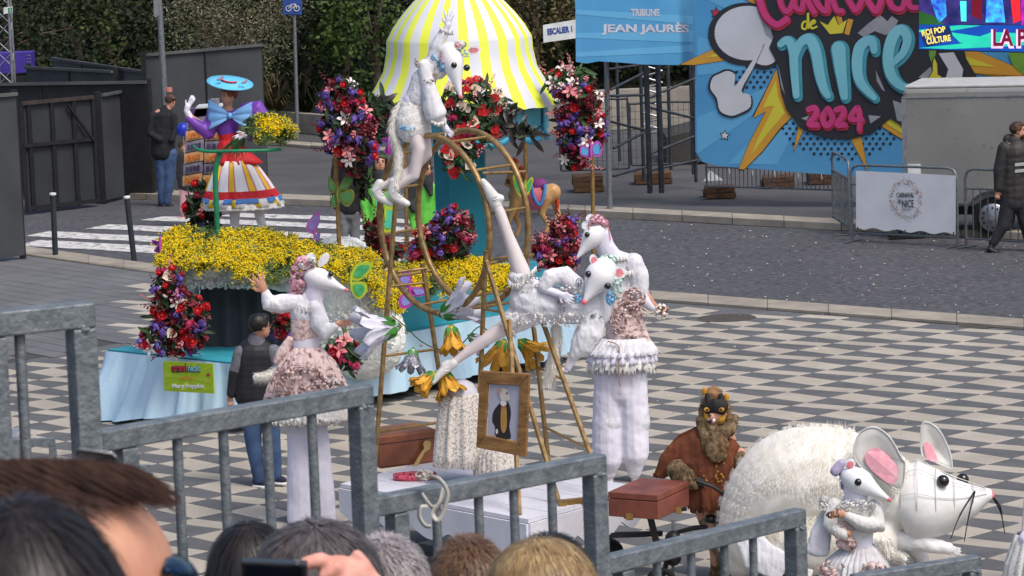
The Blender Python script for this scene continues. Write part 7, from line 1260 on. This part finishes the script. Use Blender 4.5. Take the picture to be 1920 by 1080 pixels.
# ---- lion man on a tricycle
f = Fig('person', 'performer in a lion mask, fur collar and rust brown poncho riding behind the suitcase', 'performer', 23.7, (1370, 1100), z=0)
LF = mat('lion_fur', L(140, 118, 88), L(78, 62, 44), 24, .95, bump=.8, bsc=90); LFO = mat('lion_mane', L(160, 122, 84), L(96, 68, 46), 24, .95, bump=.8, bsc=90); RUST = mat('rust_suede', L(122, 68, 42), L(88, 46, 30), 7, .9, bump=2, bsc=9, stretch=(1.5, 1.5, .5))
b = MB(); f.el(b, 1340, 770, 0, 24, 30); f.lo(b, [(1340, 795, 2, 16), (1338, 820, 4, 20)]); f.lo(b, [(1338, 822, 4, 44, 26), (1336, 900, 4, 36, 26), (1340, 960, 0, 38, 30)]); f.lo(b, [(1284, 850, 0, 13), (1272, 890, -16, 11), (1308, 905, -36, 8)]); f.lo(b, [(1388, 850, -4, 12), (1394, 880, -20, 10), (1402, 895, -30, 7)])
f.hand(b, (1306, 902), -20, 26, 1, .4, 1, z=-38); f.hand(b, (1396, 886), -10, 26, 1, .4, 1, z=-34)
for l in ([(1330, 955, -4, 20), (1340, 1000, -20, 16), (1344, 1070, -6, 9)], [(1362, 955, 0, 20), (1380, 1010, -14, 15), (1376, 1085, -4, 9)]): f.lo(b, l)
for sx in (-1, 1): f.el(b, 1340+sx*24, 778, 2, 4, 8)
f.el(b, 1334, 782, -24, 6, 9); b.build('body', SKIN, f.t, voxel=.012)
f.part('trousers', mat('khaki', L(136, 124, 104), L(110, 98, 80), 9, .9), [[(1344, 950, 0, 40, 30), (1346, 975, 0, 38, 28)], [(1332, 965, -6, 22, 20), (1342, 1002, -20, 18, 17), (1346, 1056, -8, 11, 11)], [(1362, 965, 0, 22, 20), (1382, 1010, -14, 17, 16), (1378, 1060, -4, 11, 11)]], wrinkle=.014)
f.part('leg_warmer', LF, [[(1346, 1040, -8, 14, 13), (1345, 1082, -4, 15, 14)]], wrinkle=.02, wsc=.03); f.part('leg_warmer', LF, [[(1378, 1046, -4, 14, 13), (1376, 1086, -4, 15, 14)]], wrinkle=.02, wsc=.03)
f.part('shoe', SHOE, [[(1347, 1084, -2, 10, 9), (1360, 1094, -14, 8, 8)]]); f.part('shoe', SHOE, [[(1378, 1088, -2, 10, 9), (1392, 1098, -14, 8, 8)]])
f.part('poncho', RUST, [[(1338, 800, 3, 26, 20), (1334, 825, 3, 56, 34), (1326, 865, 2, 62, 38), (1332, 905, 0, 48, 38), (1338, 928, -4, 44, 36)], [(1290, 840, 0, 30, 22), (1256, 868, 2, 26, 14), (1238, 890, 4, 12, 8)]], voxel=.012, wrinkle=.024, wsc=.07)
f.skirt('poncho_hem', RUST, [(1334, 900, 0, 50, 38), (1340, 925, -2, 56, 42), (1344, 952, -4, 52, 40)], 9, .09, 90, 7)
mb = MB(); P_ = [(1306, 800, 0), (1272, 816, -4), (1246, 846, 0), (1230, 880, 4), (1224, 896, 6), (1238, 892, 2), (1254, 876, -10), (1282, 866, -22), (1312, 850, -24)]; mb.prism([f.F(*p) for p in P_], (0, .03, 0)); mb.build('cape_flap', RUST, f.t, bevel=.006)
f.frill('hem_fringe', RUST, [(1240, 890, 2, 14, 5, 4), (1330, 952, -40, 40, 4, 6)], 60, 4)
f.part('fur_collar', LF, [[(1318, 790, -4, 14, 14), (1322, 808, -22, 15, 12), (1345, 816, -26, 15, 12), (1368, 806, -20, 14, 12), (1374, 786, -4, 12, 12)], [(1336, 812, -24, 26, 12), (1342, 838, -34, 27, 9), (1348, 860, -38, 17, 7)]], voxel=.01, wrinkle=.02, wsc=.03)
f.fur('collar_fur', LF, [(1318, 790, -6, 15), (1345, 816, -26, 17), (1372, 790, -6, 14)], 900, 7); f.fur('chest_fur', LF, [(1326, 812, -28, 12), (1334, 856, -36, 10)], 400, 7); f.fur('chest_fur', LFO, [(1352, 812, -28, 12), (1356, 852, -36, 10)], 400, 7)
f.part('fur_cuff', LF, [[(1270, 880, -14, 22, 20), (1290, 902, -28, 22, 19), (1302, 906, -34, 14, 13)]], voxel=.01, wrinkle=.02, wsc=.03); f.fur('cuff_fur', LF, [(1270, 880, -14, 23), (1300, 905, -33, 16)], 600, 9); f.part('fur_cuff', LF, [[(1388, 860, -10, 17, 16), (1394, 882, -24, 15, 14)]], voxel=.01, wrinkle=.02, wsc=.03); f.part('black_glove', BLKC, [[(1302, 902, -36, 11, 10), (1314, 906, -38, 10, 9)]]); f.part('black_glove', BLKC, [[(1392, 886, -30, 10, 9), (1402, 892, -34, 9, 8)]])
f.frill('gold_trim', mat('gold_leaf', L(190, 150, 60), L(120, 90, 30), 60, .4, .4), [(1320, 895, -44, 20, 14, 4), (1352, 885, -46, 12, 20, 4), (1280, 930, -40, 8, 3, 3), (1362, 950, -42, 10, 5, 4)], 90, 3.4)
f.part('mane', LFO, [[(1340, 758, 8, 24, 20), (1338, 740, 2, 17, 16)], [(1320, 764, 6, 10, 14), (1318, 790, 6, 9, 13)], [(1362, 764, 6, 9, 13), (1364, 785, 6, 8, 12)]], voxel=.01, wrinkle=.024, wsc=.03); f.fur('mane_fur', LFO, [(1318, 775, 4, 10), (1328, 744, 4, 12), (1350, 742, 4, 12), (1364, 775, 6, 8)], 800, 8, droop=.1)
GLD = mat('face_gold', L(206, 160, 50), L(180, 120, 30), 20, .5)
mk = f.part('lion_mask', mat('mask_black', L(30, 28, 28)), [[(1324, 766, -19, 12, 7), (1340, 760, -25, 15, 7), (1358, 766, -20, 14, 7)], [(1326, 740, -16, 4, 5), (1330, 760, -22, 7, 6)], [(1352, 742, -16, 5, 5), (1356, 760, -20, 8, 6)]], voxel=.006)
for x, z in ((1326, -26), (1352, -28)): mb = MB(); mb.ell(f.F(x, 768, z), 6.5*f.k, 2*f.k, 4.5*f.k, None, 12, 8); mb.build('gold_eye', GLD, mk); mb = MB(); mb.ell(f.F(x, 768, z-2), 2.6*f.k, 1.5*f.k, 2.6*f.k, None, 8, 6); mb.build('pupil', EYEB, mk)
for x, y in ((1321, 734), (1362, 745)): f.part('mask_ear', GLD, ells=[(x, y, -6, 5.5, 8, 3)], voxel=0)
f.part('painted_muzzle', MASK, ells=[(1334, 787, -21, 8, 7, 7)], voxel=0); f.part('painted_cheek', GLD, ells=[(1351, 784, -13, 10, 12, 8)], voxel=0); f.part('painted_cheek', GLD, ells=[(1324, 781, -16, 5, 9, 6)], voxel=0); f.part('mouth', mat('mouth_dark', L(90, 30, 34)), ells=[(1332, 790, -31, 4.5, 3.4, 2)], voxel=0); f.part('muzzle_tip', EYEB, ells=[(1331, 779, -32, 3, 2.4, 2)], voxel=0)
ty = Fig('tricycle', 'black framed tricycle ridden by the lion masked performer', 'tricycle', 23.6, (1340, 1110), z=0)
for x, z in ((1240, -30), (1240, 50), (1395, 0)): ty.part('wheel', MATS['rubber'], extra=lambda mb: mb.tube([ty.F(x+26*math.cos(a), 1096+26*math.sin(a), z) for a in np.linspace(0, 6.28, 25)[:-1]], .022, 8, closed=True), voxel=0); ty.part('spokes', ALU, extra=lambda mb: [mb.tube([ty.F(x, 1096, z), ty.F(x+25*math.cos(a), 1096+25*math.sin(a), z)], .003, 4) for a in np.linspace(0, 6.28, 12)], voxel=0)
for n_, pts, r_ in (('frame', [(1240, 1096, 10), (1262, 1000, 10), (1300, 990, 5), (1350, 985, 0), (1395, 1096, 0)], .02), ('axle', [(1240, 1096, -30), (1240, 1096, 50)], .016), ('handlebar', [(1306, 902, -44), (1336, 912, -54), (1362, 930, -46), (1380, 908, -42), (1404, 892, -40)], .014), ('steering_post', [(1362, 930, -46), (1386, 1000, -20), (1395, 1096, 0)], .018), ('fork_brace', [(1262, 1000, 10), (1240, 1050, 10)], .016)): ty.part(n_, BLK, extra=lambda mb: mb.tube([ty.F(*p) for p in pts], r_, 8), voxel=0)
ty.part('saddle', BLK, [[(1330, 972, 0, 9, 18), (1352, 974, 0, 9, 12)]]); ty.part('battery_box', BLK, [[(1262, 1010, 0, 16, 16), (1262, 1046, 0, 16, 16)]], voxel=0); ty.part('pole', GALV, [[(1262, 975, 4, 3), (1262, 1096, 4, 3)]], voxel=0)
c0_, c1_, c2_ = W(1141, 968, 23.0), W(1235, 984, 22.8), W(1293, 955, 23.3); hh = Z*(W(1141, 922, 23.0).z-c0_.z); c0_.z = c1_.z = c2_.z = c0_.z
su = thing('suitcase', 'reddish brown wooden suitcase with brass catches carried on the tricycle front', 'suitcase', c0_); SUIT = mat('suitcase_leather', L(132, 74, 58), L(104, 54, 44), 5, .5, bump=.2, bsc=24)
c3_ = c0_+c2_-c1_; mb = MB(); mb.prism([c0_, c1_, c2_, c3_], hh*.72); mb.build('lower_shell', SUIT, su, bevel=.006); mb = MB(); mb.prism([p+hh*.745 for p in (c0_, c1_, c2_, c3_)], hh*.255); mb.build('lid', SUIT, su, bevel=.006)
for t in (.42,): mb = MB(); mb.box(c0_.lerp(c1_, t)+hh*.06-Vector((0, .012, 0)), (.05, .02, .05)); mb.build('catch', MATS['brass'], su)
mb = MB(); mb.box(c1_.lerp(c2_, .6)+hh*.04+Vector((.01, -.01, 0)), (.04, .02, .05)); mb.build('catch', MATS['brass'], su)
rk = (c0_+c2_)/2; tr_ = Fig('carrier_rack', 'black rack holding the suitcase above the tricycle wheels', 'rack', 23.2, (1225, 1096), z=0); mb = MB(); mb.beam(rk-Z*.02, Vector((rk.x+.05, rk.y, .4)), .05, .05); mb.beam(c0_.lerp(c2_, .2)-Z*.02, c0_.lerp(c2_, .95)-Z*.02, .04, .03); mb.build('bracket', BLK, tr_.t)
# ================================================================= STAND RAILINGS AND SPECTATORS
def rail_panel(lab, xa, ya, Ya, xb, yb, w=.05, bars=(), rb=.0125, post='far', drop=1.0, stub=True, ymax=1.2):
    """top rail from near point a to far point b, level; square post at the far end, round bars hanging down"""
    a = W(xa, ya, Ya); zz = a.z; d = ray(xb, yb); Yb = (zz-CAMH)/d.z; b = Vector((d.x*Yb, Yb, zz)); u = (b-a).normalized(); t = thing('stand_railing', lab, 'railing', Vector((b.x, b.y, zz-drop)), 'galvanised steel railings of the stand')
    mb = MB(); mb.beam(a, b, w, w); mb.build('top_rail', STEEL, t, bevel=.004)
    mb = MB(); pb = b-u*w*.5; mb.beam(pb-Z*drop, pb-Z*(w/2+.001), w*1.05, w*1.0, u); mb.build('post', STEEL, t, bevel=.004)
    if stub: mb = MB(); pa = a+u*w*1.6; mb.beam(pa-Z*drop, pa-Z*(w/2+.001), w*.95, w*.95, u); mb.build('post', STEEL, t, bevel=.004)
    for x in bars:
        lo_, hi_ = 0, 1
        for _ in range(30):
            m = (lo_+hi_)/2; p = a.lerp(b, m)
            if topx3(p)[0] < x: lo_ = m
            else: hi_ = m
        p = a.lerp(b, m); mb = MB(); mb.tube([p-Z*drop, p-Z*(w*.45)], [rb, rb], 12, caps=False); mb.build('bar', STEEL, t)
    mb = MB(); mb.beam(a-Z*drop, b-Z*drop, w*.8, w*.8); mb.build('bottom_rail', STEEL, t)
    for e in (pb-Z*.42-u*w*.55,): mb = MB(); mb.tube([e, e-u*.01], .009, 8); mb.build('bolt', STEEL, t)
    mb = MB(); r = random.Random(int(xa)); 
    for i in range(16): p = pb-Z*(w*.5)+Vector((r.uniform(-.5, .5)*w, -.5*w, r.uniform(-.004, .004))); mb.ell(p, .005, .004, .004, None, 6, 4)
    props(mb.build('weld_bead', STEEL, t), kind='stuff')
    return t, a, b
def topx3(p): d = Vector(p)-Vector((0, 0, CAMH)); f_ = d.dot(FWD); return 960+FPX*d.dot(RIGHT)/f_, 540-FPX*d.dot(UP)/f_
STEEL = mat('railing_steel', L(132, 139, 144), L(98, 106, 112), 34, .48, .35, bump=.35, bsc=90, lo=.32, hi=.68, spec=.5)
rail_panel('nearest and highest railing panel, its square post beside the big brown head', -90, 615, 6.25, 172, 588, .05, (35,), .011)
rail_panel('railing panel in front of the man in the quilted vest', 182, 827, 6.75, 690, 738, .045, (331, 417, 499, 583), .0115)
TB = rail_panel('railing panel with a cream ribbon knotted to its rail, before the white trolley', 697, 950, 7.3, 1127, 867, .045, (817, 896, 962, 1033), .0115)
rail_panel('railing panel before the tricycle, post next to the giant rat', 1131, 1060, 8.0, 1501, 968, .045, (1231, 1295, 1357, 1411), .0115)
rail_panel('lowest railing panel with only its rail showing below the giant rat head', 1600, 1092, 8.8, 1833, 1054, .042, (), .011, stub=False)
# low barrier on the plaza behind the first railing
for lab, xa, xb, yt, Y in (('low grey steel barrier on the plaza behind the nearest railing post', -60, 103, 828, 23.5), ('short steel barrier end showing behind the brown head', 225, 281, 875, 22.5)):
    a = W(xa, yt+6, Y); b = W(xb, yt, Y); b.z = a.z; t = thing('plaza_barrier', lab, 'barrier', Vector((a.x, a.y, 0)), 'grey barriers at the foot of the stand')
    mb = MB(); mb.beam(a, b, .055, .055); mb.build('top_rail', STEEL, t)
    for f_ in (.02, .33, .62, .97): p = a.lerp(b, f_); mb = MB(); mb.beam(Vector((p.x, p.y, 0)), p-Z*.03, .05, .05); mb.build('post', STEEL, t)
mb = MB(); c = W(20, 835, 24); mb.prism([W(-60, 838, 24.2), W(36, 812, 24.2), W(36, 870, 24.2), W(-60, 880, 24.2)], (0, .4, 0)); props(mb.build('equipment_case', mat('case_grey', L(150, 152, 158), L(120, 122, 130), 3, .5), loc=c, bevel=.02), 'pale grey case standing behind the low barrier at the edge', 'case')
# ribbon on the rail
RB = mat('ribbon_cream', L(214, 210, 200), L(190, 186, 176), 16, .6); RY = 7.38; F = Frame(RY); k = F.s
t = thing('tied_ribbon', 'cream ribbon knotted round the railing with two hanging loops', 'ribbon', F(822, 905))
def rib(nm, pts, w, th=.0015):
    P_ = smooth([Vector(p) for p in pts], 8); T_ = frames(P_); vs = []
    for i, (p, tt) in enumerate(zip(P_, T_)): s_ = Vector((-tt.y, tt.x, .6)).normalized()*w/2; vs += [F(*(p-s_)), F(*(p+s_))]
    mb = MB(); mb.add(vs, [[2*i, 2*i+1, 2*i+3, 2*i+2] for i in range(len(P_)-1)], True); mb.build(nm, RB, t, solid=th)
rib('ribbon_loop', [(800, 894, -10), (822, 898, -26), (838, 922, -28), (834, 950, -26), (822, 975, -24), (812, 962, -20), (826, 940, -22), (832, 915, -20)], 9); rib('ribbon_loop', [(808, 950, -14), (790, 950, -16), (786, 968, -16), (796, 985, -18), (808, 988, -18)], 8); rib('ribbon_end', [(790, 925, -14), (800, 940, -18), (812, 952, -18), (826, 948, -18)], 7)
mb = MB()
for i in range(24): a = Vector((793+rnd.uniform(-12, 12), 893+rnd.uniform(-8, 8), -24+rnd.uniform(-8, 4))); mb.tube(smooth([F(*a), F(*(a+Vector((rnd.uniform(-8, 8), rnd.uniform(-9, 3), -6)))), F(*(a+Vector((rnd.uniform(-10, 10), rnd.uniform(-4, 6), 0))))], 4), .0018, 4)
mb.build('knot', RB, t)
mb = MB(); mb.ell(F(818, 950, -16), 6*k, 5*k, 5*k); mb.build('tape_wrap', RB, t)
# ---- spectators, seen from behind
def strands(f, c, R_, n, ln, m, seed, w=.0011, part=(0, -.2, 1), jit=.12, skip=None, segs=4, lift=1.01, name='hair_strands', lo=-.5, drop=.0):
    """hair: ribbons that flow over an ellipsoid head from the crown down"""
    r = random.Random(seed); mb = MB(); C = f.F(*c); rx, ry, rz = [q*f.k for q in R_]; top = Vector(part).normalized()
    for i in range(n):
        z_ = r.uniform(lo, 1); a = r.uniform(0, 6.283); q = math.sqrt(max(0, 1-z_*z_)); d = Vector((q*math.cos(a), q*math.sin(a), z_)); L_ = ln*r.uniform(.7, 1.3); pts = []; dd = d.copy(); out = r.uniform(0, .03)
        if skip and skip(d): continue
        jt = Vector((r.gauss(0, jit), r.gauss(0, jit), r.gauss(0, jit)))
        for s_ in range(segs+1):
            e = lift+out*s_+.012; pts.append(C+Vector((dd.x*rx*e, dd.y*ry*e, dd.z*rz*e))); tg = -(top-dd*top.dot(dd)); tg = tg.normalized() if tg.length > .02 else Vector((jt.x+.01, jt.y, 0)).normalized(); dd = (dd+(tg+jt)*L_/segs); dd = dd.normalized() if not (drop and dd.z < .1) else dd.normalized()*(1+drop*s_)
        sd = (pts[1]-pts[0]).cross(pts[0]-C); sd = sd.normalized()*w if sd.length > 1e-9 else Vector((w, 0, 0)); vs = []
        for j, p in enumerate(pts): g_ = 1-j/segs*.8; vs += [p-sd*g_, p+sd*g_]
        mb.add(vs, [[2*j, 2*j+1, 2*j+3, 2*j+2] for j in range(segs)], True)
    return props(mb.build(name, m, f.t), kind='stuff')
def hairm(n, a, b): return mat('strand_'+n, a, b, 60, .42, spec=.5, lo=.3, hi=.7, stretch=(1, 1, .25))
def spect(lab, Y, c, R_, hm, cap_m, n=2600, ln=.5, seed=1, skinpts=None, shirt=None, part=(0, -.2, 1), jit=.12, w=.0012, longh=False, ears=True, skip=None, lo=-.5):
    f = Fig('person', lab, 'spectator', Y, (c[0], c[1]+900*4.8/Y if False else c[1]+300)); k = f.k; x, y = c; rx, ry, rz = R_
    b = MB(); b.ell(f.F(x, y, 0), rx*k*.97, ry*k*.97, rz*k*.97, None, 24, 16); s = 1/k
    b.loft([(f.F(x, y+rz*.5, 0), .075, .075), (f.F(x, y+rz*1.6, 0), .07, .075), (f.F(x, y+rz*2.1, 0), .15, .1), (f.F(x, y+rz*2.5, 0), .21, .13), (f.F(x, y+rz*5, 0), .19, .13)], 16)
    if ears:
        for sx in (-1, 1): b.ell(f.F(x+sx*rx*.97, y+rz*.35, 0), .012, .02, .032)
    if skinpts: skinpts(f, b)
    b.build('body', SKIN, f.t, voxel=.008)
    b = MB(); b.loft([(f.F(x, y+rz*1.95, 0), .12, .09), (f.F(x, y+rz*2.45, 0), .225, .145), (f.F(x, y+rz*5.2, 0), .21, .15)], 16); b.build('jacket', shirt or BLKC, f.t, voxel=.015, wrinkle=.01)
    mb = MB(); C = f.F(x, y, 0); n_, m_ = 28, 14; vs = []; fs = []
    for i in range(m_+1):
        th = math.pi*.62*i/m_
        for j in range(n_): a = 2*math.pi*j/n_; d = Vector((math.sin(th)*math.cos(a), math.sin(th)*math.sin(a), math.cos(th))); e = (1.0 if not (skip and skip(d)) else .93); vs.append(C+Vector((d.x*rx*k*e, d.y*ry*k*e, d.z*rz*k*e)))
    mb.add(vs, [[i*n_+j, i*n_+(j+1) % n_, (i+1)*n_+(j+1) % n_, (i+1)*n_+j] for i in range(m_) for j in range(n_)], True); mb.build('scalp_hair', cap_m, f.t)
    strands(f, (x, y, 0), (rx, ry, rz), n, ln, hm, seed, w, part, jit, skip, lo=lo)
    if longh: strands(f, (x, y+rz*.3, 0), (rx*1.06, ry*1.06, rz*1.1), n//2, ln*1.4, hm, seed+50, w*1.2, part, jit, None, 5, 1.02, lo=-.8)
    return f
HD1 = hairm('brown_dark', L(96, 70, 60), L(56, 40, 36)); HD2 = hairm('near_black', L(44, 38, 38), L(22, 18, 20)); HD3 = hairm('salt_pepper', L(112, 104, 104), L(54, 48, 50)); HD4 = hairm('grey', L(186, 178, 180), L(126, 116, 118)); HD5 = hairm('mid_brown', L(128, 98, 72), L(82, 58, 42)); HD6 = hairm('blonde', L(202, 174, 124), L(122, 92, 62)); HD7 = hairm('black', L(34, 30, 32), L(16, 14, 16))
CAPD = mat('scalp_dark', L(40, 32, 30)); CAPG = mat('scalp_grey', L(150, 140, 140)); CAPB = mat('scalp_brown', L(84, 62, 48)); CAPY = mat('scalp_blonde', L(140, 110, 76))
spect('person with long dark brown hair left of the one holding a phone camera', 5.4, (470, 1085), (80, 96, 108), HD2, CAPD, 4200, .6, 1, longh=True)
spect('woman with grey streaked dark hair just behind the black camera', 5.0, (595, 1100), (122, 125, 126), HD3, CAPD, 6500, .55, 2, jit=.1, longh=True)
def skinside(f, b): f.el(b, 778, 1085, 10, 22, 45)
spect('person with short grey white hair above the raised thumb', 5.3, (722, 1100), (84, 100, 96), HD4, CAPG, 5200, .16, 3, jit=.35, skinpts=skinside)
spect('person with short tousled brown hair beside the grey haired one', 5.7, (880, 1092), (74, 90, 88), HD5, CAPB, 4600, .2, 4, jit=.34)
spect('person with curly black hair partly hidden by the blonde head', 6.2, (1030, 1086), (82, 92, 86), HD7, CAPD, 4200, .3, 5, jit=.3)
spect('person with layered blonde hair lowest in the row of heads', 5.2, (1016, 1112), (102, 112, 104), HD6, CAPY, 6500, .5, 6, jit=.14, part=(-.1, .1, 1), longh=True)
spect('person with very dark hair nearest of all, below the big brown head', 2.55, (55, 1232), (205, 220, 300), HD2, CAPD, 5200, .5, 7, w=.0009, jit=.12)
# big head in three quarter view with bare temple
bald = lambda d: d.x > .34 and d.z < .82
def temple(f, b): f.lo(b, [(236, 1010, -60, 104, 130), (262, 1090, -50, 92, 120)])
f = spect('big near head with swept brown hair, bare temple and blue mirrored glasses', 3.1, (120, 1130), (230, 290, 262), HD1, CAPD, 12000, .22, 8, w=.0008, part=(-.5, -.15, .9), jit=.07, skip=bald, lo=-.7)
mb = MB(); F = f.F
r = random.Random(4)
for i in range(2600):      # quiff brushed towards the forehead
    x0 = r.uniform(-110, 250); y0 = 866+max(0, x0-60)**2/2600+max(0, 60-x0)**2/1500+r.uniform(-8, 30+max(0, 120-abs(x0-60))*.3); ln = r.uniform(60, 110); z0 = r.uniform(-150, 60); pts = [F(x0+ln*t, y0+ln*t*.42+(ln*t)**2*.0012+r.uniform(-.6, .6), z0) for t in np.linspace(0, 1, 6)]
    if x0+ln > 345: continue
    sd = Vector((.0001, 0, .0011)); vs = []
    for j, p in enumerate(pts): vs += [p-sd*(1-j/6), p+sd*(1-j/6)]
    mb.add(vs, [[2*j, 2*j+1, 2*j+3, 2*j+2] for j in range(5)], True)
props(mb.build('quiff_strands', HD1, f.t), kind='stuff')
mb = MB(); f.lo(mb, [(312, 1070, -100, 8, 10), (330, 1066, -60, 14, 30), (350, 1068, 0, 16, 40)], 14); g_ = mb.build('mirror_glasses', mat('mirror_blue', L(20, 70, 110), L(10, 20, 40), 60, .15, .5), f.t)
# phone edge and camera held in a hand
t = thing('phone', 'thin dark phone edge held up beside the nearest railing post', 'phone', W(178, 856, 3.4)); mb = MB(); mb.prism([W(140, 846, 3.4), W(146, 842, 3.4), W(210, 850, 3.4), W(218, 858, 3.4), W(216, 866, 3.4), W(142, 856, 3.4)], (0, .05, -.1)); mb.build('case', mat('phone_dark', L(40, 38, 36), L(30, 28, 28), 5, .3), t, bevel=.001); mb = MB(); mb.tube([W(146, 841, 3.4), W(210, 849, 3.4), W(219, 858, 3.4)], .0007, 5); mb.build('rim', ALU, t)
t = thing('camera', 'black compact camera held up among the heads', 'camera', W(510, 1075, 4.2)); mb = MB(); mb.prism([W(452, 1085, 4.2), W(452, 1053, 4.2), W(575, 1059, 4.2), W(575, 1100, 4.2)], (0, .03, 0)); o = mb.build('body', mat('camera_black', L(24, 26, 32), L(18, 20, 24), 5, .35), t, bevel=.002); mb = MB(); mb.prism([W(460, 1090, 4.195), W(460, 1060, 4.195), W(566, 1066, 4.195), W(566, 1100, 4.195)], (0, -.001, 0)); mb.build('display', mat('display_dark', L(14, 18, 26), L(10, 12, 18), 5, .1), t)
mb = MB(); mb.tube([W(556, 1058, 4.2), W(556, 1050, 4.2)], .004, 8); mb.build('button', ALU, t)
hf = Fig('person', 'raised hand pressing the shutter of the black camera', 'hand', 4.25, (640, 1100)); b = MB(); PK = mat('hand_skin', L(228, 170, 154), L(210, 146, 130), 30, .5, bump=.15, bsc=90, spec=.35, trans=.1)
for l in ([(690, 1110, 10, 40, 24), (660, 1085, 4, 44, 26), (625, 1072, -2, 36, 24)], [(625, 1062, -6, 17, 17), (600, 1050, -16, 16, 16), (575, 1056, -22, 14, 14), (552, 1072, -24, 11, 12)], [(650, 1070, -2, 17, 17), (628, 1064, -18, 15, 15), (608, 1080, -26, 13, 13)], [(672, 1082, 0, 16, 16), (650, 1080, -18, 14, 14), (636, 1098, -24, 12, 12)], [(700, 1090, 8, 15, 14), (682, 1056, 6, 13, 12), (668, 1040, 4, 11, 10)], [(690, 1110, 10, 36, 22), (720, 1260, 20, 32, 28), (760, 1500, 40, 40, 36)]): hf.lo(b, l)
b.build('hand', PK, hf.t, voxel=.003, wrinkle=.0012, wsc=.008); mb = MB(); mb.ell(hf.F(549, 1070, -34), .006, .002, .005); mb.build('nail', mat('nail', L(238, 196, 184)), hf.t)
fit_texts()
